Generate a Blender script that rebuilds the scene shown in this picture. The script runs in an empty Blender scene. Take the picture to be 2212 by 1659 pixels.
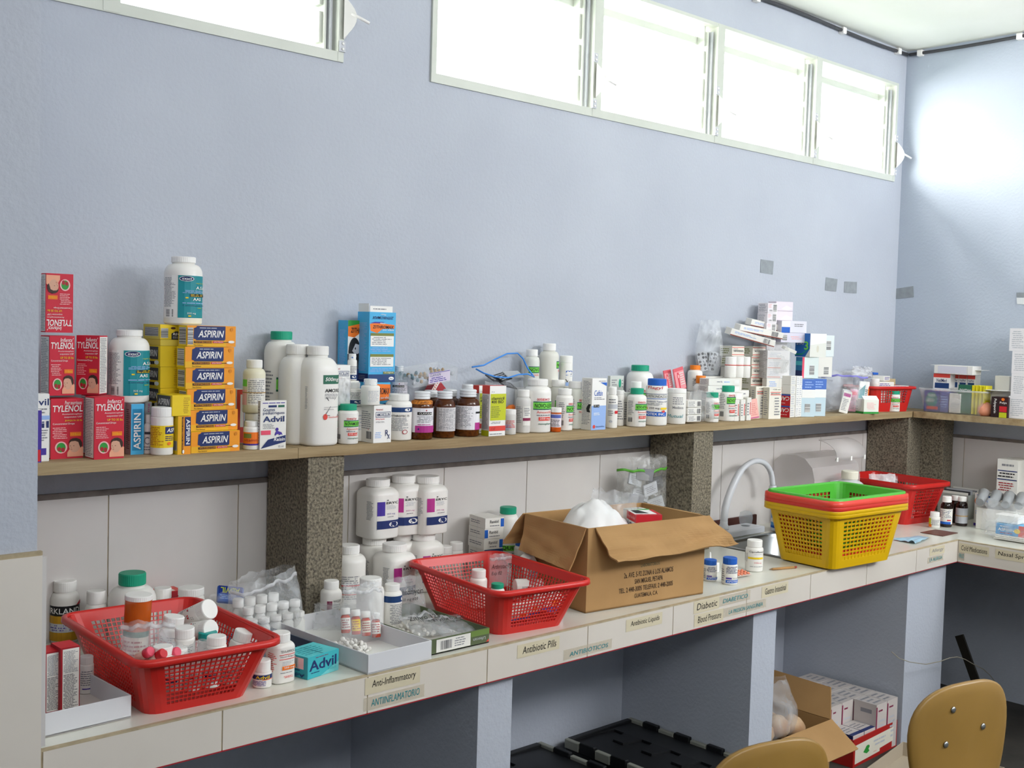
import bpy, math, random
from mathutils import Vector, Matrix, noise
from math import sin, cos, pi, radians, atan2, sqrt
random.seed(7)
S = bpy.context.scene
COL = S.collection

# ------------------------------------------------------------------ camera
IW, IH, FPX = 2212.0, 1659.0, 2449.4
YAW, PIT, ROL = 0.7506, -0.0498, 0.0287
CAM = Vector((-4.6968, -2.5457, 1.4575))
FWD = Vector((sin(YAW)*cos(PIT), cos(YAW)*cos(PIT), sin(PIT)))
_r0 = Vector((cos(YAW), -sin(YAW), 0.0)); _u0 = _r0.cross(FWD)
RGT = cos(ROL)*_r0 + sin(ROL)*_u0
UPV = -sin(ROL)*_r0 + cos(ROL)*_u0
cam_data = bpy.data.cameras.new('camera'); cam = bpy.data.objects.new('camera', cam_data); COL.objects.link(cam)
cam_data.sensor_width = 36.0; cam_data.lens = FPX/IW*36.0; cam_data.clip_start = 0.05; cam_data.clip_end = 100
cam.matrix_world = Matrix(((RGT.x, UPV.x, -FWD.x, CAM.x), (RGT.y, UPV.y, -FWD.y, CAM.y), (RGT.z, UPV.z, -FWD.z, CAM.z), (0, 0, 0, 1)))
S.camera = cam
# ------------------------------------------------------------------ light
w = bpy.data.worlds.new('daylight'); S.world = w; w.use_nodes = True
bg = w.node_tree.nodes['Background']; bg.inputs[0].default_value = (0.93, 0.965, 1.0, 1); bg.inputs[1].default_value = 2.2
def area(name, loc, target, sx, sy, power, color):
    d = bpy.data.lights.new(name, 'AREA'); d.shape = 'RECTANGLE'; d.size = sx; d.size_y = sy; d.energy = power; d.color = color
    o = bpy.data.objects.new(name, d); COL.objects.link(o); o.location = loc
    o.rotation_euler = (Vector(target)-Vector(loc)).to_track_quat('-Z', 'Y').to_euler(); return o
# daylight pouring in through the high louvre windows on both long sides, plus one added fill lamp
area('window_daylight', (-1.38, .75, 2.46), (-1.30, -1.0, 2.2), 2.7, .8, 165, (1.0, 0.99, 0.95))
area('window_daylight', (-4.8, .75, 2.46), (-4.7, -1.0, 2.2), 3.4, .8, 60, (1.0, 0.99, 0.95))
area('far_daylight_and_fill', (-3.2, -3.62, 2.42), (-2.6, -.3, 1.6), 5.0, .4, 10, (1.0, 0.99, 0.97))
area('far_daylight_and_fill', (-.75, -3.35, 2.35), (-.9, -.2, 1.7), 1.3, .7, 42, (0.96, 0.98, 1.0))
area('far_daylight_and_fill', (-3.0, -3.35, 2.4), (0, -.75, 1.55), 1.3, .6, 20, (0.97, 0.99, 1.0))  # unseen fill lamp added to brighten the right-hand wall, not a window
sun_d = bpy.data.lights.new('sun', 'SUN'); sun_d.energy = 3.0; sun_d.angle = radians(24); sun_d.color = (1.0, 0.97, 0.92)
sun = bpy.data.objects.new('sun', sun_d); COL.objects.link(sun); sun.location = (-4, 3, 6)
sun.rotation_euler = Vector((0.5, -0.5, -1.0)).to_track_quat('-Z', 'Y').to_euler()
vs = S.view_settings; vs.view_transform = 'Standard'; vs.look = 'None'; vs.exposure = 0.5; vs.gamma = 1.0; vs.use_curve_mapping = False

# ------------------------------------------------------------------ measuring helpers (a pixel of the photo -> a point of the place)
def ray(px, py): return FWD + RGT*((px-IW/2)/FPX) - UPV*((py-IH/2)/FPX)
def at(px, py, ax, v):
    d = ray(px, py); t = (v-CAM[ax])/d[ax]; return CAM + d*t
def dep(p): return (Vector(p)-CAM).dot(FWD)
ZC, ZS, DS, DC = 0.72, 1.1535, 0.21, 0.6355      # counter top, shelf top, their depths

# ------------------------------------------------------------------ materials
_M = {}
def lin(h):
    h = h.lstrip('#'); c = [int(h[i:i+2], 16)/255 for i in (0, 2, 4)]
    return tuple((x/12.92 if x <= .04045 else ((x+.055)/1.055)**2.4) for x in c)+(1.0,)
PAL = dict(white='#f4f2ee', cream='#e9e4d2', off='#ece9e2', red='#d0202c', dred='#a81c28', tyl='#d01f38', pink='#e8506a', lpink='#f2b8b8', mag='#b8328c', teal='#128a94',
 green='#19a07c', lgreen='#7bdc4e', grn='#2f9a3c', dgreen='#2a6a52', blue='#1f62c4', navy='#1c2f68', dblue='#1a3f74', lblue='#4ab4e6', sky='#9ab8ea', orange='#f47a1c', aor='#f59c1c', yellow='#f2cf1c',
 lime='#c6cc22', black='#17171a', dgray='#444448', gray='#8a8a90', lgray='#c4c6cc', tealb='#4fc6cc', purple='#46309a', brown='#5a3418', skin='#dba78c', olive='#7c8238', maroon='#8c2a50', silver='#b9bcc0', peach='#f0a888', wred='#e0483c')
def mat(c, rough=0.5, spec=0.4):
    k = (c, rough)
    if k in _M: return _M[k]
    m = bpy.data.materials.new('m_'+c.strip('#')); m.use_nodes = True
    b = m.node_tree.nodes['Principled BSDF']
    b.inputs['Base Color'].default_value = lin(PAL.get(c, c)); b.inputs['Roughness'].default_value = rough; b.inputs['Specular IOR Level'].default_value = spec
    _M[k] = m; return m
class NT:
    def __init__(s, name):
        s.m = bpy.data.materials.new(name); s.m.use_nodes = True; s.t = s.m.node_tree; s.b = s.t.nodes['Principled BSDF']
    def n(s, ty, **kw):
        x = s.t.nodes.new(ty)
        for k, v in kw.items():
            if k in x.inputs: x.inputs[k].default_value = v
            else: setattr(x, k, v)
        return x
    def l(s, a, i, b, j): s.t.links.new(a.outputs[i], b.inputs[j])
def noisy(name, c1, c2, scale=8, rough=.6, bump=0., bscale=60, detail=6, stretch=(1, 1, 1), lo=.3, hi=.7, bdist=.004):
    q = NT(name); tc = q.n('ShaderNodeTexCoord'); mp = q.n('ShaderNodeMapping'); mp.inputs['Scale'].default_value = stretch
    q.l(tc, 'Object', mp, 'Vector'); nz = q.n('ShaderNodeTexNoise', Scale=scale, Detail=detail); q.l(mp, 0, nz, 'Vector')
    r = q.n('ShaderNodeValToRGB'); r.color_ramp.elements[0].position = lo; r.color_ramp.elements[1].position = hi
    r.color_ramp.elements[0].color = lin(c1); r.color_ramp.elements[1].color = lin(c2); q.l(nz, 'Fac', r, 'Fac'); q.l(r, 0, q.b, 'Base Color')
    q.b.inputs['Roughness'].default_value = rough
    if bump:
        n2 = q.n('ShaderNodeTexNoise', Scale=bscale, Detail=5); q.l(mp, 0, n2, 'Vector'); bp = q.n('ShaderNodeBump', Strength=bump, Distance=bdist)
        q.l(n2, 'Fac', bp, 'Height'); q.l(bp, 0, q.b, 'Normal')
    return q.m
def glassy(name, col, alpha=.3, rough=.15, spec=.5, trans=0.):
    q = NT(name); q.b.inputs['Base Color'].default_value = lin(col); q.b.inputs['Roughness'].default_value = rough; q.b.inputs['Specular IOR Level'].default_value = spec
    tr = q.n('ShaderNodeBsdfTransparent'); mx = q.n('ShaderNodeMixShader', Fac=alpha); out = q.t.nodes['Material Output']
    q.l(tr, 0, mx, 1); q.l(q.b, 0, mx, 2); q.l(mx, 0, out, 'Surface'); return q.m
def film(name, col='#eef1f4', amin=.10, amax=.42, scale=9):
    q = NT(name); q.b.inputs['Base Color'].default_value = lin(col); q.b.inputs['Roughness'].default_value = .2; q.b.inputs['Specular IOR Level'].default_value = .6
    tc = q.n('ShaderNodeTexCoord'); nz = q.n('ShaderNodeTexNoise', Scale=scale, Detail=4, Distortion=1.2); q.l(tc, 'Object', nz, 'Vector')
    mr = q.n('ShaderNodeMapRange'); mr.inputs[1].default_value = .35; mr.inputs[2].default_value = .7; mr.inputs[3].default_value = amin; mr.inputs[4].default_value = amax
    q.l(nz, 'Fac', mr, 0); bp = q.n('ShaderNodeBump', Strength=.22, Distance=.01); q.l(nz, 'Fac', bp, 'Height'); q.l(bp, 0, q.b, 'Normal')
    tr = q.n('ShaderNodeBsdfTransparent'); mx = q.n('ShaderNodeMixShader'); out = q.t.nodes['Material Output']
    q.l(mr, 0, mx, 0); q.l(tr, 0, mx, 1); q.l(q.b, 0, mx, 2); q.l(mx, 0, out, 'Surface'); return q.m
M_WALL = noisy('blue_plaster', '#b5bac5', '#bec3cd', 2.2, .85, .28, 95, bdist=.006)
M_WALLB = noisy('blue_plaster_side', '#b3bcca', '#bcc5d2', 2.2, .85, .28, 95, bdist=.006)
M_CEIL = noisy('white_ceiling', '#f2f3e8', '#f8f8f0', 3, .8)
M_TILE = noisy('cream_tile', '#d9d1c6', '#e2dacf', 3, .22)
M_TILE2 = noisy('backsplash_tile', '#cfcac6', '#d8d3cf', 3, .2)
M_TOP = noisy('counter_tile', '#dfdfd3', '#e8e8dd', 3, .2)
M_GROUT = noisy('grout', '#a39478', '#c8b898', 25, .9)
M_GROUTD = noisy('dark_grout', '#6a625e', '#857c76', 25, .9)
M_CONC = noisy('concrete_block', '#4e483f', '#958c78', 150, .95, .8, 190, lo=.32, hi=.62, bdist=.006)
M_WOOD = noisy('rough_plank', '#8d7653', '#bba680', 9, .8, .5, 60, stretch=(.25, 3, 3), bdist=.003)
M_CARD = noisy('cardboard', '#a67f4f', '#b68e5c', 5, .85, .15, 30)
M_FLOOR = noisy('cement_floor', '#35322e', '#4a4640', 6, .8, .2, 40)
M_ALU = noisy('window_aluminium', '#c9cdc2', '#d4d7cd', 5, .4)
M_STEEL = NT('steel'); M_STEEL.b.inputs['Metallic'].default_value = .9; M_STEEL.b.inputs['Roughness'].default_value = .3; M_STEEL.b.inputs['Base Color'].default_value = lin('#a8aaa8'); M_STEEL = M_STEEL.m
M_PLY = noisy('birch_plywood', '#93702f', '#a8813e', 3, .38, 0, stretch=(1, 9, 1))
M_FILM = film('clear_film'); M_FILMW = film('milky_film', '#f0f0f2', .3, .7, 14); M_FILMD = film('thin_film', '#d8d8d4', .08, .4, 18)
M_AMBER = glassy('amber_glass', '#5a2c0c', .78, .06); M_BROWNG = glassy('brown_glass', '#1e0f0a', .93, .06); M_CLEAR = glassy('clear_glass', '#cfdadf', .28, .05, .8)
M_TUB = glassy('clear_tub', '#e4e6ea', .32, .25); M_RX = glassy('amber_vial', '#e2661a', .72, .12)
M_BODYW = mat('#f2efe9', .35); M_PANE = glassy('louvre_glass', '#f6fff8', .35, .3)
def MT(c):
    return c if not isinstance(c, str) else (mat(c, .5))

# ------------------------------------------------------------------ mesh building
_TX = {}
def glyphs(s, bold=.0, shear=0.):
    k = (s, bold, shear)
    if k in _TX: return _TX[k]
    c = bpy.data.curves.new('t', 'FONT'); c.body = s; c.size = 1; c.resolution_u = 2; c.offset = bold*.5; c.shear = shear; c.fill_mode = 'FRONT' if hasattr(c, 'fill_mode') else c.fill_mode
    o = bpy.data.objects.new('t', c); COL.objects.link(o); bpy.context.view_layer.update()
    me = o.evaluated_get(bpy.context.evaluated_depsgraph_get()).to_mesh()
    v = [(a.co.x, a.co.y) for a in me.vertices]; f = [tuple(p.vertices) for p in me.polygons]
    o.evaluated_get(bpy.context.evaluated_depsgraph_get()).to_mesh_clear(); bpy.data.objects.remove(o); bpy.data.curves.remove(c)
    if v:
        x0 = min(a[0] for a in v); x1 = max(a[0] for a in v); y0 = min(a[1] for a in v); y1 = max(a[1] for a in v)
        v = [((a[0]-x0)/max(x1-x0, 1e-6), (a[1]-y0)/max(y1-y0, 1e-6)) for a in v]
    _TX[k] = (v, f); return _TX[k]
class MB:
    def __init__(s): s.v = []; s.f = []; s.m = []; s.mats = []; s.sm = []
    def mi(s, m):
        m = MT(m)
        if m not in s.mats: s.mats.append(m)
        return s.mats.index(m)
    def add(s, vs_, fs, m, smooth=False):
        o = len(s.v); i = s.mi(m); s.v += [tuple(a) for a in vs_]
        for f in fs: s.f.append(tuple(o+k for k in f)); s.m.append(i); s.sm.append(smooth)
    def box(s, lo, hi, m, X=None, ch=0.):
        (a, b, c), (d, e, f) = lo, hi
        if ch:
            vs_ = []; 
            for z, k in ((c, ch), (c+ch, 0), (f-ch, 0), (f, ch)):
                vs_ += [(a+k+ch*(k == 0), b+k, z), (d-k-ch*(k == 0), b+k, z), (d-k, b+k+ch*(k == 0), z), (d-k, e-k-ch*(k == 0), z), (d-k-ch*(k == 0), e-k, z), (a+k+ch*(k == 0), e-k, z), (a+k, e-k-ch*(k == 0), z), (a+k, b+k+ch*(k == 0), z)]
            fs = [tuple(range(7, -1, -1)), tuple(range(24, 32))]
            for r in range(3): fs += [(r*8+i, r*8+(i+1) % 8, r*8+8+(i+1) % 8, r*8+8+i) for i in range(8)]
        else:
            vs_ = [(a, b, c), (d, b, c), (d, e, c), (a, e, c), (a, b, f), (d, b, f), (d, e, f), (a, e, f)]
            fs = [(3, 2, 1, 0), (4, 5, 6, 7), (0, 1, 5, 4), (1, 2, 6, 5), (2, 3, 7, 6), (3, 0, 4, 7)]
        if X is not None: vs_ = [X @ Vector(p) for p in vs_]
        s.add(vs_, fs, m)
    def lathe(s, prof, m, n=32, se=2., X=None, caps=True, ridge=0, smooth=True):
        vs_ = []
        for q in prof:
            r, z = q[0], q[1]; e = q[2] if len(q) > 2 else se
            for i in range(n):
                t = 2*pi*(i+.5)/n; rr = r*rad(t, e)
                if ridge and i % 2: rr *= 1-ridge
                vs_.append((rr*cos(t), rr*sin(t), z))
        fs = []
        for k in range(len(prof)-1): fs += [(k*n+i, k*n+(i+1) % n, (k+1)*n+(i+1) % n, (k+1)*n+i) for i in range(n)]
        if X is not None: vs_ = [X @ Vector(p) for p in vs_]
        s.add(vs_, fs, m, smooth)
        if caps:
            o = len(s.v)-len(vs_); i = s.mi(m)
            s.f.append(tuple(o+k for k in range(n-1, -1, -1))); s.m.append(i); s.sm.append(False)
            o2 = o+(len(prof)-1)*n; s.f.append(tuple(o2+k for k in range(n))); s.m.append(i); s.sm.append(False)
    def tube(s, pts, r, m, n=8, rs=None):
        pts = [Vector(p) for p in pts]; rings = []
        up = Vector((0, 0, 1)); prev = None
        for i, p in enumerate(pts):
            d = (pts[min(i+1, len(pts)-1)]-pts[max(i-1, 0)]).normalized()
            a = (prev - d*prev.dot(d)) if prev else (up.cross(d) if abs(d.z) < .95 else Vector((1, 0, 0)).cross(d))
            a.normalize(); prev = a; b = d.cross(a); rr = rs[i] if rs else r
            rings += [p + (a*cos(2*pi*k/n)+b*sin(2*pi*k/n))*rr for k in range(n)]
        fs = []
        for k in range(len(pts)-1): fs += [(k*n+i, k*n+(i+1) % n, (k+1)*n+(i+1) % n, (k+1)*n+i) for i in range(n)]
        s.add(rings, fs, m, True)
        o = len(s.v)-len(rings); j = s.mi(m)
        s.f.append(tuple(o+k for k in range(n-1, -1, -1))); s.m.append(j); s.sm.append(False)
        o += (len(pts)-1)*n; s.f.append(tuple(o+k for k in range(n))); s.m.append(j); s.sm.append(False)
    def deco(s, surf, items, asp=1.):
        """surf(u, v, lift) -> point; items: print on the surface."""
        L = 0
        for it in items:
            k = it[0]; L += 1; e = .00025*L if L < 5 else .001+.00004*L
            if k in 'RO':
                u0, v0, u1, v1, c = it[1:6]; n = max(1, int(abs(u1-u0)/.12)+1) if surf.curved else 1
                s.add([surf(u0+(u1-u0)*i/n, v, e) for v in (v0, v1) for i in range(n+1)], [(i, i+1, n+2+i, n+1+i) for i in range(n)], c)
            elif k == 'T':
                st, u0, v0, u1, v1, c = it[1:7]; rot = it[7] if len(it) > 7 else 0; bold = it[8] if len(it) > 8 else .0; sh = it[9] if len(it) > 9 else 0.
                gv, gf = glyphs(st, bold, sh)
                def mp(x, y):
                    if rot == 90: x, y = 1-y, x
                    elif rot == 180: x, y = 1-x, 1-y
                    elif rot == 270: x, y = y, 1-x
                    return surf(u0+(u1-u0)*x, v0+(v1-v0)*y, e+.0002)
                s.add([mp(x, y) for x, y in gv], gf, c)
            elif k == 'L':
                u0, v0, u1, v1, n, c = it[1:7]; g = (v1-v0)/n
                for j in range(n):
                    a = u0+(u1-u0)*(0 if random.random() < .7 else .08); b = u1-(u1-u0)*random.random()*.35
                    while a < b:
                        w_ = (u1-u0)*random.uniform(.08, .3); b2 = min(a+w_, b)
                        s.add([surf(x, y, e) for x, y in ((a, v0+g*(j+.3)), (b2, v0+g*(j+.3)), (b2, v0+g*(j+.72)), (a, v0+g*(j+.72)))], [(0, 1, 2, 3)], c); a = b2+(u1-u0)*.03
            elif k == 'E':
                u0, v0, u1, v1, c = it[1:6]; n = 20
                s.add([surf((u0+u1)/2+(u1-u0)/2*cos(2*pi*i/n), (v0+v1)/2+(v1-v0)/2*sin(2*pi*i/n), e) for i in range(n)], [tuple(range(n))], c)
            elif k == 'B':
                u0, v0, u1, v1 = it[1:5]; hz = it[5] if len(it) > 5 else 0; a = 0
                s.add([surf(x, y, e) for x, y in ((u0, v0), (u1, v0), (u1, v1), (u0, v1))], [(0, 1, 2, 3)], 'white')
                while a < .94:
                    w_ = random.choice((.02, .035, .055)); p, q = a+.03, min(a+.03+w_, .98)
                    if hz: P = ((u0, v0+(v1-v0)*p), (u1, v0+(v1-v0)*p), (u1, v0+(v1-v0)*q), (u0, v0+(v1-v0)*q))
                    else: P = ((u0+(u1-u0)*p, v0), (u0+(u1-u0)*q, v0), (u0+(u1-u0)*q, v1), (u0+(u1-u0)*p, v1))
                    s.add([surf(x, y, e+.0002) for x, y in P], [(0, 1, 2, 3)], 'dgray'); a += w_+random.choice((.02, .04))
            elif k == 'P':
                s.add([surf(x, y, e) for x, y in it[1]], [tuple(range(len(it[1])))], it[2])
    def build(s, name, parent=None, loc=None, rz=0.):
        me = bpy.data.meshes.new(name); me.from_pydata(s.v, [], s.f); me.update()
        for m in s.mats: me.materials.append(m)
        me.polygons.foreach_set('material_index', s.m); me.polygons.foreach_set('use_smooth', s.sm)
        o = bpy.data.objects.new(name, me); COL.objects.link(o)
        if parent: o.parent = parent
        if loc is not None: o.location = loc; o.rotation_euler = (0, 0, rz)
        return o
def rad(t, e):
    if e == 2.: return 1.
    return 1/((abs(cos(t))**e+abs(sin(t))**e)**(1/e))
class Surf:
    def __init__(s, fn, curved=False): s.fn = fn; s.curved = curved
    def __call__(s, u, v, e): return s.fn(u, v, e)
def flat(o, U, V):
    o, U, V = Vector(o), Vector(U), Vector(V); N = U.cross(V).normalized()
    return Surf(lambda u, v, e: o+U*u+V*v+N*e)
def tag(o, label=None, cat=None, group=None, kind=None):
    if label: o['label'] = label
    if cat: o['category'] = cat
    if group: o['group'] = group
    if kind: o['kind'] = kind
    return o
def empty(name, loc, rz=0., rot=None):
    o = bpy.data.objects.new(name, None); COL.objects.link(o); o.location = loc; o.rotation_euler = rot if rot else (0, 0, rz); o.empty_display_size = .02; return o

# ------------------------------------------------------------------ cartons
def carton(name, label, xl, xc, xr, yt, yb, Y=None, z=ZS, yaw=0., dep_=None, wid=None, h=None, front=(), left=(), right=(), top=(), body='white', group=None, cat='box', ax=None, py=None, fx=None, tilt=0, roll=0, colf=None, coll=None, colt=None, mx=.25):
    """a printed carton: near vertical edge at pixel column xc (Y = its depth), left face reaching xl, front face reaching xr"""
    py = py or (yt+yb)/2
    P = Vector(fx) if fx else (at(xc, py, ax if ax is not None else 1, Y) if Y is not None else at(xc, yb, 2, z))
    a = Vector((cos(yaw), sin(yaw))); b = Vector((-sin(yaw), cos(yaw)))
    def along(px, d):
        r = ray(px, py); det = d.x*(-r.y)-(-r.x)*d.y; w_ = (CAM.x-P.x, CAM.y-P.y)
        return (w_[0]*(-r.y)-(-r.x)*w_[1])/det
    W_ = wid or abs(along(xr, a)); D = dep_ or min(mx, abs(along(xl, b)))
    H = h or (yb-yt)*dep((P.x, P.y, z+.05))/FPX
    o = empty(name, (P.x, P.y, z), rot=(tilt, roll, yaw)) if False else None
    m = MB(); m.box((0, 0, 0), (W_, D, H), body, ch=min(.0012, .1*min(W_, D, H)))
    if colf: front = (('R', .01, .01, .99, .99, colf),)+tuple(front)
    if coll: left = (('R', .01, .01, .99, .99, coll),)+tuple(left)
    if colt: top = (('R', .01, .01, .99, .99, colt),)+tuple(top)
    if front: m.deco(flat((0, 0, 0), (W_, 0, 0), (0, 0, H)), front)
    if left: m.deco(flat((0, D, 0), (0, -D, 0), (0, 0, H)), left)
    if right: m.deco(flat((W_, 0, 0), (0, D, 0), (0, 0, H)), right)
    if top: m.deco(flat((0, 0, H), (W_, 0, 0), (0, D, 0)), top)
    ob = m.build(name, None, (P.x, P.y, z), yaw)
    ob.rotation_euler = (tilt, roll, yaw)
    tag(ob, label, cat, group); ob['_h'] = 0; del ob['_h']
    return ob, H, P
def FT(s, *a): return s

# ------------------------------------------------------------------ bottles
def bottle(name, label, px, wpx, yt, yb, Yf=None, z=ZS, capw=.66, caph=.12, cap='white', body=None, sho=.16, se=2., deco=(), lab=(.12, .6), ang=150, dang=0, group=None, cat='bottle', ridge=.012, fill=None, neck=True, capm=None, rings=False, fx=None, lay=None, h=None, base=.03, labelname='label', straight=False, lm=None):
    """a bottle / jar standing with its axis at pixel column px, wpx wide"""
    body = body or M_BODYW
    kk = .95 if se > 2.5 else 1.
    if fx: c = Vector(fx); zc = dep(c); R = kk*wpx*zc/FPX/2
    else:
        py = (yt+yb)/2
        if Yf is not None:
            c = at(px, py, 1, Yf); R = kk*wpx*dep(c)/FPX/2; c = at(px, py, 1, Yf+R); R = kk*wpx*dep(c)/FPX/2
        else:
            c = at(px, yb, 2, z); d = Vector((c.x-CAM.x, c.y-CAM.y, 0)).normalized(); R = kk*wpx*dep(c)/FPX/2; c = c+d*R
    c = Vector((c.x, c.y, z)); zc = dep(c)
    cr = R*capw
    if h is None:
        h = ((yb-yt)*zc/FPX - R*(CAM.z-z)/zc); h = h - cr*(CAM.z-z-h)/zc
    H = h; ch = caph*H
    t = empty(name, c); tag(t, label, cat, group)
    if lay: t.rotation_euler = lay
    nb = 40 if R > .02 else 24
    hs = H-ch-sho*H      # shoulder start
    nr = cr*(.93 if neck else 1.0)
    m = MB(); pr = [(R*.88, 0), (R*.97, .012*H), (R, base*H), (R, hs)]
    if straight: pr += [(R, H-ch)]
    else:
        for k in range(1, 7):
            a = pi/2*k/6; pr.append((nr+(R-nr)*cos(a), hs+(sho*H*.86)*sin(a), se+(2-se)*k/6))
        pr += [(nr, H-ch*.98, 2.)]
    m.lathe(pr, body, nb, se); m.build('body', t)
    m = MB()
    if rings:
        pc = [(cr*.97, H-ch)]
        for k in range(3):
            z0 = H-ch+ch*k/3; pc += [(cr, z0+ch*.06), (cr, z0+ch*.24), (cr*.93, z0+ch*.30)]
        pc += [(cr*.9, H)]; m.lathe(pc, cap, nb)
    else: m.lathe([(cr*.98, H-ch), (cr, H-ch*.95), (cr, H-ch*.1), (cr*.94, H)], cap, nb*2, ridge=ridge, smooth=False)
    m.build('cap', t)
    if fill:
        m = MB(); m.lathe([(R*.9, .01*H), (R*.94, .03*H), (R*.94, fill[1]*H), (R*.7, fill[1]*H+.003)], fill[0], 20, se); m.build('contents', t)
    if deco or lm:
        f = atan2(CAM.y-c.y, CAM.x-c.x)+radians(dang); A = radians(ang)
        def sf(u, v, e):
            th = f+(u-.5)*A; rr = R*rad(th, se)+e+.0004; return Vector((rr*cos(th), rr*sin(th), (lab[0]+(lab[1]-lab[0])*v)*H))
        m = MB(); L = list(deco)
        if lm: L = [('R', 0, 0, 1, 1, lm)]+L
        m.deco(Surf(sf, True), L); m.build(labelname, t)
    return t, H, R, c

# ------------------------------------------------------------------ bags of film
def bag(name, label, c, w_, h_, d_, yaw=0., lean=0., m=None, zipc=None, seed=0, group=None, crump=.012, cat='bag', openz=False, roll=0., shape=None, top=.25):
    t = empty(name, c, rot=(lean, roll, yaw)); tag(t, label, cat, group); m = m or M_FILM; crump = min(crump, .075*w_)
    nu, nv = 22, 22; b = MB(); V = []; F = []
    def prof(u, v):
        bx = max(0, 1-abs(2*u-1)**3)**.6; bz = (min(1, v*6)**.5)*(1-max(0, (v-.45)/.55)**1.5*(1-top)); return bx*bz
    for sgn in (-1, 1):
        for j in range(nv+1):
            for i in range(nu+1):
                u, v = i/nu, j/nv; ww = shape(v) if shape else 1.
                q = Vector((u*5+seed*3.1, v*5, sgn*2+seed)); nz = noise.noise(q)*crump+noise.noise(q*2.6)*crump*.6
                V.append(((u-.5)*w_*ww+nz*.6, sgn*d_/2*prof(u, v)*(1+nz*8)+nz*(.5+v), v*h_+noise.noise(q*1.7+Vector((9, 3, 1)))*crump*.8*(v > .08)))
    n1 = (nu+1)*(nv+1)
    for s_ in range(2):
        for j in range(nv):
            for i in range(nu):
                a = s_*n1+j*(nu+1)+i; q = (a, a+1, a+nu+2, a+nu+1); F.append(q if s_ == 0 else q[::-1])
    b.add(V, F, m, True); b.build('film', t)
    if zipc:
        b = MB(); pts = [V[int(.9*nv)*(nu+1)+i] for i in range(nu+1)]
        vv = []; 
        for p in pts: vv += [(p[0], p[1]-.0015, p[2]-.004), (p[0], p[1]-.0015, p[2]+.004), (p[0], p[1]+.002, p[2]+.004), (p[0], p[1]+.002, p[2]-.004)]
        ff = []
        for i in range(nu): ff += [(i*4+k, i*4+4+k, i*4+4+(k+1) % 4, i*4+(k+1) % 4) for k in range(4)]
        b.add(vv, ff, zipc, True); b.build('zip_strip', t)
    return t
# ================================================================== THE SETTING
def struct(name, mb, loc=(0, 0, 0)): return tag(mb.build(name, None, loc), kind='structure')
WIN = [(-6.6, -2.97), (-2.674, -0.069)]; ZW0, ZW1, ZCE = 2.1436, 2.5692, 2.72
m = MB(); T = .16
m.box((-6.8, 0, 0), (.16, T, ZW0), M_WALL); m.box((-6.8, 0, ZW1), (.16, T, 2.9), M_WALL)
m.box((-6.8, 0, ZW0), (WIN[0][0], T, ZW1), M_WALL); m.box((WIN[0][1], 0, ZW0), (WIN[1][0], T, ZW1), M_WALL); m.box((WIN[1][1], 0, ZW0), (.16, T, ZW1), M_WALL)
struct('wall_back', m)
m = MB(); m.box((0, -3.56, 0), (.16, 0, 2.9), M_WALLB); struct('wall_right', m)
# the long wall behind the photographer with its own strip of high windows, and the far end wall
m = MB(); m.box((-6.8, -3.56, 0), (0, -3.4, 2.22), M_WALL); m.box((-6.8, -3.56, 2.62), (0, -3.4, 2.9), M_WALL)
for x_ in (-6.8, -3.3, -.5): m.box((x_, -3.56, 2.22), (x_+.5, -3.4, 2.62), M_WALL)
struct('wall_front', m)
m = MB(); m.box((-6.96, -3.56, 0), (-6.8, .16, 2.9), M_WALL); struct('wall_far_left', m)
m = MB(); m.box((-6.8, -3.4, -.1), (0, 0, 0), M_FLOOR); struct('floor', m)
m = MB(); m.box((-6.8, -3.4, ZCE), (0, 0, ZCE+.1), M_CEIL); struct('ceiling', m)
# partition on the left with its tiled dado
m = MB(); m.box((-4.3, -DC, 0), (-3.99, -.002, ZCE), M_WALL); struct('wall_left', m)
m = MB(); m.box((-4.3, -DC-.011, 0), (-3.985, -DC, 1.055), M_TILE); m.box((-3.985, -DC-.011, .73), (-3.978, -DC+.05, 1.053), M_TILE2)
m.box((-4.3, -DC-.009, 1.055), (-3.984, -DC, 1.062), M_GROUT); struct('trim_1', m)
# backsplash tiles
def tiles(x0, x1, s, fn, z0, z1, m, gm, th=.008, off=0.):
    k = off
    while k < x1:
        a, b = max(k+.0015, x0), min(k+s-.0015, x1)
        if b-a > .01: fn(a, b)
        k += s
m = MB()
tiles(-3.98, -.009, .335, lambda a, b: m.box((a, -.009, ZC), (b, 0, 1.043), M_TILE2), 0, 0, 0, 0, off=-4.266)
m.box((-3.98, -.006, ZC), (0, 0, 1.040), M_GROUT); m.box((-3.98, -.008, 1.043), (0, 0, 1.056), M_GROUTD); struct('trim_2', m)
m = MB(); k = -.35
while k > -2.5: m.box((-.009, k-.332, ZC), (0, k, 1.043), M_TILE2); k -= .335
m.box((-.009, -.347, ZC), (0, -.009, 1.043), M_TILE2)
m.box((-.006, -2.5, ZC), (0, 0, 1.04), M_GROUT); m.box((-.008, -2.5, 1.043), (0, 0, 1.056), M_GROUTD); struct('trim_3', m)
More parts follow.
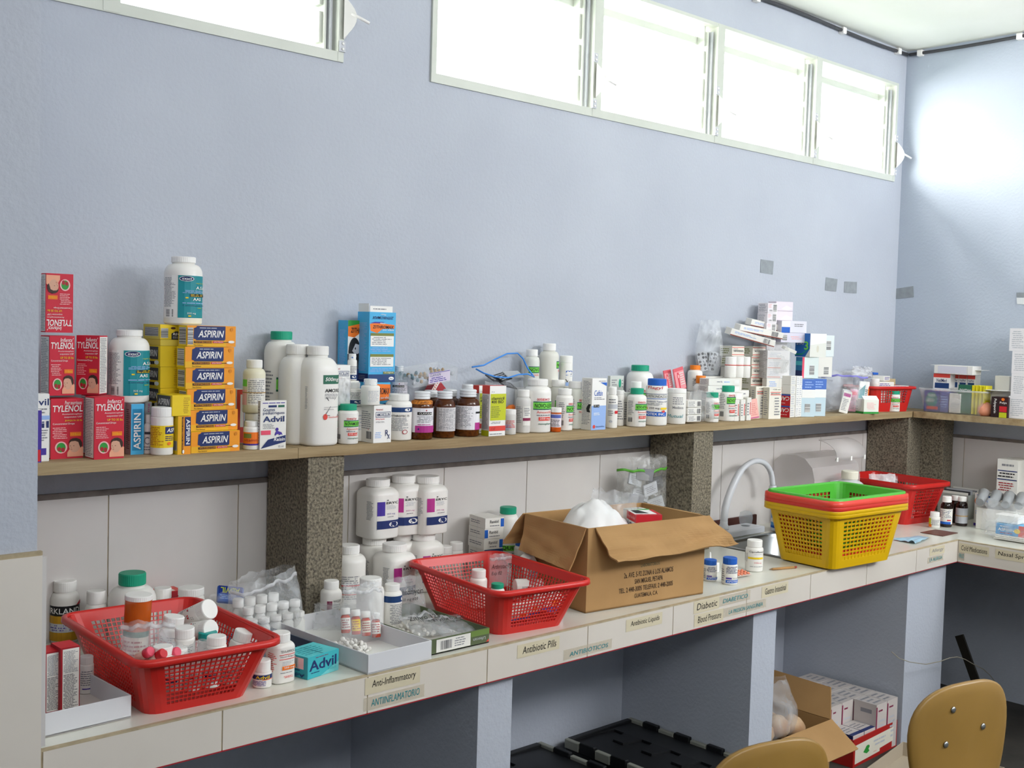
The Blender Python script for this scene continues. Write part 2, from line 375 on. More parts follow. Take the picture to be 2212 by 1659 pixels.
# cable clipped along the top of the walls
ca = MB(); pts = [(x, -.012, ZCE-.016+.005*sin(x*5)) for x in [-4+i*.1 for i in range(40)]]+[(-.02, -.014, ZCE-.018)]
ca.tube(pts, .007, 'dgray'); ca.tube([(-.014, y, ZCE-.018+.004*sin(y*6)) for y in [-.02-i*.12 for i in range(25)]], .007, 'dgray')
cab = empty('cable', (0, 0, 0)); tag(cab, 'dark cable clipped along the top of the walls under the ceiling', 'cable'); ca.build('cable_run', cab)
for p in ((-.1, -.012), (-.55, -.012), (-1.15, -.012), (-.012, -.07), (-.012, -.5), (-.012, -1.0)):
    c_ = MB(); c_.box((p[0]-.012, p[1]-.012, ZCE-.032), (p[0]+.012, p[1]+.012, ZCE-.006), 'white', ch=.002); c_.build('clip', cab)
# windows
def window(n, x0, x1, mull):
    t = empty('window_%d' % n, (0, 0, 0)); tag(t, kind='structure')
    f = MB(); fw = .026
    for a, b in (((x0, -.006, ZW0), (x1, .07, ZW0+fw)), ((x0, -.006, ZW1-.012), (x1, .07, ZW1)), ((x0+.0005, -.0068, ZW0+.001), (x0+fw*.7, .0695, ZW1-.001)), ((x1-fw*.7, -.0068, ZW0+.001), (x1-.0005, .0695, ZW1-.001))): f.box(a, b, M_ALU)
    f.box((x0, .06, ZW1-.075), (x1, .085, ZW1-.045), M_ALU)
    for x in mull: f.box((x-.02, -.0072, ZW0+.002), (x+.02, .069, ZW1-.002), M_ALU)
    f.build('window_frame', t)
    ed = [x0]+list(mull)+[x1]
    for i in range(len(ed)-1):
        a, b = ed[i]+.035, ed[i+1]-.045
        p = MB()
        for k in range(4):
            zc_ = ZW0+.07+k*.098
            p.add([(a, .045, zc_-.04), (b, .045, zc_-.04), (b, .085, zc_+.05), (a, .085, zc_+.05), (a, .049, zc_-.042), (b, .049, zc_-.042), (b, .089, zc_+.048), (a, .089, zc_+.048)],
                  [(0, 1, 2, 3), (7, 6, 5, 4), (0, 4, 5, 1), (3, 2, 6, 7)], M_PANE)
        p.build('louvre_pane', t)
        ch = MB(); X = ed[i+1]-.045
        ch.box((X, .02, ZW0+.03), (X+.006, .06, ZW1-.03), M_ALU); ch.box((X+.012, .01, ZW0+.03), (X+.018, .06, ZW1-.03), 'silver')
        for k in range(4): ch.box((X-.01, .03, ZW0+.05+k*.098), (X, .075, ZW0+.13+k*.098), M_ALU)
        ch.build('clip_channel', t)
        op = MB(); X = ed[i+1]-.012 if i+1 < len(ed)-1 else x1-.004
        zc_ = ZW0+.115
        op.add([(X-.004+.026*q*sin(pi*a_/10), -.012-.022*sin(pi*a_/10)*(q > 0)-.004, zc_-.055+.11*a_/10) for q in (0, 1) for a_ in range(11)]+
               [(X+.006+.026*q*sin(pi*a_/10), -.004, zc_-.055+.11*a_/10) for q in (0, 1) for a_ in range(11)],
               [(a_, a_+1, a_+12, a_+11) for a_ in range(10)]+[(11+a_, 12+a_, 34+a_, 33+a_) for a_ in range(10)]+[(22+a_, 23+a_, 34+a_, 33+a_) for a_ in range(10)], 'white')
        op.tube([(X+.01, -.03, zc_+.01), (X+.05, -.055, zc_-.012)], .004, 'white')
        for dz in (-.075, .072):
            op.box((X-.012, -.012, zc_+dz-.014), (X+.006, -.005, zc_+dz+.014), 'lgray')
            for e_ in (-.007, .007): op.lathe([(.004, 0), (.003, .003)], 'white', 10, X=Matrix.Translation((X-.003, -.012, zc_+dz+e_)) @ Matrix.Rotation(pi/2, 4, 'X'))
        op.build('crank_handle', t)
    return t
w1 = window(1, WIN[0][0], WIN[0][1], [-4.8, -3.60]); w2 = window(2, WIN[1][0], WIN[1][1], [-1.99, -1.345, -.70])
sc_ = MB(); sc_.deco(flat((-2.005, -.0065, 2.56), (0, 0, -.14), (.025, 0, 0)), [('T', 'caliente', 0, .1, .95, .9, 'navy')]); sc_.build('handwriting', w2)

# ================================================================== COUNTER, SHELVES, BLOCKS
ct = empty('tiled_counter', (0, 0, 0)); tag(ct, 'cream tiled L-shaped counter on blue plastered piers', 'counter')
SK = (-1.50, -1.06, -.57, -.14)      # sink cut-out x0 x1 y0 y1
m = MB()
def slab(a, b, c, d):
    m.box((a, c, ZC-.075), (b, d, ZC), M_TOP)
slab(-3.985, SK[0], -DC+.006, -.009); slab(SK[1], -.009, -DC+.006, -.009); slab(SK[0], SK[1], -DC+.006, SK[2]); slab(SK[0], SK[1], SK[3], -.009)
slab(-DC+.006, -.009, -2.5, -DC+.006)
m.build('countertop', ct)
m = MB()
tiles(-3.985, -DC, .3365, lambda a, b: m.box((a, -DC-.002, ZC-.0805), (b, -DC+.006, ZC-.003), M_TILE), 0, 0, 0, 0, off=-3.979)
k = -DC-.004
while k > -2.5: m.box((-DC-.002, k-.333, ZC-.0805), (-DC+.006, k, ZC-.003), M_TILE); k -= .3365
m.build('front_tiles', ct)
m = MB(); m.box((-3.985, -DC, ZC-.083), (-DC+.004, -DC+.0065, ZC-.0003), M_GROUT); m.box((-DC, -2.5, ZC-.083), (-DC+.0065, -DC, ZC-.0003), M_GROUT)
m.box((-3.985, -DC-.0022, ZC-.003), (-DC, -DC+.008, ZC+.0003), M_GROUT); m.box((-DC-.0022, -2.5, ZC-.003), (-DC+.008, -DC+.008, ZC+.0003), M_GROUT)
m.box((-3.985, -DC-.001, ZC-.0835), (-DC, -DC+.004, ZC-.0805), 'dred'); m.box((-DC-.001, -2.5, ZC-.0835), (-DC+.004, -DC, ZC-.0805), 'dred')
m.build('grout', ct)
for a, b, c, d in ((-2.965, -2.857, -.605, -.1), (-1.875, -1.755, -.605, -.1), (-.93, -.77, -.60, -.1), (-.77, -.645, -.60, -.45), (-3.985, -.1, -.1, -.001), (-.1, -.001, -2.5, -.1), (-.6, -.1, -1.75, -1.63)):
    p = MB(); p.box((a, c, 0), (b, d, ZC-.075), M_WALL); p.build('pier' if d-c > .1 and b-a < .5 else 'rear_panel', ct)
# shelf boards
def board(label, lo, hi):
    m = MB(); nx = max(2, int(max(hi[0]-lo[0], hi[1]-lo[1])/.05)); ax = 0 if hi[0]-lo[0] > hi[1]-lo[1] else 1
    V = []; 
    for i in range(nx+1):
        t_ = i/nx
        for (s, z) in ((0, 0), (0, 1), (1, 1), (1, 0)):
            nz = noise.noise(Vector((t_*30, s*9, z*5)))*.0022*(s == 0)
            if ax == 0: V.append((lo[0]+(hi[0]-lo[0])*t_, (lo[1] if s == 0 else hi[1])+nz, (lo[2] if z == 0 else hi[2])+nz*.5*(z == 0)))
            else: V.append(((lo[0] if s == 0 else hi[0])+nz, lo[1]+(hi[1]-lo[1])*t_, (lo[2] if z == 0 else hi[2])))
    F = []
    for i in range(nx): F += [(i*4+k, i*4+(k+1) % 4, i*4+4+(k+1) % 4, i*4+4+k) if ax else (i*4+k, i*4+4+k, i*4+4+(k+1) % 4, i*4+(k+1) % 4) for k in range(4)]
    F += [(0, 1, 2, 3), (nx*4+3, nx*4+2, nx*4+1, nx*4)]
    m.add(V, F, M_WOOD); return tag(m.build('wooden_shelf', None, (0, 0, 0)), label, 'shelf', 'rough plank shelf boards')
X12 = at(641, 975, 1, -DS).x
board('rough plank shelf board at the left, under the red and yellow cartons', (-3.985, -DS-.006, ZS-.025), (X12, -.001, ZS))
board('long rough plank shelf board in the middle along the back wall', (X12+.005, -DS, ZS-.0255), (-.002, -.001, ZS-.0005))
board('rough plank shelf board on the right-hand wall beyond the corner', (-.205, -2.4, ZS-.0255), (-.001, -DS-.004, ZS-.0005))
def block(label, x0, x1, y0, y1):
    m = MB(); n = 14; V = []; F = []
    zz = [ZC+(ZS-.0265-ZC)*i/n for i in range(n+1)]
    per = []
    for (a, b, c, d) in ((x0, y0, x1, y0), (x1, y0, x1, y1), (x1, y1, x0, y1), (x0, y1, x0, y0)):
        for i in range(6): per.append((a+(c-a)*i/6, b+(d-b)*i/6))
    for z in zz:
        for (x, y) in per:
            q = noise.noise(Vector((x*38, y*38, z*38)))*.0028
            V.append((x+q, y+q if y < -.01 else y, z))
    k = len(per)
    for j in range(n): F += [(j*k+i, j*k+(i+1) % k, (j+1)*k+(i+1) % k, (j+1)*k+i) for i in range(k)]
    F += [tuple(range(k-1, -1, -1)), tuple(n*k+i for i in range(k))]
    m.add(V, F, M_CONC); return tag(m.build('concrete_block', None, (0, 0, 0)), label, 'concrete block', 'concrete blocks holding up the shelf')
block('rough grey concrete block at the far left beside the tiled partition', -3.982, -3.885, -.2, -.013)
block('rough concrete block under the joint of the two shelf boards', -3.18, -3.075, -.2, -.013)
block('rough concrete block between the cardboard box and the tap', -1.67, -1.565, -.2, -.013)
block('concrete block in the corner with its dark side towards the tap', -.215, -.10, -.2, -.013)
block('paler concrete block in the corner, right beside the right-hand wall', -.098, -.013, -.30, -.08)

# ================================================================== SHELF, LEFT BOARD
FY = -.19
def tyl(x0, x1, name='Infants\'', sub='UP TO 35 lbs'):
    return (('R', 0, 0, 1, 1, 'tyl'), ('T', name, .42, .90, .95, .965, 'white', 0, .01, .2), ('T', 'TYLENOL', .05, .78, .97, .89, 'white', 0, .03, .12),
     ('T', 'Acetaminophen', .33, .725, .95, .755, 'white'), ('T', 'suspension USP', .40, .675, .95, .71, 'white'), ('T', sub, .42, .615, .95, .65, 'yellow', 0, .02),
     ('T', 'Concentrated Drops', .05, .56, .72, .60, 'white'), ('L', .05, .33, .5, .53, 7, 'lpink'), ('R', .58, .37, .93, .44, 'orange'), ('T', '+10 Bonus', .61, .385, .9, .425, 'yellow'),
     ('E', .12, .09, .5, .29, 'lpink'), ('E', .17, .11, .45, .27, 'grn'), ('E', .19, .13, .31, .2, 'dred'), ('E', .31, .11, .43, .19, 'dred'),
     ('P', [(.5, .03), (1, .03), (1, .18), (.86, .22), (.62, .2), (.5, .1)], 'peach'), ('E', .55, .1, .90, .32, 'skin'), ('P', [(.53, .25), (.58, .31), (.66, .335), (.78, .34), (.9, .315), (.96, .26), (.96, .2), (.91, .17), (.87, .22), (.84, .27), (.74, .29), (.62, .285)], '#3a2418'), ('E', .68, .205, .72, .215, 'brown'), ('E', .58, .205, .61, .215, 'brown'), ('E', .595, .145, .66, .155, '#b8604c'), ('E', .61, .165, .635, .195, '#c88c74'))
def rot180(L):
    out = []
    for it in L:
        it = list(it)
        if it[0] in 'RELBO': it[1:5] = [1-it[3], 1-it[4], 1-it[1], 1-it[2]]
        elif it[0] == 'T': it[2:6] = [1-it[4], 1-it[5], 1-it[2], 1-it[3]]; it = it+[0]*(8-len(it)) if len(it) < 8 else it; it[7] = (it[7]+180) % 360
        elif it[0] == 'P': it[1] = [(1-a, 1-b) for a, b in it[1]]
        out.append(tuple(it))
    return tuple(out)
facts = (('R', .06, .02, .94, .98, 'off'), ('L', .12, .04, .9, .96, 34, 'gray'))
GT = 'red infant drops cartons'
def T(label, xl, xc, xr, yt, yb, Y, z, **k):
    flip = k.pop('flip', 0); nm = k.pop('nm', "Infants'"); sub = k.pop('sub', 'UP TO 35 lbs'); f = tyl(0, 0, nm, sub)
    return carton('medicine_carton', label, xl, xc, xr, yt, yb, Y, z, front=rot180(f) if flip else f, left=facts, body='tyl', group=GT, **k)
o, h1, P = T('red infant drops carton in the front of the lowest row, nearest the shelf edge', 204, 204, 268, 844, 979, -.205, ZS, dep_=.05)
o, h2, P = T('red infant drops carton standing behind the front one, its white facts panel showing', 181, 195, 240, 843, 973, -.13, ZS, dep_=.05)
o, h3, P = T('red drops carton with French wording in the lowest row at the left', 108, 110, 180, 840, 971, -.16, ZS, nm='Pour nourrissons', sub="JUSQU'A 35 lb", dep_=.05)
HT = max(h1, h2, h3)
T('red infant drops carton in the second row at the left', 87, 107, 161, 705, 835, -.145, ZS+HT+.001, mx=.06)
T('red infant drops carton in the second row at the right, side facts showing', 164, 165, 214, 708, 836, -.118, ZS+HT+.001, yaw=-.8, dep_=.045, right=facts)
T('red infant drops carton standing upside down on top of the pile', 88, 99, 158, 574, 702, -.13, ZS+2*HT+.002, mx=.06, flip=1)
advf = (('T', 'vil', .3, .83, .95, .93, 'navy', 0, .03), ('L', .2, .7, .9, .8, 2, 'gray'), ('R', 0, .62, 1, .68, 'sky'), ('T', 'il', .5, .5, .95, .6, 'navy', 0, .03), ('L', .2, .3, .9, .48, 5, 'gray'), ('R', .3, .1, .8, .2, 'purple'))
carton('medicine_carton', 'white and purple carton half hidden by the partition, behind its slim neighbour', 70, 72, 107, 833, 981, -.19, ZS, dep_=.03, front=advf, body='white')
carton('medicine_carton', 'slim purple and red carton at the very left end of the shelf', 68, 70, 90, 874, 990, -.207, ZS, dep_=.012, colf='purple', front=(('R', .1, .03, .9, .25, 'red'), ('R', .1, .3, .35, .95, 'off')), body='white')
# blue low-dose box and the white-and-teal ASA bottle standing on it
asa81 = (('R', 0, 0, 1, 1, 'lblue'), ('R', .1, .08, .85, .9, '#1a86b8'), ('T', 'ASPIRIN', .2, .1, .75, .82, 'white', 90, .03))
o, h81, P81 = carton('medicine_carton', 'tall blue and silver carton with sideways lettering under the teal-label bottle', 271, 283, 311, 862, 972, -.16, ZS, front=asa81, left=(('R', 0, 0, 1, 1, 'silver'), ('L', .2, .1, .8, .9, 20, 'dgray')), body='silver', mx=.09)
carton('medicine_carton', 'silver carton with rounded pink milligram mark behind the blue one', 312, 313, 328, 862, 972, -.11, ZS, dep_=.05, h=h81, front=(('T', '81 mg', .3, .6, .7, .97, 'mag', 90), ('R', .1, .3, .9, .5, 'tealb')), body='silver')
asal = (('R', .34, 0, 1, 1, 'teal'), ('R', 0, 0, .33, 1, 'white'), ('L', .02, .25, .3, .95, 22, 'gray'), ('B', .1, .02, .26, .2, 1), ('E', .36, .86, .62, .985, 'white'), ('E', .37, .87, .61, .975, 'navy'), ('T', 'exact', .41, .895, .58, .95, 'white', 0, .01),
 ('T', 'regular strength', .66, .80, .98, .84, 'lime'), ('T', 'A.S.A.', .66, .68, .93, .75, 'white', 0, .03), ('L', .42, .58, .97, .66, 3, 'sky'), ('R', .55, .50, .97, .57, 'black'), ('L', .56, .505, .96, .565, 2, 'yellow'), ('R', .47, .46, .52, .49, 'yellow'), ('T', 'AAS', .6, .41, .78, .48, 'white', 0, .03),
 ('L', .42, .33, .95, .37, 1, 'sky'), ('T', 'a enrobage enterique', .42, .27, .97, .315, 'navy'), ('L', .7, .22, .85, .25, 1, 'lime'), ('T', '325 mg', .5, .08, .66, .13, 'white'), ('R', .52, .03, .57, .06, 'yellow'))
def ASA(label, px, wpx, yt, yb, Yf, z): return bottle('pill_bottle', label, px, wpx, yt, yb, Yf, z, capw=.64, caph=.085, sho=.17, deco=asal, lab=(.1, .72), ang=170, dang=12, group='large white and teal ASA bottles')
ASA('large white bottle with a teal label standing behind the red cartons', 279, 84, 706, 865, -.15, ZS+h81+.001)
# aspirin cartons
aspf = (('R', 0, 0, 1, 1, 'aor'), ('R', 0, 0, .8, .3, '#efb41a'), ('P', [(.13, .38), (.19, .33), (.2, .93), (.14, .88)], 'navy'), ('P', [(.18, .3), (.76, .3), (.78, .36), (.78, .98), (.2, .98), (.18, .9)], 'navy'), ('T', 'ASPIRIN', .22, .44, .75, .78, 'white', 0, .035, .25), ('L', .25, .85, .7, .93, 1, 'lgray'),
 ('R', .14, .16, .5, .27, 'black'), ('T', 'WITH STOMACH GUARD', .16, .18, .5, .25, 'aor', 0, .02), ('R', .52, .17, .74, .27, 'red'), ('T', 'EXTRA STRENGTH', .54, .19, .73, .25, 'white'), ('R', .74, .2, .9, .23, 'black'), ('E', .84, .17, .97, .3, 'white'), ('T', 'Pain Reliever', .14, .04, .32, .11, 'black'), ('E', .88, .75, .94, .93, '#d98414'))
aspl = (('R', 0, 0, 1, 1, 'yellow'), ('B', .1, .1, .9, .9, 1))
GA = 'yellow and orange headache tablet cartons in the tall column'
ya = [(924, 974, 413, 522, -.195), (876, 924, 409, 515, -.18), (828, 876, 404, 511, -.18), (783, 828, 401, 511, -.18), (735, 783, 400, 512, -.18), (686, 733, 404, 507, -.18)]
z = ZS; words_ = ['at the bottom of the right-hand column', 'second from the bottom of the right-hand column', 'third from the bottom of the right-hand column', 'fourth from the bottom of the right-hand column', 'second from the top of the right-hand column', 'topmost of the right-hand column, white barcode at its end']
ZA = []
for i, (yt, yb, x0, x1, Y) in enumerate(ya):
    P_ = at(x0, (yt+yb)/2, 1, Y); ft = aspf if i % 2 == 0 else tuple((q[0], 'POUR ESTOMACS SENSIBLES')+q[2:] if q[0] == 'T' and q[1].startswith('WITH') else q for q in aspf)
    if i == 5: ft = ft+(('B', .01, .1, .12, .9, 1),)
    o, hh, P_ = carton('medicine_carton', 'yellow-orange tablet carton, '+words_[i], x0-18, x0, x1, yt, yb, Y, z, front=ft, left=aspl, body='yellow', group=GA, h=.0475, wid=.122, mx=.06)
    z += .0481; ZA.append(z)
# the rank to its left
aspn = (('R', 0, 0, 1, 1, 'yellow'), ('R', .03, .35, .9, .95, 'dgray'), ('T', 'ASPIRIN', .1, .48, .85, .8, 'white', 0, .03, .2), ('R', .03, .1, .7, .25, 'black'), ('E', .7, .1, .95, .3, 'white'))
yel = (('R', 0, 0, 1, 1, 'yellow'), ('L', .6, .1, .95, .9, 9, '#b89020'))
vert = (('R', 0, 0, 1, 1, 'aor'), ('R', 0, 0, .35, 1, '#efb41a'), ('R', .3, .02, .42, .98, 'black'), ('T', 'WITH STOMACH GUARD', .32, .1, .4, .95, 'aor', 270, .02), ('R', .52, .22, .98, .98, 'navy'), ('T', 'ASPIRIN', .62, .26, .92, .92, 'white', 270, .035), ('E', .35, .02, .5, .12, 'white'))
o, hv, _ = carton('medicine_carton', 'yellow-orange tablet carton standing on end with sideways lettering', 374, 384, 412, 896, 979, -.205, ZS, front=vert, left=(('R', 0, 0, 1, 1, 'yellow'), ('B', .1, .1, .9, .35, 0)), body='yellow', mx=.04)
o, hj, _ = carton('medicine_carton', 'yellow tablet carton lying on the one that stands on end', 352, 372, 412, 851, 896, -.205, ZS+hv+.001, left=aspn, front=yel, body='yellow', yaw=0, dep_=.075)
zz = ZS
for i, (yt, yb, lb) in enumerate(((930, 971, None), (890, 930, None), (851, 893, 'lowest'), (800, 851, 'middle'), (750, 800, 'topmost'))):
    hh = .0475
    if lb: carton('medicine_carton', 'yellow tablet carton in the left-hand pile of the yellow cartons, the %s one seen' % lb, 325, 346, 396, yt, yb, -.125, zz, h=hh, left=aspn, front=yel, body='yellow', yaw=0, wid=.055, dep_=.09, group='yellow cartons of the left pile')
    else: carton('medicine_carton', 'yellow tablet carton in the left-hand pile, the %s of the two hidden low' % ('lower' if i == 0 else 'upper'), 325, 346, 396, yt, yb, -.125, zz, h=hh, left=aspn, front=yel, body='yellow', wid=.055, dep_=.09, group='yellow cartons of the left pile')
    zz += hh+.0005
carton('medicine_carton', 'flat pale yellow carton under the upright regular strength carton', 340, 346, 395, 735, 750, -.125, zz, h=.014, colf='#e8cf50', left=(('R', 0, 0, 1, 1, '#d8b83a'),), body='yellow', wid=.055, dep_=.09); zz += .0145
reg = (('R', 0, 0, 1, 1, 'yellow'), ('B', .03, .1, .32, .75, 1), ('E', .42, .68, .62, .85, 'brown'), ('P', [(.45, 0), (1, 0), (1, .55), (.6, .55), (.45, .4)], 'black'), ('T', 'REG', .5, .28, .82, .45, 'white', 0, .03, .2), ('L', .5, .05, .95, .22, 2, 'lgray'))
o, hr, PR = carton('medicine_carton', 'upright yellow and black regular strength carton under the topmost bottle', 341, 346, 397, 688, 741, -.125, zz, front=reg, left=(('R', 0, 0, 1, 1, '#d9c14a'), ('B', .1, .2, .9, .8, 1)), body='yellow', wid=.06, dep_=.085, h=ZA[-1]-zz-.0005)
ASA('large white bottle with a teal label standing topmost on the yellow cartons', 396, 80, 542, 686, -.155, ZA[-1]+.0005)
bottle('pill_bottle', 'small white bottle with a grey label behind the yellow-label bottle', 320, 19, 887, 973, -.165, ZS, caph=.2, deco=(('R', .2, .7, .8, .8, 'dgray'), ('T', 'C', .2, .3, .6, .6, 'gray'), ('L', .1, .05, .9, .25, 2, 'gray')), lab=(.05, .7))
asl = (('L', .03, .1, .55, .95, 11, '#b86a10'), ('R', .6, .62, 1, .95, 'navy'), ('T', 'ASPI', .64, .7, 1, .88, 'white', 0, .03, .2), ('L', .6, .3, 1, .55, 3, 'navy'), ('E', .66, .12, .8, .26, 'orange'))
bottle('pill_bottle', 'white bottle with a yellow label and ridged cap in front of the yellow cartons', 350, 47, 871, 979, -.208, ZS, capw=.97, caph=.2, sho=.02, deco=asl, lab=(.16, .62), lm='yellow', ang=165)
# right end of the left board
nov = lambda name, num='00406724': (('L', 0, .35, .3, .98, 9, 'gray'), ('T', num, .45, .86, .8, .95, 'red', 0, .02), ('R', .36, .56, .98, .84, 'dgreen'), ('R', .36, .6, .98, .8, 'lgreen'), ('T', name, .4, .63, .96, .77, 'black', 0, .02), ('T', 'Amoxicillin', .45, .44, .9, .53, 'wred'), ('L', .45, .34, .9, .42, 1, 'gray'), ('R', .5, .2, .85, .32, 'wred'), ('T', '250 mg', .53, .22, .82, .30, 'white'), ('T', 'novopharm', .5, .04, .9, .13, 'dgreen', 0, .03), ('B', .05, .05, .25, .25, 0))
hb = bottle('pill_bottle', 'squat grey-green jar under the banded bottle at the end of the left board', 549, 44, 888, 962, -.14, ZS, capw=.9, caph=.2, sho=.1, body=mat('#c8ccb8', .4))[1]
bottle('pill_bottle', 'cream plastic bottle with a rubber band round its label, standing on a jar', 549, 48, 768, 885, -.14, ZS+hb+.001, capw=.71, caph=.15, sho=.13, body=mat('#ece7cf', .4), deco=(('R', 0, .72, .25, .95, 'lgreen'), ('R', .27, .1, 1, 1, 'off'), ('R', 0, .1, .25, .6, 'lpink'), ('L', .3, .15, .95, .95, 13, 'gray'), ('R', 0, .5, 1, .53, '#b08a4a')), lab=(.1, .66))
carton('medicine_carton', 'small red and white carton against the wall behind the cream bottle', 506, 511, 526, 842, 960, -.06, ZS, colf='wred', front=(('R', .5, .3, .95, .9, 'off'),), body='off', dep_=.04)
bottle('pill_bottle', 'little white bottle with an orange label, beside the purple and white carton', 543, 34, 902, 966, -.2, ZS, capw=.8, caph=.17, sho=.1, deco=(('R', .1, .55, .5, .9, 'olive'), ('T', 'vitamin', .15, .3, .8, .5, 'dred'), ('R', 0, 0, 1, .12, 'purple')), lm='orange', lab=(.16, .62), ang=150)
adp = (('R', 0, 0, 1, 1, 'off'), ('L', .08, .93, .95, .97, 1, 'purple'), ('R', .3, .86, .62, .905, 'navy'), ('R', .68, .86, .92, .905, 'dgreen'), ('T', 'Gouttes', .1, .78, .55, .85, 'navy', 0, .01), ('T', 'pediatriques', .1, .7, .92, .78, 'navy', 0, .01), ('T', 'Advil', .1, .56, .92, .68, 'navy', 0, .04), ('L', .1, .42, .6, .53, 4, 'gray'), ('R', .03, .3, .4, .39, 'pink'),
 ('E', .58, .37, .7, .44, 'purple'), ('P', [(.55, .3), (.62, .38), (.72, .36), (.82, .34), (.86, .28), (.8, .3), (.74, .28), (.7, .31), (.62, .3), (.58, .27)], 'purple'), ('P', [(.03, .02), (.98, .14), (.98, .28), (.3, .2)], 'navy'), ('T', 'Raisin', .52, .165, .95, .235, 'white', 0, .03, .2), ('T', '15 ml', .7, .03, .9, .07, 'navy'))
carton('medicine_carton', 'purple and white infant drops carton with a crawling baby, by the board joint', 557, 562, 618, 859, 965, -.205, ZS, front=adp, left=(('R', 0, 0, 1, 1, 'lgray'), ('L', .1, .1, .9, .9, 14, 'gray')), body='off', mx=.03)

# ================================================================== SHELF, MIDDLE BOARD
bottle('pill_bottle', 'very large white bottle with a green cap and green name band', 606, 72, 713, 953, -.088, ZS, capw=.64, caph=.075, sho=.13, cap='green', deco=nov('NOVAMOXIN'), lab=(.2, .66), ang=160, dang=8)
amx = (('R', .45, .84, 1, .99, 'dgreen'), ('T', '500mg', .5, .87, .9, .95, 'white', 0, .03, .2), ('T', 'AMOXIL', .5, .70, .98, .76, 'black', 0, .03, .1), ('T', 'AMOXICILLIN', .5, .64, .85, .68, 'gray'), ('T', 'CAPSULES', .5, .59, .8, .63, 'gray'), ('T', '500 Capsules', .48, .40, .75, .43, 'gray'), ('R', .48, .45, .95, .455, 'gray'), ('E', .46, .24, .58, .34, 'wred'), ('T', 'GlaxoSmithKline', .6, .27, .95, .3, 'wred'),
 ('P', [(.53, .62), (.55, .62), (.93, .3), (.92, .29)], 'dgray'), ('P', [(.86, .66), (.87, .66), (.52, .31), (.51, .32)], 'dgray'), ('P', [(.57, .31), (.57, .32), (.92, .3), (.92, .29)], 'dgray'), ('L', .03, .42, .1, .8, 16, 'gray'))
bottle('pill_bottle', 'large white capsule bottle standing behind its twin, half of its green square showing', 641, 74, 733, 951, -.158, ZS, capw=.68, caph=.1, sho=.17, se=3.2, deco=amx[:5], lab=(.12, .72), ang=125, dang=20, group='large white square-shouldered capsule bottles')
bottle('pill_bottle', 'large white capsule bottle in front with a green milligram square and a scribbled cross', 685, 84, 742, 959, -.207, ZS, capw=.58, caph=.09, sho=.17, se=3.2, deco=amx, lab=(.12, .72), ang=125, dang=24, group='large white square-shouldered capsule bottles')
sup, hs_, _ = carton('medicine_carton', 'plain white carton hidden behind the big bottles', 690, 705, 757, 860, 950, -.125, ZS, dep_=.07, wid=.07, body='off', h=.105)
am2 = (('R', 0, 0, 1, 1, 'white'), ('T', 'Novamed', .12, .87, .5, .92, 'dred', 0, .02), ('R', .1, .68, .95, .83, 'navy'), ('R', .12, .695, .93, .815, 'white'), ('T', 'AMOXICILLIN', .15, .71, .9, .8, 'navy', 0, .03), ('T', '500 mg Capsules', .1, .61, .6, .66, 'red', 0, .02), ('T', 'ANTIBACTERIAL', .1, .54, .6, .58, 'gray'), ('L', .08, .12, .5, .3, 4, 'sky'), ('T', 'R', .66, .18, .84, .34, 'navy'), ('T', 'x', .78, .1, .92, .22, 'navy'))
am3 = (('R', 0, 0, 1, 1, 'off'), ('L', .08, .35, .85, .85, 9, 'gray'), ('T', '6', .62, .33, .68, .38, 'red'), ('B', .5, .1, .88, .3, 0))
o, hA, _ = carton('medicine_carton', 'white antibiotic carton with a blue name box, the upper one of the two', 669, 712, 757, 738, 814, -.125, ZS+hs_+.001, front=am2, left=am3, top=(('L', .1, .1, .9, .9, 5, 'lgray'),), body='off', mx=.09, group='white antibiotic cartons with a blue name box')
o, hB, PB = carton('medicine_carton', 'white antibiotic carton with a blue name box, the lower one at the shelf edge', 774, 807, 845, 877, 958, -.207, ZS, front=am2, left=am3, top=(('L', .1, .1, .9, .9, 5, 'lgray'),), body='off', mx=.06, group='white antibiotic cartons with a blue name box')
zf = (('R', 0, 0, 1, 1, 'lblue'), ('P', [(.02, .83), (.3, .85), (.95, .82), (.95, .77), (.5, .76), (.3, .7), (.05, .73)], 'orange'), ('P', [(.02, .84), (.2, .86), (.6, .86), (.4, .84)], 'purple'), ('T', 'ZITHROMAX', .12, .765, .92, .81, 'black', 0, .03, .2), ('T', 'pour enfants', .5, .73, .92, .76, 'white', 0, .03), ('T', 'Pfizer', .4, .83, .6, .85, 'white'),
 ('R', .05, .51, .93, .7, 'white'), ('R', .05, .66, .93, .7, 'olive'), ('L', .1, .53, .85, .65, 5, 'gray'), ('R', .35, .53, .36, .65, 'gray'), ('R', .6, .53, .61, .65, 'gray'), ('L', .05, .43, .9, .5, 3, 'sky'),
 ('R', .05, .22, .93, .4, 'white'), ('R', .05, .36, .93, .4, 'olive'), ('L', .1, .24, .85, .35, 5, 'gray'), ('R', .35, .24, .36, .35, 'gray'), ('R', .6, .24, .61, .35, 'gray'), ('L', .05, .14, .9, .2, 3, 'sky'), ('R', .55, .115, .97, .15, 'olive'), ('T', '15 mg/mL', .6, .12, .95, .145, 'white'), ('R', 0, 0, 1, .11, 'dblue'), ('E', .76, .025, .96, .075, 'white'), ('T', 'Pfizer', .8, .035, .92, .06, 'dblue'))
zf = zf+(('T', 'ZITHROMAX', .1, .9, .9, .94, 'navy', 180, .03, .2), ('T', 'Pfizer', .4, .955, .6, .975, 'white', 180))
zl = (('R', 0, 0, 1, 1, 'lblue'), ('L', .15, .15, .85, .85, 40, 'sky'), ('R', 0, 0, 1, .12, 'navy'), ('L', .2, .03, .8, .1, 3, 'gray'))
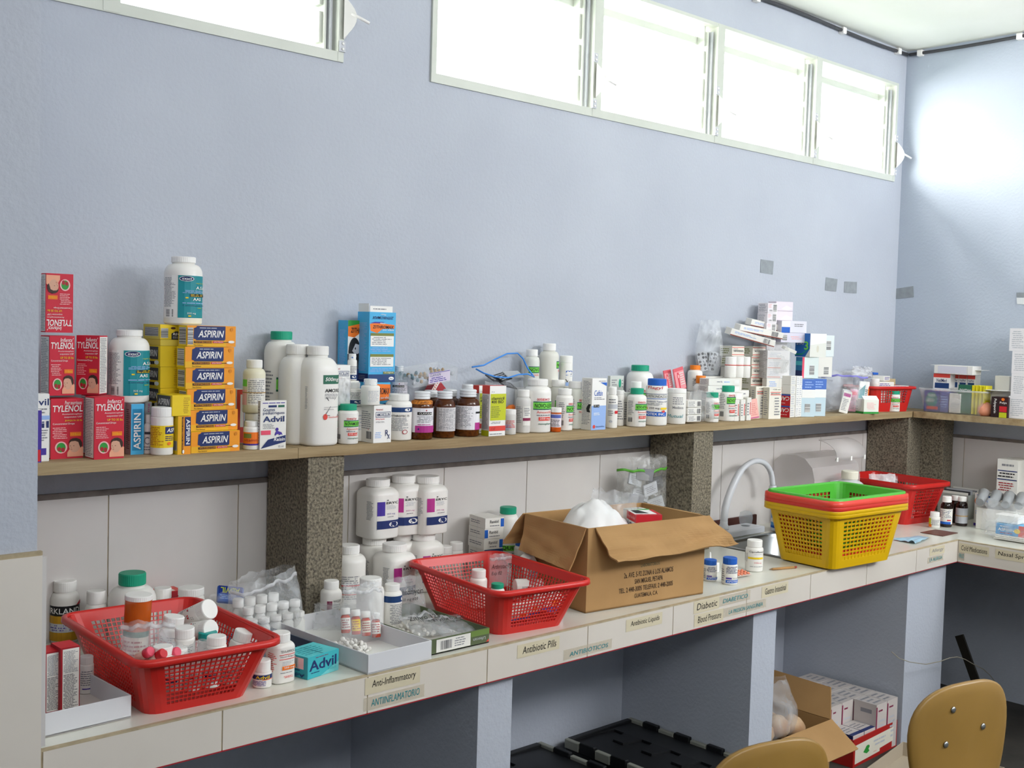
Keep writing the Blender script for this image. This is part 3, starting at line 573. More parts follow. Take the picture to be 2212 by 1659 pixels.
zb = (('R', 0, 0, 1, 1, 'dgray'), ('R', 0, .45, 1, 1, 'white'), ('R', 0, .82, 1, 1, 'grn'), ('P', [(0, .9), (1, .95), (1, .8), (.5, .72), (0, .74)], 'orange'), ('T', 'ZITHR', .2, .8, 1, .88, 'black', 0, .03, .2), ('E', .05, .25, 1.0, .72, 'black'), ('P', [(.35, .5), (.6, .62), (.9, .6), (1, .5), (.8, .45), (.5, .46)], 'lgray'), ('E', .55, .52, .65, .56, 'black'), ('P', [(.3, .25), (.6, .3), (.7, .42), (.4, .4)], 'off'), ('R', 0, 0, 1, .2, 'navy'))
# lower lying carton carries the tall one
zlow = (('R', 0, 0, 1, 1, 'lblue'), ('P', [(.0, .98), (1, .96), (1, .68), (.55, .66), (.3, .7), (0, .66)], 'orange'), ('T', 'ZITHROMAX', .3, .78, .97, .9, 'black', 0, .03, .2), ('T', 'pour enfants', .6, .68, .97, .75, 'white', 0, .02), ('E', .4, .05, 1.15, .62, 'navy'), ('P', [(.5, .1), (.7, .5), (.95, .45), (.9, .1)], 'orange'), ('R', .0, .62, .25, 1, 'grn'))
o, hz, _ = carton('medicine_carton', 'blue and orange antibiotic carton at the bottom, carrying the tall one', 772, 790, 842, 814, 935, -.10, ZS, front=zlow, left=zl, body='lblue', mx=.06)
o, hz2, PZ = carton('medicine_carton', 'tall light blue antibiotic carton with two printed tables, its white flap open', 772, 797, 854, 660, 812, -.10, ZS+hz+.001, front=zf, left=zl, body='lblue', mx=.06)
m = MB(); X_ = Matrix.Translation((PZ.x, PZ.y, ZS+hz+hz2+.001)); W_ = .075
m.box((.002, 0, 0), (W_, .0012, .016), 'white', X=X_); m.deco(flat((PZ.x, PZ.y-.0003, ZS+hz+hz2+.001), (W_, 0, 0), (0, 0, .016)), [('L', .15, .3, .9, .7, 1, 'gray')])
m.box((0, .004, -.002), (.001, .05, .022), 'white', X=X_)
fl = m.build('flap'); fl.parent = o; fl.matrix_parent_inverse = Matrix.Translation(-Vector(o.location))
o, hz3, _ = carton('medicine_carton', 'light blue antibiotic carton with a dark round picture, behind the tall one', 729, 751, 778, 680, 812, -.055, ZS+hz+.001, front=zb, left=zl, body='lblue', mx=.045)
carton('medicine_carton', 'blue carton lying low behind the small bottles, under the carton with the round picture', 735, 751, 771, 815, 935, -.055, ZS, front=zlow[:1], left=zl, body='lblue', dep_=.045, h=hz)
pfz = (('R', .25, 0, 1, .3, 'dblue'), ('E', .5, .08, .85, .24, 'white'), ('L', .3, .4, .95, .9, 5, 'gray'), ('R', 0, .35, .22, .8, 'blue'))
dotcap = noisy('dotted_cap', '#f2f2f0', '#3a7ac8', 160, .4, lo=.62, hi=.66)
bottle('pill_bottle', 'small white bottle with a blue-dotted cap and a blue square label', 766, 30, 815, 868, -.15, ZS+.09, capw=.78, caph=.24, cap=dotcap, sho=.08, deco=pfz, lab=(.1, .65))
carton('medicine_carton', 'small white carton under the two dotted-cap bottles', 748, 751, 805, 880, 940, -.155, ZS, dep_=.05, h=.0885, body='off', front=(('L', .1, .3, .9, .8, 5, 'lgray'),))
bottle('pill_bottle', 'small white bottle half hidden between the white carton and the tall blue carton', 761, 20, 754, 812, -.12, ZS+.155, capw=.8, caph=.2, cap=dotcap, sho=.1, deco=pfz, lab=(.05, .6))
carton('medicine_carton', 'narrow white carton behind, under the half hidden small bottle', 753, 756, 775, 810, 940, -.1225, ZS, dep_=.02, h=.154, body='off')
bottle('pill_bottle', 'white bottle with a dotted cap turned backwards, standing on the lower antibiotic carton', 800, 40, 818, 876, -.205, ZS+hB+.001, capw=.76, caph=.23, cap=dotcap, sho=.08, se=2.6, deco=(('R', .4, .05, .95, .9, 'off'), ('L', .42, .1, .93, .85, 8, 'lgray')), lab=(.05, .65))
bag('plastic_bag', 'clear bag of blister capsules behind the large front bottle', (at(735, 850, 1, -.155).x, -.155, ZS+.09), .05, .075, .022, yaw=-.5, seed=1, m=M_FILMW)
t_, hn, _, _ = bottle('pill_bottle', 'small white bottle with a green cap and a scribbled cross, at the shelf edge', 752, 44, 868, 957, -.207, ZS, capw=.82, caph=.15, sho=.09, cap='green', deco=nov('NOVAMOXIN')[1:]+(('P', [(.5, .8), (.52, .8), (.9, .3), (.88, .3)], 'dgray'), ('P', [(.9, .75), (.92, .74), (.5, .35), (.5, .38)], 'dgray')), lab=(.1, .7), ang=165)
bottle('pill_bottle', 'small green-capped bottle peeping out behind its twin at the left', 731, 30, 868, 951, -.165, ZS, capw=.82, caph=.15, sho=.09, cap='green', deco=nov('NOVO')[1:6], lab=(.1, .7))
bottle('pill_bottle', 'narrow white bottle squeezed between the white carton and the blue-band jar', 851, 17, 887, 956, -.17, ZS, capw=.75, caph=.15, sho=.12, deco=pfz, lab=(.1, .65))
bottle('pill_bottle', 'white jar with a broad dark blue band under its shoulder', 861, 57, 850, 953, -.195, ZS, capw=.77, caph=.14, sho=.1, deco=(('R', 0, .84, 1, 1, 'dblue'), ('E', .66, .87, .85, .97, 'white'), ('T', 'ARTHROTEC 75', .25, .68, .8, .75, 'black', 0, .02), ('L', .25, .2, .8, .66, 10, 'gray'), ('E', .6, .1, .75, .25, 'dred'), ('E', .62, .12, .73, .23, 'off')), lab=(.08, .72), ang=165)
o, hc_, _ = carton('medicine_carton', 'low white carton hidden behind the blue-band jar under the empty clear bottle', 840, 843, 885, 850, 940, -.095, ZS, dep_=.05, h=.093, body='off')
clv = (('R', .22, .72, .75, .84, 'black'), ('T', 'CLAVULIN', .28, .745, .73, .815, 'white', 0, .02), ('L', .22, .4, .95, .68, 5, 'gray'), ('R', .15, 0, 1, .28, 'mag'), ('L', .2, .3, .7, .36, 1, 'mag'), ('E', .24, .1, .3, .18, 'navy'), ('E', .5, .88, .54, .94, 'dred'))
bottle('glass_bottle', 'empty clear glass bottle with a pink and white label, standing on a carton', 862, 38, 772, 850, -.095, ZS+hc_+.001, capw=.5, caph=.16, cap=mat('#d8dadc', .3), body=M_CLEAR, sho=.3, deco=clv, lm='#e6e2ea', lab=(.02, .55), ang=150, neck=False, rings=True)
PILLS = noisy('tablets', '#8a4a12', '#d88420', 140, .6, lo=.4, hi=.6)
def amb(label, px, w_, yt, yb, Yf, deco, lm='#f0eef2', fill=.22, body=None, dang=10):
    return bottle('amber_bottle', label, px, w_, yt, yb, Yf, ZS, capw=.71, caph=.16, cap=mat('#e4e6e8', .35), rings=True, body=body or M_AMBER, sho=.2, deco=deco, lm=lm, lab=(.15, .66), ang=150, dang=dang, fill=(PILLS, fill), group='amber glass tablet bottles with white ringed caps')
amb('amber tablet bottle with a pink-footed label, leftmost of the three in front', 911, 49, 846, 952, -.203, clv, fill=.8, dang=20)
amb('dark amber bottle with a plain grey label, middle of the three in front', 960, 47, 845, 948, -.2, (('L', .1, .08, .9, .95, 16, 'gray'),), lm='#d2cfd0', fill=.45, dang=30)
amb('amber bottle with a wide label ending in pink, rightmost of the front three', 1010, 52, 843, 947, -.2, (('L', .05, .1, .65, .95, 15, 'gray'), ('R', .72, 0, 1, .3, 'mag'), ('R', .74, .68, 1, .76, 'black')), fill=.15, dang=5)
amb('amber tablet bottle standing behind and between the left and middle ones', 930, 40, 841, 942, -.14, (), fill=.3)
amb('amber tablet bottle standing right behind the middle one', 971, 42, 842, 942, -.135, (), fill=.3)
amb('amber tablet bottle behind the rightmost one, its cap showing above', 1009, 34, 833, 942, -.14, (), fill=.3)
clf = (('R', 0, 0, 1, 1, 'white'), ('R', 0, .84, .55, 1, 'white'), ('T', '35 ml', .1, .87, .28, .89, 'dgray'), ('R', .05, .31, 1, .84, 'lime'), ('T', 'clamicil', .1, .72, .88, .78, 'black', 0, .03), ('T', '400 BID', .1, .65, .85, .71, 'black', 0, .03), ('L', .1, .36, .7, .6, 6, 'olive'), ('L', .1, .24, .9, .29, 2, 'gray'), ('R', 0, .1, 1, .2, 'wred'), ('T', 'cal', .1, .12, .35, .18, 'dred'), ('L', .05, .02, .85, .06, 1, 'gray'))
cll = (('R', 0, 0, 1, 1, 'off'), ('R', 0, .84, 1, 1, 'wred'), ('R', 0, 0, 1, .11, 'lime'), ('L', .1, .14, .9, .82, 26, 'gray'))
carton('medicine_carton', 'tall white, lime and orange-red syrup carton at the shelf edge', 1041, 1057, 1092, 835, 944, -.207, ZS, front=clf, left=cll, colt='wred', body='off', mx=.05, group='lime and orange-red syrup cartons')
carton('medicine_carton', 'tall lime and orange-red syrup carton behind its twin at the left', 1020, 1034, 1060, 832, 935, -.125, ZS, front=clf, left=cll, colt='wred', body='off', mx=.05, group='lime and orange-red syrup cartons')
# ---- middle of the long board
def small(label, px, w_, yt, yb, Yf=-.2, z=ZS, **k): 
    k.setdefault('capw', .8); k.setdefault('caph', .16); k.setdefault('sho', .1)
    return bottle('pill_bottle', label, px, w_, yt, yb, Yf, z, **k)
txt = (('L', .1, .1, .9, .9, 8, 'gray'),)
rxl = (('T', 'Rx', .3, .7, .6, .92, 'navy'), ('L', .1, .1, .9, .65, 7, 'gray'))
tray = empty('plastic_tray', (at(893, 838, 1, -.135).x, -.135, at(893, 838, 1, -.135).z), rot=(radians(8), radians(-7), 0)); tag(tray, 'clear plastic tray of capsules with a pink printed strip, lying on the amber bottles', 'tray')
m = MB(); m.box((0, 0, 0), (.155, .085, .038), M_FILM); m.build('shell', tray)
m = MB(); m.deco(flat((0, -.001, 0), (.155, 0, 0), (0, 0, .038)), [('R', .33, .1, .82, .9, '#e0d4e6'), ('T', 'CLAVULIN', .36, .6, .6, .78, 'navy'), ('L', .36, .15, .8, .55, 3, 'purple'), ('R', .34, .84, .81, .88, 'purple')]); m.build('label', tray)
m = MB()
for i in range(11):
    for j in range(4): m.lathe([(.001, 0), (.0045, .002), (.0045, .008), (.001, .011)], random.choice(('#b08a4a', '#5a7f88', 'lgray')), 8, X=Matrix.Translation((.01+i*.0135, .012+j*.02, .002+random.random()*.018)))
tag(m.build('capsules', tray), kind='stuff')
m = MB(); P_ = at(951, 790, 1, -.045)
cr_ = empty('medicine_carton', (P_.x, -.045, ZS+.115), rot=(radians(-14), radians(45), 0)); 
m.box((-.028, 0, -.028), (.028, .03, .028), 'dred', ch=.001); m.deco(flat((-.028, 0, -.028), (.056, 0, 0), (0, 0, .056)), [('R', 0, 0, .22, 1, 'off'), ('L', .03, .2, .18, .8, 4, 'wred')])
m.build('carton_body', cr_); tag(cr_, 'red and white carton tipped on its corner, behind the clear tray', 'box')
zb1 = bag('zip_bag', 'clear bag with a bright blue zip holding black foil packs', (at(1090, 840, 1, -.085).x, -.085, ZS+.005), .165, .14, .07, yaw=.05, seed=3, m=M_FILM, top=.7)
m = MB(); bz = mat('#3b8be0', .3)
def zp(L): return [tuple(at(x, y, 1, Y)-Vector(zb1.location)) for x, y, Y in L]
m.tube(zp([(1020, 793, -.075), (1045, 789, -.06), (1070, 776, -.045), (1095, 764, -.035), (1118, 763, -.035), (1130, 775, -.05), (1140, 796, -.08), (1152, 812, -.1)]), .0024, bz)
m.tube(zp([(1028, 797, -.08), (1045, 806, -.1), (1070, 814, -.11), (1098, 816, -.115), (1120, 809, -.115), (1140, 808, -.11), (1154, 814, -.1)]), .0024, bz); ob = m.build('zip_strip', zb1); ob.rotation_euler = (0, 0, -.05)
for i, (px, py, rz, c_) in enumerate(((1085, 812, .3, 'black'), (1108, 806, -.2, 'silver'), (1070, 815, .1, 'dgray'), (1095, 828, 0, 'black'))):
    m = MB(); m.box((-.028, -.02, 0), (.028, .02, .003), c_, ch=.001); m.deco(flat((-.028, -.02, .003), (.056, 0, 0), (0, .04, 0)), [('L', .1, .1, .9, .9, 4, 'lgray')])
    P_ = at(px, py, 1, -.075+.004*i); ob = m.build('foil_pack', None, (P_.x, -.075+.004*i, P_.z-.005)); ob.rotation_euler = (radians(25), radians(-8+6*i), rz); tag(ob, ('upper black foil pack', 'silver foil pack', 'grey foil pack at the left', 'lower black foil pack')[i]+' inside the bag with the blue zip', 'foil pack', 'foil packs in the blue-zip bag')
m = MB(); P_ = at(1102, 870, 1, -.13); m.lathe([(.012, 0), (.014, .01), (.013, .02), (.006, .032)], 'orange', 12, X=Matrix.Rotation(.9, 4, 'Y')); tag(m.build('orange_pouch', None, (P_.x-.01, -.13, ZS+.055)), 'crumpled orange pouch beside the lime syrup carton', 'pouch')
small('little clear vial full of tablets with a white cap, right of the syrup cartons', 1102, 26, 885, 941, -.205, capw=.95, caph=.2, body=mat('#d9d5cf', .3), deco=(('L', .2, .3, .9, .95, 6, 'red'), ('L', .1, .1, .6, .6, 4, 'sky')), sho=.02)
small('frosted bottle with a label and a dark red block, beside the little vial', 1130, 32, 845, 940, -.19, capw=.78, caph=.16, sho=.12, body=mat('#d9d6d2', .35), deco=(('L', .05, .2, .45, .9, 10, 'gray'), ('R', .5, .1, .98, .9, 'off'), ('R', .5, .3, .98, .42, 'maroon'), ('L', .55, .5, .9, .85, 5, 'gray')), lab=(.12, .68))
small('large white bottle with a green band and red milligram box, mid shelf', 1160, 60, 820, 938, -.207, capw=.74, caph=.12, sho=.15, deco=nov('NOVO-LEXIN', '00583413'), lab=(.12, .68), ang=165, dang=8)
small('little amber vial with a white cap and a pink printed label, in front', 1201, 23, 882, 936, -.207, capw=1.02, caph=.19, sho=.02, body=M_RX, fill=(mat('#d9531c', .5), .25), deco=(('R', 0, .7, .9, .95, '#5a6ab8'), ('L', .05, .05, .9, .6, 5, 'dgray')), lm='#eadfe2', lab=(.2, .74))
small('white bottle with a green name band, right of the little amber vial', 1219, 37, 842, 934, -.19, capw=.8, caph=.14, deco=nov('NOVO'), lab=(.1, .7), dang=35)
small('frosted bottle with a pale label, left of the tall blue and white carton', 1241, 34, 827, 931, -.165, capw=.84, caph=.14, sho=.12, body=mat('#dcdcd2', .35), deco=nov('NOVO')[:6], lab=(.1, .66), dang=40)
small('frosted bottle behind the large green-band bottle', 1204, 30, 824, 928, -.10, capw=.95, caph=.14, sho=.12, body=mat('#dcdcd2', .35), deco=nov('NOVO')[2:6], lab=(.1, .66))
o, ha, _ = carton('medicine_carton', 'low white carton hidden under the three upper bottles', 1132, 1142, 1250, 850, 928, -.07, ZS, dep_=.065, h=.12, body='off')
zu = ZS+ha+.001
small('frosted bottle with a green band standing in the upper row, leftmost of its three', 1149, 34, 728, 812, -.07, zu, capw=.74, caph=.17, sho=.14, body=mat('#dfe0d8', .35), deco=nov('NOVO')[2:6]+(('R', .5, .1, .95, .3, 'lpink'),), lab=(.05, .66))
small('tall frosted bottle in the middle of the upper row, its green band turned away', 1186, 43, 724, 820, -.072, zu, capw=.66, caph=.16, sho=.14, body=mat('#e2e0d6', .35), deco=nov('NOVO')[2:6], lab=(.1, .7), dang=70)
small('straight white bottle with blue and black handwriting, rightmost of the upper row', 1223, 29, 743, 812, -.07, zu, capw=.98, caph=.22, sho=.02, deco=(('T', 'W3', .5, .4, .95, .75, 'blue', 90, .0), ('P', [(.5, .3), (.6, .15), (.9, .6), (.88, .62), (.6, .22), (.52, .35)], 'black'), ('R', .5, 0, 1, .18, 'sky')), lab=(.05, .7))
small('small white bottle behind the upper row, only its shoulder showing', 1169, 22, 742, 812, -.032, zu, capw=.8, caph=.16)
cef = (('R', 0, 0, 1, 1, 'white'), ('R', 0, 0, 1, .47, 'sky'), ('L', .45, .93, .98, .96, 1, 'gray'), ('P', [(.55, .92), (1, .92), (1, .85)], 'blue'), ('T', 'Ceftin', .15, .66, .72, .77, 'blue', 0, .0, .1), ('L', .15, .58, .9, .64, 2, 'gray'), ('R', .12, .44, .52, .49, 'black'), ('T', '125 mg', .15, .45, .5, .48, 'white'), ('L', .15, .28, .6, .34, 2, 'white'), ('E', .1, .03, .28, .1, 'wred'), ('T', 'GlaxoSmithKline', .32, .05, .9, .08, 'navy'))
ceL = (('R', 0, 0, 1, 1, 'off'), ('L', .08, .1, .95, .95, 30, 'gray'), ('P', [(.5, .42), (.7, .5), (.95, .5), (.8, .4), (.9, .34), (.55, .35)], 'black'))
carton('medicine_carton', 'tall white carton fading to light blue at the foot, middle of the shelf', 1256, 1278, 1309, 818, 930, -.207, ZS, front=cef, left=ceL, body='off', mx=.06)
gdot = (('R', 0, 0, 1, 1, '#cfd2cc'), ('E', .62, .25, .82, .8, 'green'), ('L', .1, .2, .5, .8, 4, 'gray'), ('L', .86, .2, .96, .8, 3, 'gray'))
o, hg, _ = carton('medicine_carton', 'white carton lying low behind, under the grey pack with a green dot', 1300, 1312, 1350, 850, 922, -.085, ZS, dep_=.06, body='off', h=.105)
carton('medicine_carton', 'flat grey pack with a green oval dot', 1312, 1318, 1347, 811, 845, -.085, ZS+hg+.001, front=gdot, body='#cfd2cc', mx=.04)
small('white bottle with a grey name panel and red corner, mid shelf', 1322, 24, 837, 927, -.195, capw=.8, caph=.18, se=2.6, deco=(('R', .2, .55, 1, .7, 'lgray'), ('L', .2, .72, .9, .9, 2, 'gray'), ('R', .7, .38, 1, .48, 'red'), ('L', .2, .3, .65, .5, 3, 'gray'), ('E', .3, .08, .55, .16, 'lgray')), lab=(.08, .8))
small('plain white jar behind, left of the two small ones', 1338, 20, 844, 922, -.15, capw=.95, caph=.12, sho=.03, deco=txt, lab=(.1, .8))
small('plain white jar with a printed side, left behind the green-capped bottle', 1349, 24, 848, 920, -.14, capw=.95, caph=.12, sho=.03, deco=txt, lab=(.1, .8), dang=40)
small('big white bottle with a green cap standing at the back', 1381, 58, 790, 915, -.10, capw=.66, caph=.1, sho=.14, cap='green', deco=nov('NOVO-CLOXIN'), lab=(.14, .6), dang=20)
small('white bottle with a white cap between the two green-capped ones', 1373, 26, 819, 915, -.165, capw=.9, caph=.14, deco=txt)
small('green-capped white bottle with a red milligram box, in front mid shelf', 1375, 42, 840, 925, -.207, capw=.68, caph=.15, sho=.12, cap='green', deco=nov('NOVO-RYTHRO'), lab=(.1, .7), dang=15)
flg = (('T', 'Flagyl', .18, .87, .7, .98, 'red', 0, .01, .1), ('R', .02, .74, .88, .755, 'navy'), ('T', 'APO-METRONIDAZOLE', .02, .64, .88, .72, 'black', 0, .0), ('R', .02, .60, .88, .615, 'blue'), ('T', 'Metronidazole Tablets USP', .05, .5, .88, .55, 'navy'), ('L', .1, .4, .85, .48, 2, 'gray'), ('R', 0, .29, .2, .35, 'yellow'), ('T', '250 mg', .27, .285, .6, .36, 'dgray', 0, .02), ('R', .64, .29, .88, .35, 'yellow'), ('R', 0, .09, .86, .22, 'blue'), ('T', 'APOTEX INC.', .06, .12, .8, .19, 'white', 0, .03), ('E', .68, .2, .8, .27, 'wred'), ('L', .9, .3, 1, .9, 12, 'gray'))
small('straight white bottle with a blue cap, red handwriting and a blue footer bar', 1418, 47, 819, 922, -.207, capw=.86, caph=.14, sho=.03, cap='blue', deco=flg, lab=(.14, .86), ang=165)
small('plain white jar with a wide flat lid, right of the blue-capped bottle', 1461, 41, 840, 919, -.2, capw=1.0, caph=.12, sho=.02, ridge=0, deco=(('L', .3, .6, .95, .9, 4, 'gray'), ('T', 'Medisca', .35, .45, .8, .55, 'gray', 0, .02), ('T', 'Mutual', .1, .12, .8, .24, 'teal', 0, .0, .2)), lab=(.1, .85))
m = MB(); P_ = at(1440, 838, 1, -.07)
for i, (dx, rz, hh, w_) in enumerate(((0, -.12, .072, .045), (.022, -.06, .078, .062))):
    t_ = empty('paper_sachet', (P_.x+dx*1.6, -.07-.018*i, ZS+.10), rot=(radians(-8), radians(-6-4*i), .1)); m = MB(); m.box((0, 0, 0), (w_, .004, hh), '#e0606a', ch=.0012)
    m.deco(flat((0, 0, 0), (w_, 0, 0), (0, 0, hh)), [('R', .05, .05, .95, .85, '#ee9aa0'), ('R', .3, .1, .42, .8, '#d83a4a'), ('E', .25, .5, .5, .75, '#d83a4a'), ('E', .29, .54, .46, .71, '#f0b0b0'), ('L', .5, .2, .9, .8, 6, 'off')]); m.build('sachet', t_)
    tag(t_, ('pink-red sachet leaning at the back, the left one', 'wider pink-red sachet leaning in front of the other')[i], 'sachet', 'pink-red sachets above the plain jar')
carton('medicine_carton', 'white carton hidden behind the plain jar, under the pink-red sachets', 1424, 1430, 1482, 850, 920, -.095, ZS, dep_=.05, body='off', h=.098)
ob_ = dict(cap='#f5851f', capw=.7, caph=.17, sho=.13)
carton('medicine_carton', 'white carton hidden low under the orange-capped bottle', 1480, 1486, 1520, 850, 915, -.06, ZS, dep_=.05, body='off', h=.095)
small('white bottle with an orange cap standing higher at the back', 1501, 32, 788, 845, -.06, ZS+.096, deco=(('L', .4, .2, .95, .8, 5, 'gray'), ('T', 'Pms', .5, .6, .8, .75, 'dgray')), **ob_)
small('white bottle with an orange cap, the lower one', 1512, 30, 819, 915, -.11, **ob_)
# bag of small cartons
bx, by = at(1503, 900, 1, -.155).x, -.155
zz = ZS+.006
for i in range(3):
    P_ = at(1482, 890, 1, -.185)
    carton('medicine_carton', ('lowest', 'middle', 'topmost')[i]+' small white carton inside the clear bag right of the plain jar', 0, 0, 0, 890, 905, fx=(P_.x+.002, -.19, 0), z=zz, wid=.062, dep_=.05, h=.023, yaw=-.15, body='off', front=(('L', .05, .1, .6, .85, 4, 'gray'), ('B', .68, .15, .95, .85, 0)), left=(('L', .1, .2, .9, .8, 3, 'gray'),), group='small cartons in the clear bag'); zz += .0245
bag('plastic_bag', 'crumpled clear bag wrapped round three small cartons', (bx+.014, -.165, ZS+.002), .11, .105, .072, yaw=-.15, seed=5, m=M_FILM, top=.3)
g3 = dict(cap='green', capw=.86, caph=.17, sho=.12)
small('green-capped white bottle at the back left of its trio', 1532, 28, 830, 905, -.11, **g3)
small('green-capped white bottle with a green band, front left of its trio', 1538, 30, 847, 913, -.2, deco=nov('NOVO-FURAN'), lab=(.1, .7), dang=20, **g3)
small('green-capped white bottle with a pen squiggle, right of its trio', 1570, 36, 834, 912, -.195, deco=nov('NOVO-PEN')+(('P', [(.7, .9), (.74, .9), (.95, .75), (.93, .74)], 'black'),), lab=(.1, .8), dang=20, **g3)
# bag of blister strips high up against the wall
P_ = at(1533, 792, 1, -.06)
bag('plastic_bag', 'tall milky clear bag of grey blister strips standing against the wall', (P_.x, -.055, ZS+.155), .105, .195, .05, yaw=-.45, seed=9, m=M_FILM, top=.35, shape=lambda v: .75+.3*sin(pi*min(1, v*1.1)))
for i in range(5):
    m = MB(); m.box((-.016, 0, 0), (.016, .003, .07), 'silver', ch=.001)
    for a in range(2):
        for b_ in range(5): m.lathe([(.005, 0), (.004, .003), (.001, .004)], 'dgray' if (a+b_+i) % 3 else 'lgray', 8, X=Matrix.Translation((-.008+a*.016, 0, .008+b_*.0135)) @ Matrix.Rotation(pi/2, 4, 'X'))
    ob = m.build('blister_strip', None, (P_.x-.026+.012*i, -.055+.006*(i % 3), ZS+.168)); ob.rotation_euler = (radians(-4+3*i), radians(-12+6*i), -.4+.1*i)
    tag(ob, ('leftmost', 'second', 'middle', 'fourth', 'rightmost')[i]+' grey blister strip inside the tall milky bag', 'blister strip', 'blister strips in the tall milky bag')
carton('medicine_carton', 'white carton hidden under the tall milky bag', 1510, 1516, 1560, 815, 910, -.08, ZS, dep_=.06, body='off', h=.15)
# flat long cartons
GL = 'long flat white cartons stacked under the red-ringed bottles'
zz = ZS+.051
lf = (('R', 0, 0, 1, 1, 'off'), ('T', 'crema 20g', .25, .4, .42, .65, 'navy', 0, .02), ('L', .45, .35, .75, .65, 1, 'sky'), ('R', .8, .25, .95, .8, 'white'))
for i in range(4):
    P_ = at(1529+(3-i)*2+(i % 2)*3, 830, 1, -.15)
    carton('medicine_carton', 'long flat white carton, '+('lowest', 'second from the bottom', 'third from the bottom', 'topmost')[i]+' of the stack under the red-ringed bottles', 0, 0, 0, 820, 835, fx=(P_.x, -.148, 0), z=zz, wid=.155-.004*i, dep_=.05, h=.0235, yaw=-.22, body='off', front=lf, left=txt, group=GL); zz += .0242
ZF = zz
carton('medicine_carton', 'white carton lying flat low down, carrying the long flat ones', 0, 0, 0, 880, 900, fx=(at(1532, 880, 1, -.14).x, -.14, 0), z=ZS, wid=.14, dep_=.05, h=.05, yaw=-.22, body='off')
for i, x in enumerate((1590, 1606, 1622)):
    small('white bottle with a red ring under its cap, '+('left', 'middle', 'right')[i]+' of the three', x-12, 25-4*(i == 2), 776, 822, -.14-.012*i, ZF, cap='white', capw=.95, caph=.42, sho=.06, deco=(('R', 0, .9, 1, 1, 'wred'),), lab=(.3, .62), ang=200, group='red-ringed white bottles')
# red-striped carton columns
rs = (('R', 0, 0, 1, 1, '#efe9dc'), ('R', .0, .82, 1, .88, 'wred'), ('R', .0, .12, 1, .18, 'wred'), ('T', 'Y METRONIDAZOL', .08, .42, .95, .62, 'dgray', 0, .03), ('L', .1, .66, .5, .78, 1, 'gray'))
rl = (('R', 0, 0, 1, 1, '#e6e2d2'), ('L', .1, .2, .9, .8, 3, 'olive'))
zz = ZS; GRS = 'cream cartons with red stripes, stacked'
for i in range(7):
    P_ = at(1618, 800, 1, -.055)
    carton('medicine_carton', 'cream red-striped carton in the right-hand stacked column, '+('lowest', 'second up', 'third up', 'fourth up', 'fifth up', 'sixth up', 'topmost')[i], 0, 0, 0, 800, 815, fx=(P_.x-.01, -.075+.003*(i % 2), 0), z=zz, wid=.07, dep_=.065, h=.0368, yaw=-.12, body='#efe9dc', front=rs, left=rl, group=GRS); zz += .0372
for i in range(2):
    P_ = at(1583, 750, 1, -.075)
    carton('medicine_carton', ('lower', 'upper')[i]+' cream red-striped carton of the pair left of the column', 0, 0, 0, 750, 770, fx=(P_.x-.008*i, -.078, 0), z=ZS+.186+i*.0372, wid=.064, dep_=.06, h=.0368, yaw=-.12, body='#efe9dc', front=rs, left=rl, group=GRS)
carton('medicine_carton', 'plain cream carton under the pair of red-striped ones', 0, 0, 0, 800, 850, fx=(at(1583, 800, 1, -.075).x, -.065, 0), z=ZS, wid=.064, dep_=.05, h=.185, yaw=-.12, body='#efe9dc')
sv = (('R', 0, 0, 1, 1, '#efe9dc'), ('R', .1, .84, .95, .86, 'wred'), ('R', .1, .76, .95, .78, 'wred'), ('T', 'METRONIDAZOL', .15, .79, .9, .83, 'dgray', 0, .02), ('T', '120 ml', .3, .92, .9, .96, 'dgray'), ('L', .45, .1, .9, .7, 7, 'gray'))
sl = (('R', 0, 0, 1, 1, '#e6e2d2'), ('L', .15, .1, .8, .9, 12, 'gray'))
carton('medicine_carton', 'upright cream syrup carton with red stripes, the back one of two', 1622, 1632, 1656, 833, 902, -.15, ZS, front=sv, left=sl, body='#efe9dc', yaw=-.2, mx=.05, group='upright cream syrup cartons')
carton('medicine_carton', 'upright cream syrup carton with red stripes, the front one of two', 1648, 1661, 1687, 838, 906, -.19, ZS, front=sv, left=sl, body='#efe9dc', yaw=-.2, mx=.05, group='upright cream syrup cartons')
for i in range(3):
    P_ = at(1589+i*13, 900, 1, -.2)
    carton('medicine_carton', 'slim white upright carton with a red edge, '+('left', 'middle', 'right')[i]+' of three behind the shelf edge', 0, 0, 0, 866, 910, fx=(P_.x, -.195, 0), z=ZS, wid=.02, dep_=.028, h=.075+.006*(i == 2), yaw=-.3, body='off', front=(('R', .7, .25, .85, .8, 'wred'), ('L', .1, .2, .55, .8, 5, 'gray')), left=txt, group='slim white cartons with a red edge')
carton('medicine_carton', 'short white carton lying across behind the slim upright ones', 1588, 1590, 1618, 850, 864, -.165, ZS+.08, h=.0245, dep_=.02, body='off', front=(('T', 'cream', .4, .4, .7, .6, 'navy'),), fx=None)
m = MB(); P_ = at(1617, 903, 1, -.17); m.box((0, 0, 0), (.045, .0015, .07), '#f0b4aa'); m.deco(flat((0, 0, 0), (.045, 0, 0), (0, 0, .07)), [('L', .1, .15, .9, .8, 7, '#d88880'), ('R', 0, .03, 1, .07, 'mag')]); ob = m.build('leaflet', None, (P_.x-.005, -.178, ZS+.001)); ob.rotation_euler = (radians(-6), radians(-7), -.25); tag(ob, 'pink printed leaflet leaning against the cream syrup cartons', 'leaflet')
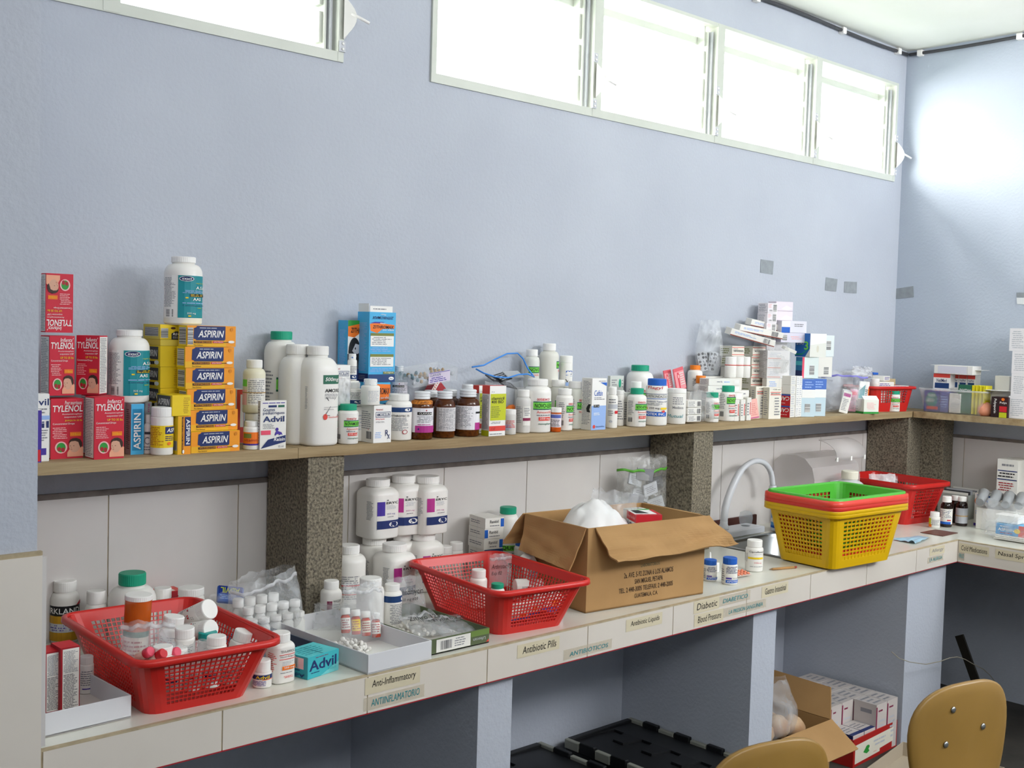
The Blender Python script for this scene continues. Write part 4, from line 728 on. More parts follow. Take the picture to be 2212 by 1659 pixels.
# cartons wrapped in a bag
wb = (('R', 0, 0, 1, 1, '#dcdada'), ('R', .02, .1, .6, .2, '#d8a8a0'), ('L', .1, .3, .6, .8, 3, 'lgray'))
zz = ZS+.098
carton('medicine_carton', 'big flat white carton with a pink edge, under the film-wrapped ones', 1646, 1656, 1740, 814, 842, -.125, zz, front=(('R', 0, 0, 1, .12, 'lpink'), ('L', .1, .3, .4, .8, 3, 'sky'), ('R', .5, 0, .505, 1, 'lgray')), body='off', h=.045, mx=.08, yaw=-.35, wid=.11); zz += .0455
ZW = zz
for i in range(3):
    carton('medicine_carton', ('lowest', 'middle', 'topmost')[i]+' greyish white carton wrapped in clear film', 0, 0, 0, 780, 800, fx=(at(1657, 790, 1, -.125).x, -.125, 0), z=zz, wid=.10, dep_=.07, h=.034, yaw=-.35, body='#dcdada', front=wb, left=txt, group='film-wrapped greyish cartons'); zz += .0345
P_ = at(1690, 780, 1, -.13)
bag('plastic_bag', 'clear film bag stretched over the stack of three greyish cartons', (P_.x-.012, -.09, ZW-.002), .15, .135, .125, yaw=-.35, seed=13, m=M_FILMD, top=.75)
# front lower: red and white rows
cn = (('R', 0, 0, 1, .5, '#cc2830'), ('R', 0, .0, 1, .08, 'yellow'), ('R', 0, .5, 1, .6, 'blue'), ('T', 'CANES', .1, .2, .95, .42, 'white', 180, .03, .2))
cn = (('R', 0, 0, 1, 1, '#cc2830'), ('R', 0, .88, 1, 1, '#3558b0'), ('T', 'CANES', .1, .45, .95, .8, 'white', 180, .03, .2), ('L', .2, .15, .9, .3, 1, 'lpink'))
sd = (('L', .1, .1, .9, .9, 4, 'lgray'),)
z0 = ZS
for i in range(4):
    P_ = at(1690, 880, 1, -.165)
    lb = ('lowest, red front', 'second, red front', 'third, red lines', 'topmost, plain white')[i]
    carton('medicine_carton', 'skin cream carton column beside the syrup cartons: '+lb, 0, 0, 0, 880, 900, fx=(P_.x+.02, -.185, 0), z=z0, wid=.04, dep_=.075, h=.0425 if i < 2 else .034, yaw=.12, body='off', left=cn if i < 2 else ((('L', .1, .2, .6, .8, 3, 'wred'),) if i == 2 else ()), front=sd, group='red and white skin cream cartons'); z0 += .043 if i < 2 else .0345
for j in range(2):
    z0 = ZS
    for i in range(4):
        carton('medicine_carton', ('lowest', 'second', 'third', 'topmost')[i]+' slim white carton of the '+('left', 'right')[j]+' column beside the red-fronted ones', 0, 0, 0, 880, 900, fx=(at(1690, 880, 1, -.165).x+.062+.025*j, -.182+.004*j, 0), z=z0, wid=.024, dep_=.07, h=.038, yaw=.12, body='white', front=sd, left=(('R', 0, 0, .1, 1, 'sky'),), group='slim white cartons right of the red-fronted ones'); z0 += .0384
# blue-topped and flap cartons
bt = (('R', 0, 0, 1, 1, '#c9dde6'), ('R', 0, .72, 1, 1, '#4a72c4'), ('L', .15, .75, .85, .95, 3, 'sky'), ('R', 0, .5, 1, .72, 'white'), ('B', .25, .12, .65, .34, 1))
for i, (x0, x1) in enumerate(((1738, 1760), (1762, 1787))):
    carton('medicine_carton', 'upright pale blue carton with a mid-blue top, %s one of the pair' % ('left', 'right')[i], 0, 0, 0, 880, 900, fx=(at(x0, 890, 1, -.19).x, -.175, 0), z=ZS, wid=.055, dep_=.06, h=.142, yaw=-.5, body='#c9dde6', front=bt, left=bt[:1], group='pale blue cartons with blue tops')
tq = (('R', 0, 0, 1, 1, '#dfe9e6'), ('R', 0, 0, .12, 1, 'pink'), ('B', .45, .15, .75, .6, 1))
tl = (('R', 0, 0, 1, 1, '#1f7fae'), ('R', 0, 0, 1, .35, 'navy'), ('R', 0, .6, 1, .8, 'tealb'))
o, ht, _ = carton('medicine_carton', 'teal and white carton with a pink edge, below the one with the big 3', 1719, 1733, 1766, 769, 814, -.145, ZS+.144, front=tq, left=tl, body='#dfe9e6', mx=.06, yaw=-.5, wid=.068)
o, ht2, _ = carton('medicine_carton', 'pale carton with its end flap hanging, below right of the big 3', 1764, 1768, 1800, 769, 814, -.085, ZS+.144, front=(('R', 0, 0, 1, 1, 'off'), ('B', .4, .1, .75, .5, 1)), body='#dfe9e6', mx=.05, yaw=-.5, wid=.06, h=ht)
st = (('R', 0, 0, 1, 1, '#e4e4dc'), ('P', [(.0, .5), (0, 1), (1, 1), (1, .62)], 'white'), ('E', .4, .2, .55, .5, '#d8d4c4'))
stL = (('R', 0, 0, 1, 1, '#1f6fc0'), ('P', [(0, 0), (.7, 0), (1, .35), (1, 0)], 'off'), ('T', 'STAT', .1, .5, .62, .72, 'white', 0, .02), ('T', '3', .62, .3, .9, .66, 'lgreen', 0, .04), ('P', [(0, .06), (.5, .08), (.98, .38), (.98, .42), (.5, .14), (0, .12)], 'green'))
carton('medicine_carton', 'large white and blue carton with a big green 3', 1706, 1750, 1790, 718, 769, -.165, ZS+.144+ht+.001, front=st, left=stL, body='#e4e4dc', mx=.09, yaw=-.35, wid=.075)
carton('medicine_carton', 'white carton with a sideways barcode beside the one with the big 3', 1775, 1778, 1803, 723, 769, -.09, ZS+.144+ht+.001, front=(('B', .3, .3, .7, .75, 1),), body='#e0e8e8', dep_=.04, yaw=-.35, wid=.055)
# leaning long cartons
for i, (xa, ya, xb, yb_) in enumerate(((1577, 713, 1672, 742), (1597, 705, 1690, 725), (1621, 693, 1710, 714))):
    Y = -.10+.022*i; A = at(xa, ya+10, 1, Y); B = at(xb, yb_+8, 1, Y-.03)
    L_ = (B-A).length; m = MB(); m.box((0, 0, 0), (L_, .03, .024), 'off', ch=.0008)
    m.deco(flat((0, 0, 0), (L_, 0, 0), (0, 0, .024)), [('R', 0, 0, 1, .14, '#8a4030'), ('B', .72, .2, .88, .9, 0), ('L', .08, .4, .6, .75, 2, 'sky'), ('R', .5, .2, .503, .95, 'lgray')])
    m.deco(flat((L_, 0, 0), (0, .03, 0), (0, 0, .024)), [('L', .1, .2, .9, .9, 3, '#8a4030')])
    d = B-A; ob = m.build('medicine_carton', None, A); ob.rotation_euler = (radians(12), atan2(-d.z, sqrt(d.x**2+d.y**2)), atan2(d.y, d.x)); tag(ob, 'long slim white carton sliding down across the pile, '+('lowest', 'middle', 'topmost')[i]+' of three', 'box', 'long slim cartons sliding across the pile')
m = MB(); P_ = at(1690, 742, 1, -.13); L_ = .06; m.box((0, 0, 0), (.05, .03, .012), 'off', ch=.0008); m.deco(flat((0, 0, .012), (.05, 0, 0), (0, .03, 0)), [('L', .1, .2, .8, .8, 3, 'gray')]); ob = m.build('medicine_carton', None, (P_.x, -.14, zz+.004)); ob.rotation_euler = (.2, .35, -.5); tag(ob, 'torn small white carton lying on the film-wrapped stack', 'box')
# top of the pile
tp = (('R', 0, 0, 1, 1, '#ece6ea'), ('L', .05, .5, .45, .9, 3, 'lpink'), ('B', .55, .12, .9, .88, 1), ('T', 'crema', .15, .15, .45, .3, 'dgray'))
carton('medicine_carton', 'tall white carton hidden at the back, under the barcode cartons', 0, 0, 0, 720, 800, fx=(at(1655, 750, 1, -.06).x+.01, -.055, 0), z=ZS, wid=.10, dep_=.035, h=.275, yaw=-.3, body='#e4e0e4')
zb_ = ZS+.276
for i in range(4):
    P_ = at(1650, 690, 1, -.075)
    carton('medicine_carton', 'pinkish white carton with a barcode end, '+('lowest', 'second up', 'third up', 'topmost')[i]+' of the pile against the wall', 0, 0, 0, 680, 700, fx=(P_.x+.010+.002*i, -.08, 0), z=zb_, wid=.052, dep_=.05, h=.0365, yaw=-.15, body='#ece6ea', front=tp, left=txt, group='barcode-ended cartons at the top'); zb_ += .037
zb_ = ZS+.276+.037
P1 = at(1676, 700, 1, -.085)
carton('medicine_carton', 'lilac white carton under the blue-ended one, right of the barcode pile', 0, 0, 0, 700, 715, fx=(P1.x+.015, -.1, 0), z=zb_-.036, wid=.115, dep_=.05, h=.0365, yaw=-.3, body='#dcd8e6', front=(('B', .05, .2, .25, .8, 1), ('L', .4, .3, .9, .7, 2, 'lpink')))
carton('medicine_carton', 'white carton with a blue end, right of the barcode pile', 0, 0, 0, 670, 695, fx=(P1.x+.017, -.1, 0), z=zb_+.001, wid=.12, dep_=.05, h=.045, yaw=-.3, body='#e2e0ea', front=(('R', 0, 0, .33, .48, 'blue'), ('R', 0, .48, .33, 1, 'white'), ('L', .5, .5, .9, .8, 2, 'gray')))
for i in range(2):
    carton('medicine_carton', ('lower', 'upper')[i]+' pink-wrapped carton at the very top right of the pile', 0, 0, 0, 630, 660, fx=(P1.x+.012, -.075, 0), z=zb_+.047+i*.036, wid=.085, dep_=.045, h=.0355, yaw=-.25, body='#e8dce6', front=(('R', .02, .05, .98, .95, '#e9dfea'), ('P', [(.3, .2), (.6, .6), (.95, .3), (.7, .1)], '#f4eef4')), group='pink-wrapped cartons at the top')
# zip bag with strips, right of the pile
P_ = at(1822, 880, 1, -.12)
bag('zip_bag', 'large clear zip bag with pink seams leaning right of the carton pile', (P_.x, -.12, ZS+.003), .19, .165, .09, yaw=-.7, seed=21, m=M_FILM, zipc=mat('#8a86d8', .3), top=.35)
for i in range(5):
    m = MB(); m.box((0, 0, 0), (.035, .003, .09), ('off', 'lgray', 'off', '#e4a0b8', 'lgray')[i], ch=.001); m.deco(flat((0, 0, 0), (.035, 0, 0), (0, 0, .09)), [('R', .1, .75, .9, .9, ('mag', 'lgray', 'purple', 'pink', 'gray')[i]), ('L', .15, .1, .85, .65, 8, 'gray')])
    ob = m.build('blister_card', None, (P_.x-.06+.024*i, -.135+.012*(i % 3), ZS+.006)); ob.rotation_euler = (radians(-10+3*i), radians(14-3*i), -.8+.1*i); tag(ob, ('first', 'second', 'third', 'fourth', 'fifth')[i]+' blister card from the left inside the large zip bag', 'blister card', 'blister cards in the large zip bag')
gw = (('R', 0, 0, 1, 1, '#e9e9de'), ('R', 0, 0, 1, .14, 'grn'), ('L', .05, .25, .75, .9, 7, 'gray'))
o, hg2, Pg = carton('medicine_carton', 'low white carton with a green footer, its lid flap lifted', 1812, 1866, 1900, 862, 893, -.2, ZS, front=(('R', 0, 0, 1, .14, 'grn'), ('L', .2, .3, .8, .8, 5, 'lpink')), left=gw, body='#e9e9de', mx=.13, yaw=-.45, wid=.07)
m = MB(); m.box((0, 0, 0), (.068, .001, .022), 'white'); f_ = m.build('flap', o); f_.location = (.001, .002, hg2); f_.rotation_euler = (radians(-50), 0, 0)
small('green-capped bottle with a green band at the right end of the board, in front', 1930, 27, 844, 890, -.205, cap='green', capw=.9, caph=.16, deco=nov('NOVO'), lab=(.1, .75))
small('green-capped bottle behind, inside the shadow of the red basket', 1904, 25, 831, 880, -.14, cap='green', capw=.92, caph=.2, deco=nov('NOVO')[2:5], lab=(.1, .7))
small('white-capped bottle behind the low green-footed carton', 1879, 22, 847, 885, -.13, capw=.98, caph=.25)
carton('medicine_carton', 'slanting blue, purple and white tube carton behind the green-footed one', 1851, 1853, 1874, 808, 875, -.125, ZS, front=(('R', 0, 0, 1, 1, 'white'), ('P', [(0, .1), (.5, .1), (.6, .9), (0, .7)], 'teal'), ('R', 0, .1, .5, .35, 'purple'), ('T', 'inset', .6, .3, .9, .75, 'black', 270, .03), ('R', .9, 0, 1, .8, 'orange')), body='white', mx=.03, yaw=-.4, roll=.08)

# ================================================================== BASKETS
def basket(name, label, c, Wd, Ld, Hh, yaw, mt, tap=.74, rows=9, cw=13, cl=17, group=None, bands=((.14, .84),), rim=.013, bot=True, t_=.0022):
    t = empty(name, c, yaw); tag(t, label, 'basket', group)
    def pos(side, s, k, v, out=0.):
        f = tap+(1-tap)*v; hx, hy, rc = Wd/2*f+out, Ld/2*f+out, .028+out
        sx, sy = hx-rc, hy-rc
        cs = [(sx, -sy, -pi/2), (sx, sy, 0), (-sx, sy, pi/2), (-sx, -sy, pi)]
        if side >= 0:
            a0 = cs[side-1]; a1 = cs[side]
            an = (-pi/2, 0, pi/2, pi)[side]
            p = ((a0[0]+(a1[0]-a0[0])*s)+rc*cos(an), (a0[1]+(a1[1]-a0[1])*s)+rc*sin(an))
        else:
            q = cs[k]; an = q[2]+s*pi/2; p = (q[0]+rc*cos(an), q[1]+rc*sin(an))
        return (p[0], p[1], v*Hh)
    cols = []; hole = []
    for sd in range(4):
        n = cw if sd % 2 == 0 else cl; e = .07
        ss = [0, e]; hh = [False]
        for i in range(n):
            g = (1-2*e)/n; ss += [e+g*(i+.77), e+g*(i+1)]; hh += [True, False]
        ss.append(1); hh.append(False)
        for s_, h_ in zip(ss, hh+[False]): cols.append((sd, s_, 0)); hole.append(h_)
        hole[-1] = False
        for i in range(1, 4): cols.append((-1, i/4, sd)); hole.append(False)
    vs_ = [0]; vh = [False]
    v = bands[0][0]; vs_.append(v)
    n = rows; g = (bands[0][1]-bands[0][0])/n
    for i in range(n): vh += [True, False]; vs_ += [bands[0][0]+g*(i+.76), bands[0][0]+g*(i+1)]
    vs_.append(.97); m = MB(); K = len(cols); V = [pos(sd, s_, k, vv) for vv in vs_ for (sd, s_, k) in cols]; F = []
    for j in range(len(vs_)-1):
        for i in range(K):
            if hole[i] and j < len(vh) and vh[j]: continue
            F.append((j*K+i, j*K+(i+1) % K, (j+1)*K+(i+1) % K, (j+1)*K+i))
    F.append(tuple(range(K-1, -1, -1)))
    m.add(V, F, mt, False); b = m.build('mesh_body', t); sm = b.modifiers.new('thickness', 'SOLIDIFY'); sm.thickness = t_; sm.offset = 0
    m = MB(); ring = [(0, .955), (rim*.35, 1.0), (rim, .99), (rim*1.1, .90), (rim*.8, .885), (rim*.3, .93)]; pc = [c_ for c_ in cols if c_[0] == -1 or c_[1] in (0, 1)]
    K = len(pc); V = [pos(sd, s_, k, 1, o_)[:2]+(vv*Hh,) for (o_, vv) in ring for (sd, s_, k) in pc]; nR = len(ring)
    F = [(j*K+i, j*K+(i+1) % K, ((j+1) % nR)*K+(i+1) % K, ((j+1) % nR)*K+i) for j in range(nR) for i in range(K)]
    m.add(V, F, mt, True); m.build('rim', t)
    return t
RED = mat('#d42a24', .32); REDD = mat('#c82420', .32); YEL = mat('#e2b40c', .32); GREEN = mat('#55b83c', .32)
b1 = basket('plastic_basket', 'red plastic basket heaped with pill bottles at the left of the counter', (-3.66, -.446, ZC+.0005), .275, .40, .122, radians(-3), RED, cw=17, cl=22, rows=10)
b2 = basket('plastic_basket', 'red plastic basket with few bottles beside the cardboard box', (-2.765, -.44, ZC+.0005), .275, .40, .122, radians(-7), RED, cw=17, cl=22, rows=10)
# contents helper: lying or leaning bottles at a pixel and height
def loose(name, label, px, py, z, R, H, rot=(0, 0, 0), cap='white', body=None, capw=.8, caph=.2, deco=(), off=0, group=None, **k):
    p = at(px, py, 2, z)
    if off: d = (p-CAM); d.z = 0; d.normalize(); p = p+d*off
    return bottle(name, label, 0, 2*R*FPX/dep((p.x, p.y, z)), 0, 0, z=z, fx=(p.x, p.y, z), h=H, lay=rot, cap=cap, body=body, capw=capw, caph=caph, deco=deco, group=group, **k)
GB1 = 'pill bottles heaped in the left red basket'
gl = (('L', .1, .1, .9, .9, 8, 'gray'), ('L', .1, .5, .6, .7, 1, 'red'))
zb = ZC+.006
def inb(label, px, pyt, wpx, Y, H, name='pill_bottle', rot=(0, 0, 0), group=GB1, **k):
    t0 = at(px, pyt, 1, Y); R = wpx*dep(t0)/FPX/2; k.setdefault('capw', .95); k.setdefault('caph', .25); k.setdefault('sho', .08)
    return bottle(name, label, 0, wpx, 0, 0, z=max(zb, t0.z-H), fx=(t0.x, Y, t0.z-H), h=min(H, t0.z-zb), lay=rot, group=group, **k)
inb('tall amber vial with a white lid at the back of the left red basket', 293, 1283, 56, -.40, .14, name='amber_vial', group=None, body=M_RX, capw=1.03, caph=.07, sho=.01, deco=(('R', 0, .0, .9, .4, 'cream'), ('R', 0, .4, .9, .5, 'dgreen'), ('L', .1, .05, .8, .35, 4, 'dred')), lab=(.1, .9), neck=False, fill=(noisy('honey', '#7a4a14', '#a06a20', 20), .8), rot=(.04, .03, 0))
inb('big white bottle standing in the middle of the left red basket', 364, 1330, 50, -.44, .085, capw=.9, deco=gl, rot=(.05, .12, 0))
for lb, ca, cbp, Y, w_ in (('white bottle tipped towards the room, wide cap out, topmost in the left basket', (447, 1318), (396, 1342), -.42, 44), ('white bottle lying below the tipped one at the right of the left basket', (445, 1360), (400, 1366), -.45, 40)):
    A_, B_ = at(*ca, 1, Y-.035), at(*cbp, 1, Y+.03); dr = (A_-B_).normalized(); R = w_*dep(A_)/FPX/2; 
    t_, _, _, _ = bottle('pill_bottle', lb, 0, w_, 0, 0, z=B_.z, fx=tuple(B_), h=.085, capw=1.0, caph=.24, sho=.02, deco=gl, lab=(.1, .7), ang=300, group=GB1); t_.rotation_euler = dr.to_track_quat('Z', 'Y').to_euler()
inb('white bottle upright in front of the lying ones in the left basket', 401, 1353, 43, -.52, .075, deco=gl, rot=(.05, -.05, 0))
inb('bottle with a teal cap sunk among the white ones in the left basket', 449, 1364, 42, -.50, .06, cap='#159a94')
inb('short white bottle behind the front rim of the left basket', 468, 1373, 43, -.565, .065, deco=gl)
inb('white bottle leaning in the right front corner of the left basket', 512, 1361, 50, -.53, .07, rot=(.1, .22, 0), caph=.3, se=3.)
inb('white bottle half buried under the clear bag in the left basket', 352, 1395, 44, -.56, .06)
for i, (px, pyt, Y, c_) in enumerate(((372, 1420, -.585, 1), (415, 1418, -.59, 0), (330, 1430, -.575, 0), (455, 1412, -.595, 1), (495, 1405, -.59, 0), (385, 1400, -.545, 0))):
    inb('white bottle low in the left basket behind the mesh, number %s from the left' % ('two', 'four', 'one', 'five', 'six', 'three')[i], px, pyt, 42, Y, .062, deco=gl+((('R', .3, .4, .7, .6, 'navy'),) if c_ else ()), group='bottles under the heap in the left basket')
P_ = at(322, 1400, 1, -.53); P_.z = at(322, 1418, 1, -.53).z-.045
bag('zip_bag', 'small clear zip bag with red-capped vials in the left red basket', (P_.x, P_.y, P_.z+.03), .10, .085, .035, yaw=-.4, lean=radians(-38), seed=31, m=M_FILM, zipc=M_FILMW, top=.5)
for i, (dx, dy, dz, c_) in enumerate(((-.022, .0, .055, 'pink'), (-.004, -.016, .05, 'red'), (.025, -.01, .05, 'pink'))):
    loose('small_vial', ('left', 'front', 'right')[i]+' pink-red capped vial inside the small bag in the left basket', 0, 0, zb, .009, .04, rot=(radians(50), radians(20-30*i), 0), cap=c_, capw=1., caph=.4, fx=None) if False else None
    v = empty('small_vial', (P_.x+dx, P_.y+dy, P_.z+dz-.008), rot=(radians(60), radians(25-30*i), .3*i)); tag(v, ('left', 'front', 'right')[i]+' red-capped vial inside the small bag in the left basket', 'vial', 'red-capped vials in the small bag')
    m = MB(); m.lathe([(.008, 0), (.009, .002), (.009, .024), (.006, .028)], mat('#e8d8c8', .4), 14); m.build('body', v); m = MB(); m.lathe([(.0095, .026), (.0095, .04), (.008, .042)], c_, 16); m.build('cap', v)
P_ = at(425, 1410, 1, -.575); bag('plastic_bag', 'crumpled clear bag at the front of the left red basket', (P_.x, P_.y, P_.z-.022), .09, .06, .03, yaw=-.2, lean=radians(-60), seed=33, m=M_FILM)

# ---- trays with low rims
def tray_(name, label, c, Wd, Ld, Hh, yaw, mt, inner=None, th=.003, deco=(), sd=None):
    t = empty(name, c, yaw); tag(t, label, 'tray'); m = MB(); inner = inner or mt
    m.box((0, 0, 0), (Wd, Ld, th), inner); m.build('tray_floor', t)
    for (a, b) in (((0, 0, 0), (Wd, th, Hh)), ((0, Ld-th, 0), (Wd, Ld, Hh)), ((0, th, 0), (th, Ld-th, Hh)), ((Wd-th, th, 0), (Wd, Ld-th, Hh))):
        m = MB(); m.box(a, b, mt, ch=.0006)
        if a == (0, 0, 0) and deco: m.deco(flat((0, 0, 0), (Wd, 0, 0), (0, 0, Hh)), deco)
        if sd and a == (0, th, 0): pass
        m.build('tray_side', t)
    return t
CW = mat('#dcdcdf', .6)
tray_('cardboard_tray', 'white card tray with red cartons at the left end of the counter', (-3.981, -.585, ZC+.001), .185, .285, .042, radians(2), CW, mat('#e2dad2', .6))
tray_('cardboard_tray', 'white box lid used as a tray, holding a heap of loose pills', (-3.305, -.636, ZC+.0012), .176, .36, .042, radians(2), CW, mat('#ecece8', .6))
grt = mat('#5b6647', .5)
tray_('cardboard_tray', 'shallow green printed box lid with a white barcode sticker on its front', (-3.118, -.61, ZC+.0012), .177, .30, .036, radians(0), grt, mat('#d8d4cc', .6),
      deco=(('R', .68, .62, 1, .98, '#6f8a44'), ('T', 'Lifescan', .72, .3, .93, .5, 'lgray', 180, .0), ('P', [(.94, .12), (.99, .12), (.99, .3)], 'wred'), ('R', .1, .12, .67, .93, 'off'), ('B', .16, .25, .36, .8, 0), ('L', .4, .25, .64, .85, 4, 'gray')))
tray_('cardboard_tray', 'open slate-blue box under the big zip bag of bottles', (-3.475, -.50, ZC+.0012), .15, .20, .035, radians(4), mat('#4a5668', .5), mat('#5a6678', .5))
# cartons in the first tray
ty = (('R', 0, 0, 1, 1, 'dred'), ('R', .1, .01, .95, .98, 'off'), ('L', .15, .03, .9, .58, 24, 'dgray'), ('L', .15, .6, .9, .95, 16, 'gray'), ('R', .45, .6, .47, .95, 'lgray'))
carton('medicine_carton', 'upright red-topped carton with a printed facts side, standing in the white tray', 0, 130, 172, 1387, 1538, z=ZC+.005, front=ty, left=(('R', 0, 0, 1, 1, 'dred'),), body='dred', colt='red', wid=.036, dep_=.048, h=.118)
carton('medicine_carton', 'red-topped carton half hidden by the partition edge in the white tray', 0, 96, 126, 1400, 1541, z=ZC+.005, front=ty, left=(('R', 0, 0, 1, 1, 'dred'),), body='dred', colt='red', wid=.03, dep_=.048, h=.112)
def cb(label, px, w_, yt, yb, **k):
    k.setdefault('capw', .8); k.setdefault('caph', .18); k.setdefault('sho', .1); k.setdefault('z', ZC+.0005)
    if 'h' not in k: k['h'] = None
    return bottle(k.pop('name', 'pill_bottle'), label, px, w_, yt, yb, None, **k)
cb('white bottle with a small blue bar at its foot, in the left white tray', 186, 31, 1411, 1500, z=ZC+.0045, capw=.92, caph=.2, sho=.05, deco=(('L', .2, .2, .95, .9, 7, 'gray'), ('R', .3, .05, .95, .1, 'purple')), lab=(.1, .7))
def bk(label, px, pyt, w_, Y, **k):
    p = at(px, pyt, 1, Y); return bottle('pill_bottle', label, 0, w_, 0, 0, z=ZC+.0005, fx=(p.x, Y, ZC), h=p.z-ZC-.004, **k)
kir = (('R', 0, .72, 1, 1, 'black'), ('T', 'KIRKLAND', -.1, .78, .92, .94, 'white', 0, .02), ('R', 0, .5, 1, .72, '#c8961e'), ('R', 0, .25, 1, .5, 'lgray'), ('L', .1, .28, .9, .48, 3, 'purple'), ('R', 0, 0, 1, .25, '#c8961e'), ('P', [(.8, 1), (1, 1), (1, 1.12)], 'dred'))
cb('large white bottle with a black and mustard label beside the leftmost concrete block', 139, 60, 1246, 1392, z=ZC+.0005, capw=.8, caph=.17, sho=.14, deco=kir, lab=(.05, .62), ang=160)
bk('white bottle with a grooved cap behind the back corner of the left basket', 208, 1272, 46, -.10, capw=.85, caph=.22)
bk('squat white bottle with a wide green cap behind the left basket', 286, 1233, 100, -.13, cap='green', capw=.57, caph=.16, sho=.22)
bk('white-capped bottle behind the middle of the left basket rim', 352, 1266, 38, -.12, capw=.95, caph=.2)
bk('wider white-capped bottle behind the right end of the left basket rim', 413, 1265, 58, -.155, capw=.94, caph=.15)
for i, (px, py, zz_, rz) in enumerate(((355, 1290, ZC+.001, .3), (348, 1300, ZC+.047, -.1))):
    carton('medicine_carton', ('lower', 'upper')[i]+' red carton lying in clear film behind the left basket', 0, px, px+60, 1270, py, z=zz_, fx=(at(px-28, 1270, 1, -.075).x, -.072, 0), wid=.09, dep_=.05, h=.045, yaw=0, body='dred', colt='wred', top=(('R', .1, .1, .8, .6, 'off'), ('L', .1, .1, .8, .6, 4, 'dgray')), front=(('L', .2, .3, .8, .6, 1, 'lpink'),))
P_ = at(480, 1300, 2, ZC); bag('zip_bag', 'big limp clear zipper-seal bag slumped against the concrete block', (P_.x-.01, P_.y+.06, ZC+.03), .20, .15, .06, yaw=-.35, lean=radians(-25), seed=41, m=M_FILMD, top=.5)
m = MB(); zt = bpy.data.objects[[o.name for o in bpy.data.objects if o.name.startswith('zip_bag')][-1]]
m.deco(flat((-.03, -.036, .115), (.08, 0, -.03), (.006, 0, .018)), [('T', 'Zipper Seal', 0, 0, 1, 1, 'lgray', 0, .01)]); m.deco(flat((-.05, -.036, .09), (.09, 0, -.045), (.006, 0, .016)), [('R', 0, 0, 1, 1, '#c8ccd4')]); m.build('printed_strip', zt)
P_ = at(483, 1303, 2, ZC+.06); m = MB(); m.box((0, 0, 0), (.062, .05, .012), '#1f5cb8', ch=.003); m.deco(flat((0, 0, .012), (.062, 0, 0), (0, .05, 0)), [('R', .05, .45, .95, .95, '#12308a'), ('T', 'ADVIL', .12, .5, .85, .85, 'lime', 180, .03), ('L', .1, .1, .9, .4, 3, 'sky')])
ob = m.build('tablet_packet', None, (P_.x-.02, P_.y-.0, ZC+.062)); ob.rotation_euler = (radians(35), radians(8), -.45); tag(ob, 'bright blue tablet packet with yellow lettering right of the left basket', 'packet')
# zip bag full of bottles
P_ = at(608, 1385, 2, ZC+.006)
zbx, zby = P_.x, P_.y
for i in range(14):
    a = (i % 5)-2; r_ = i//5
    v = empty('small_bottle', (zbx+a*.031+.008*(r_ % 2), zby+.025+r_*.032, ZC+.006)); 
    if r_ == 0: v.location.z = ZC+.006
    m = MB(); hh = .055+.02*(r_ == 1)+.035*(r_ == 2); m.lathe([(.0135, 0), (.014, .002), (.014, hh*.62), (.010, hh*.74), (.010, hh*.78)], mat('#e8e8e4', .35), 18); m.build('body', v); m = MB(); m.lathe([(.0122, hh*.78), (.0125, hh*.8), (.0125, hh*.98), (.011, hh)], 'white', 22); m.build('cap', v)
    tag(v, ('front', 'middle', 'back')[r_]+' row white bottle inside the big zip bag in the blue box, '+('leftmost', 'second', 'third', 'fourth', 'rightmost')[i % 5], 'bottle', 'white bottles inside the big zip bag')
bag('zip_bag', 'big clear zip bag of small white bottles standing in the slate-blue box', (zbx-.0, zby+.06, ZC+.004), .185, .15, .13, yaw=.12, seed=45, m=M_FILM, zipc=M_FILMW, top=.35, roll=radians(-7))
pl = MB(); 
for i in range(70):
    q = random.random(); a = random.random()*6.28; rr = .05*sqrt(q); X = Matrix.Translation((rr*cos(a)*1.3, rr*sin(a), .004+.018*(1-q)*random.random())) @ Matrix.Rotation(random.random()*3, 4, 'X') @ Matrix.Rotation(random.random()*3, 4, 'Y')
    pl.lathe([(.002, -.003), (.0055, -.0015), (.0055, .0015), (.002, .003)], 'off', 8, X=X)
P_ = at(520, 1330, 2, ZC+.03); 
ob = pl.build('pill_heap', None, (P_.x, P_.y, ZC+.004)); ob.scale = (1.2, 1.2, 2.2); tag(ob, 'heap of white tablets in film right of the left basket', 'pills', kind='stuff')
P_ = at(508, 1338, 2, ZC+.03); bag('plastic_bag', 'clear bag over the white tablets right of the left basket', (P_.x, P_.y+.02, ZC+.003), .10, .085, .08, yaw=-.3, seed=47, m=M_FILM)
# front bottles
cb('little white bottle with a black and yellow label in front of the left basket', 566, 41, 1418, 1488, capw=.86, caph=.42, sho=.06, deco=(('R', 0, .62, 1, 1, 'navy'), ('T', 'Advil', .25, .66, .78, .94, 'yellow', 0, .03), ('R', .5, .56, 1, .62, 'orange'), ('L', .1, .05, .9, .5, 5, 'purple')), lab=(.08, .5), ang=165, ridge=.0)
cb('square-shouldered white bottle with orange stripes beside the teal carton', 604, 58, 1358, 1478, capw=.76, caph=.18, sho=.1, se=3.4, deco=(('L', 0, .3, .35, .9, 10, 'wred'), ('T', 'TEVA-AMPICILLIN', .45, .9, .98, .98, 'dgray', 0, .0), ('R', .42, .83, 1, .85, 'wred'), ('T', 'Novo-Ampicillin', .45, .74, .98, .81, 'dgray'), ('R', .42, .69, 1, .71, 'wred'), ('L', .5, .5, .85, .64, 3, 'lgray'), ('R', .5, .36, .93, .48, 'orange'), ('T', '250 mg', .55, .385, .88, .455, 'white', 0, .02), ('L', .45, .25, .95, .3, 1, 'gray'), ('L', .55, .1, .85, .18, 2, 'wred')), lab=(.05, .7), ang=150, dang=10)
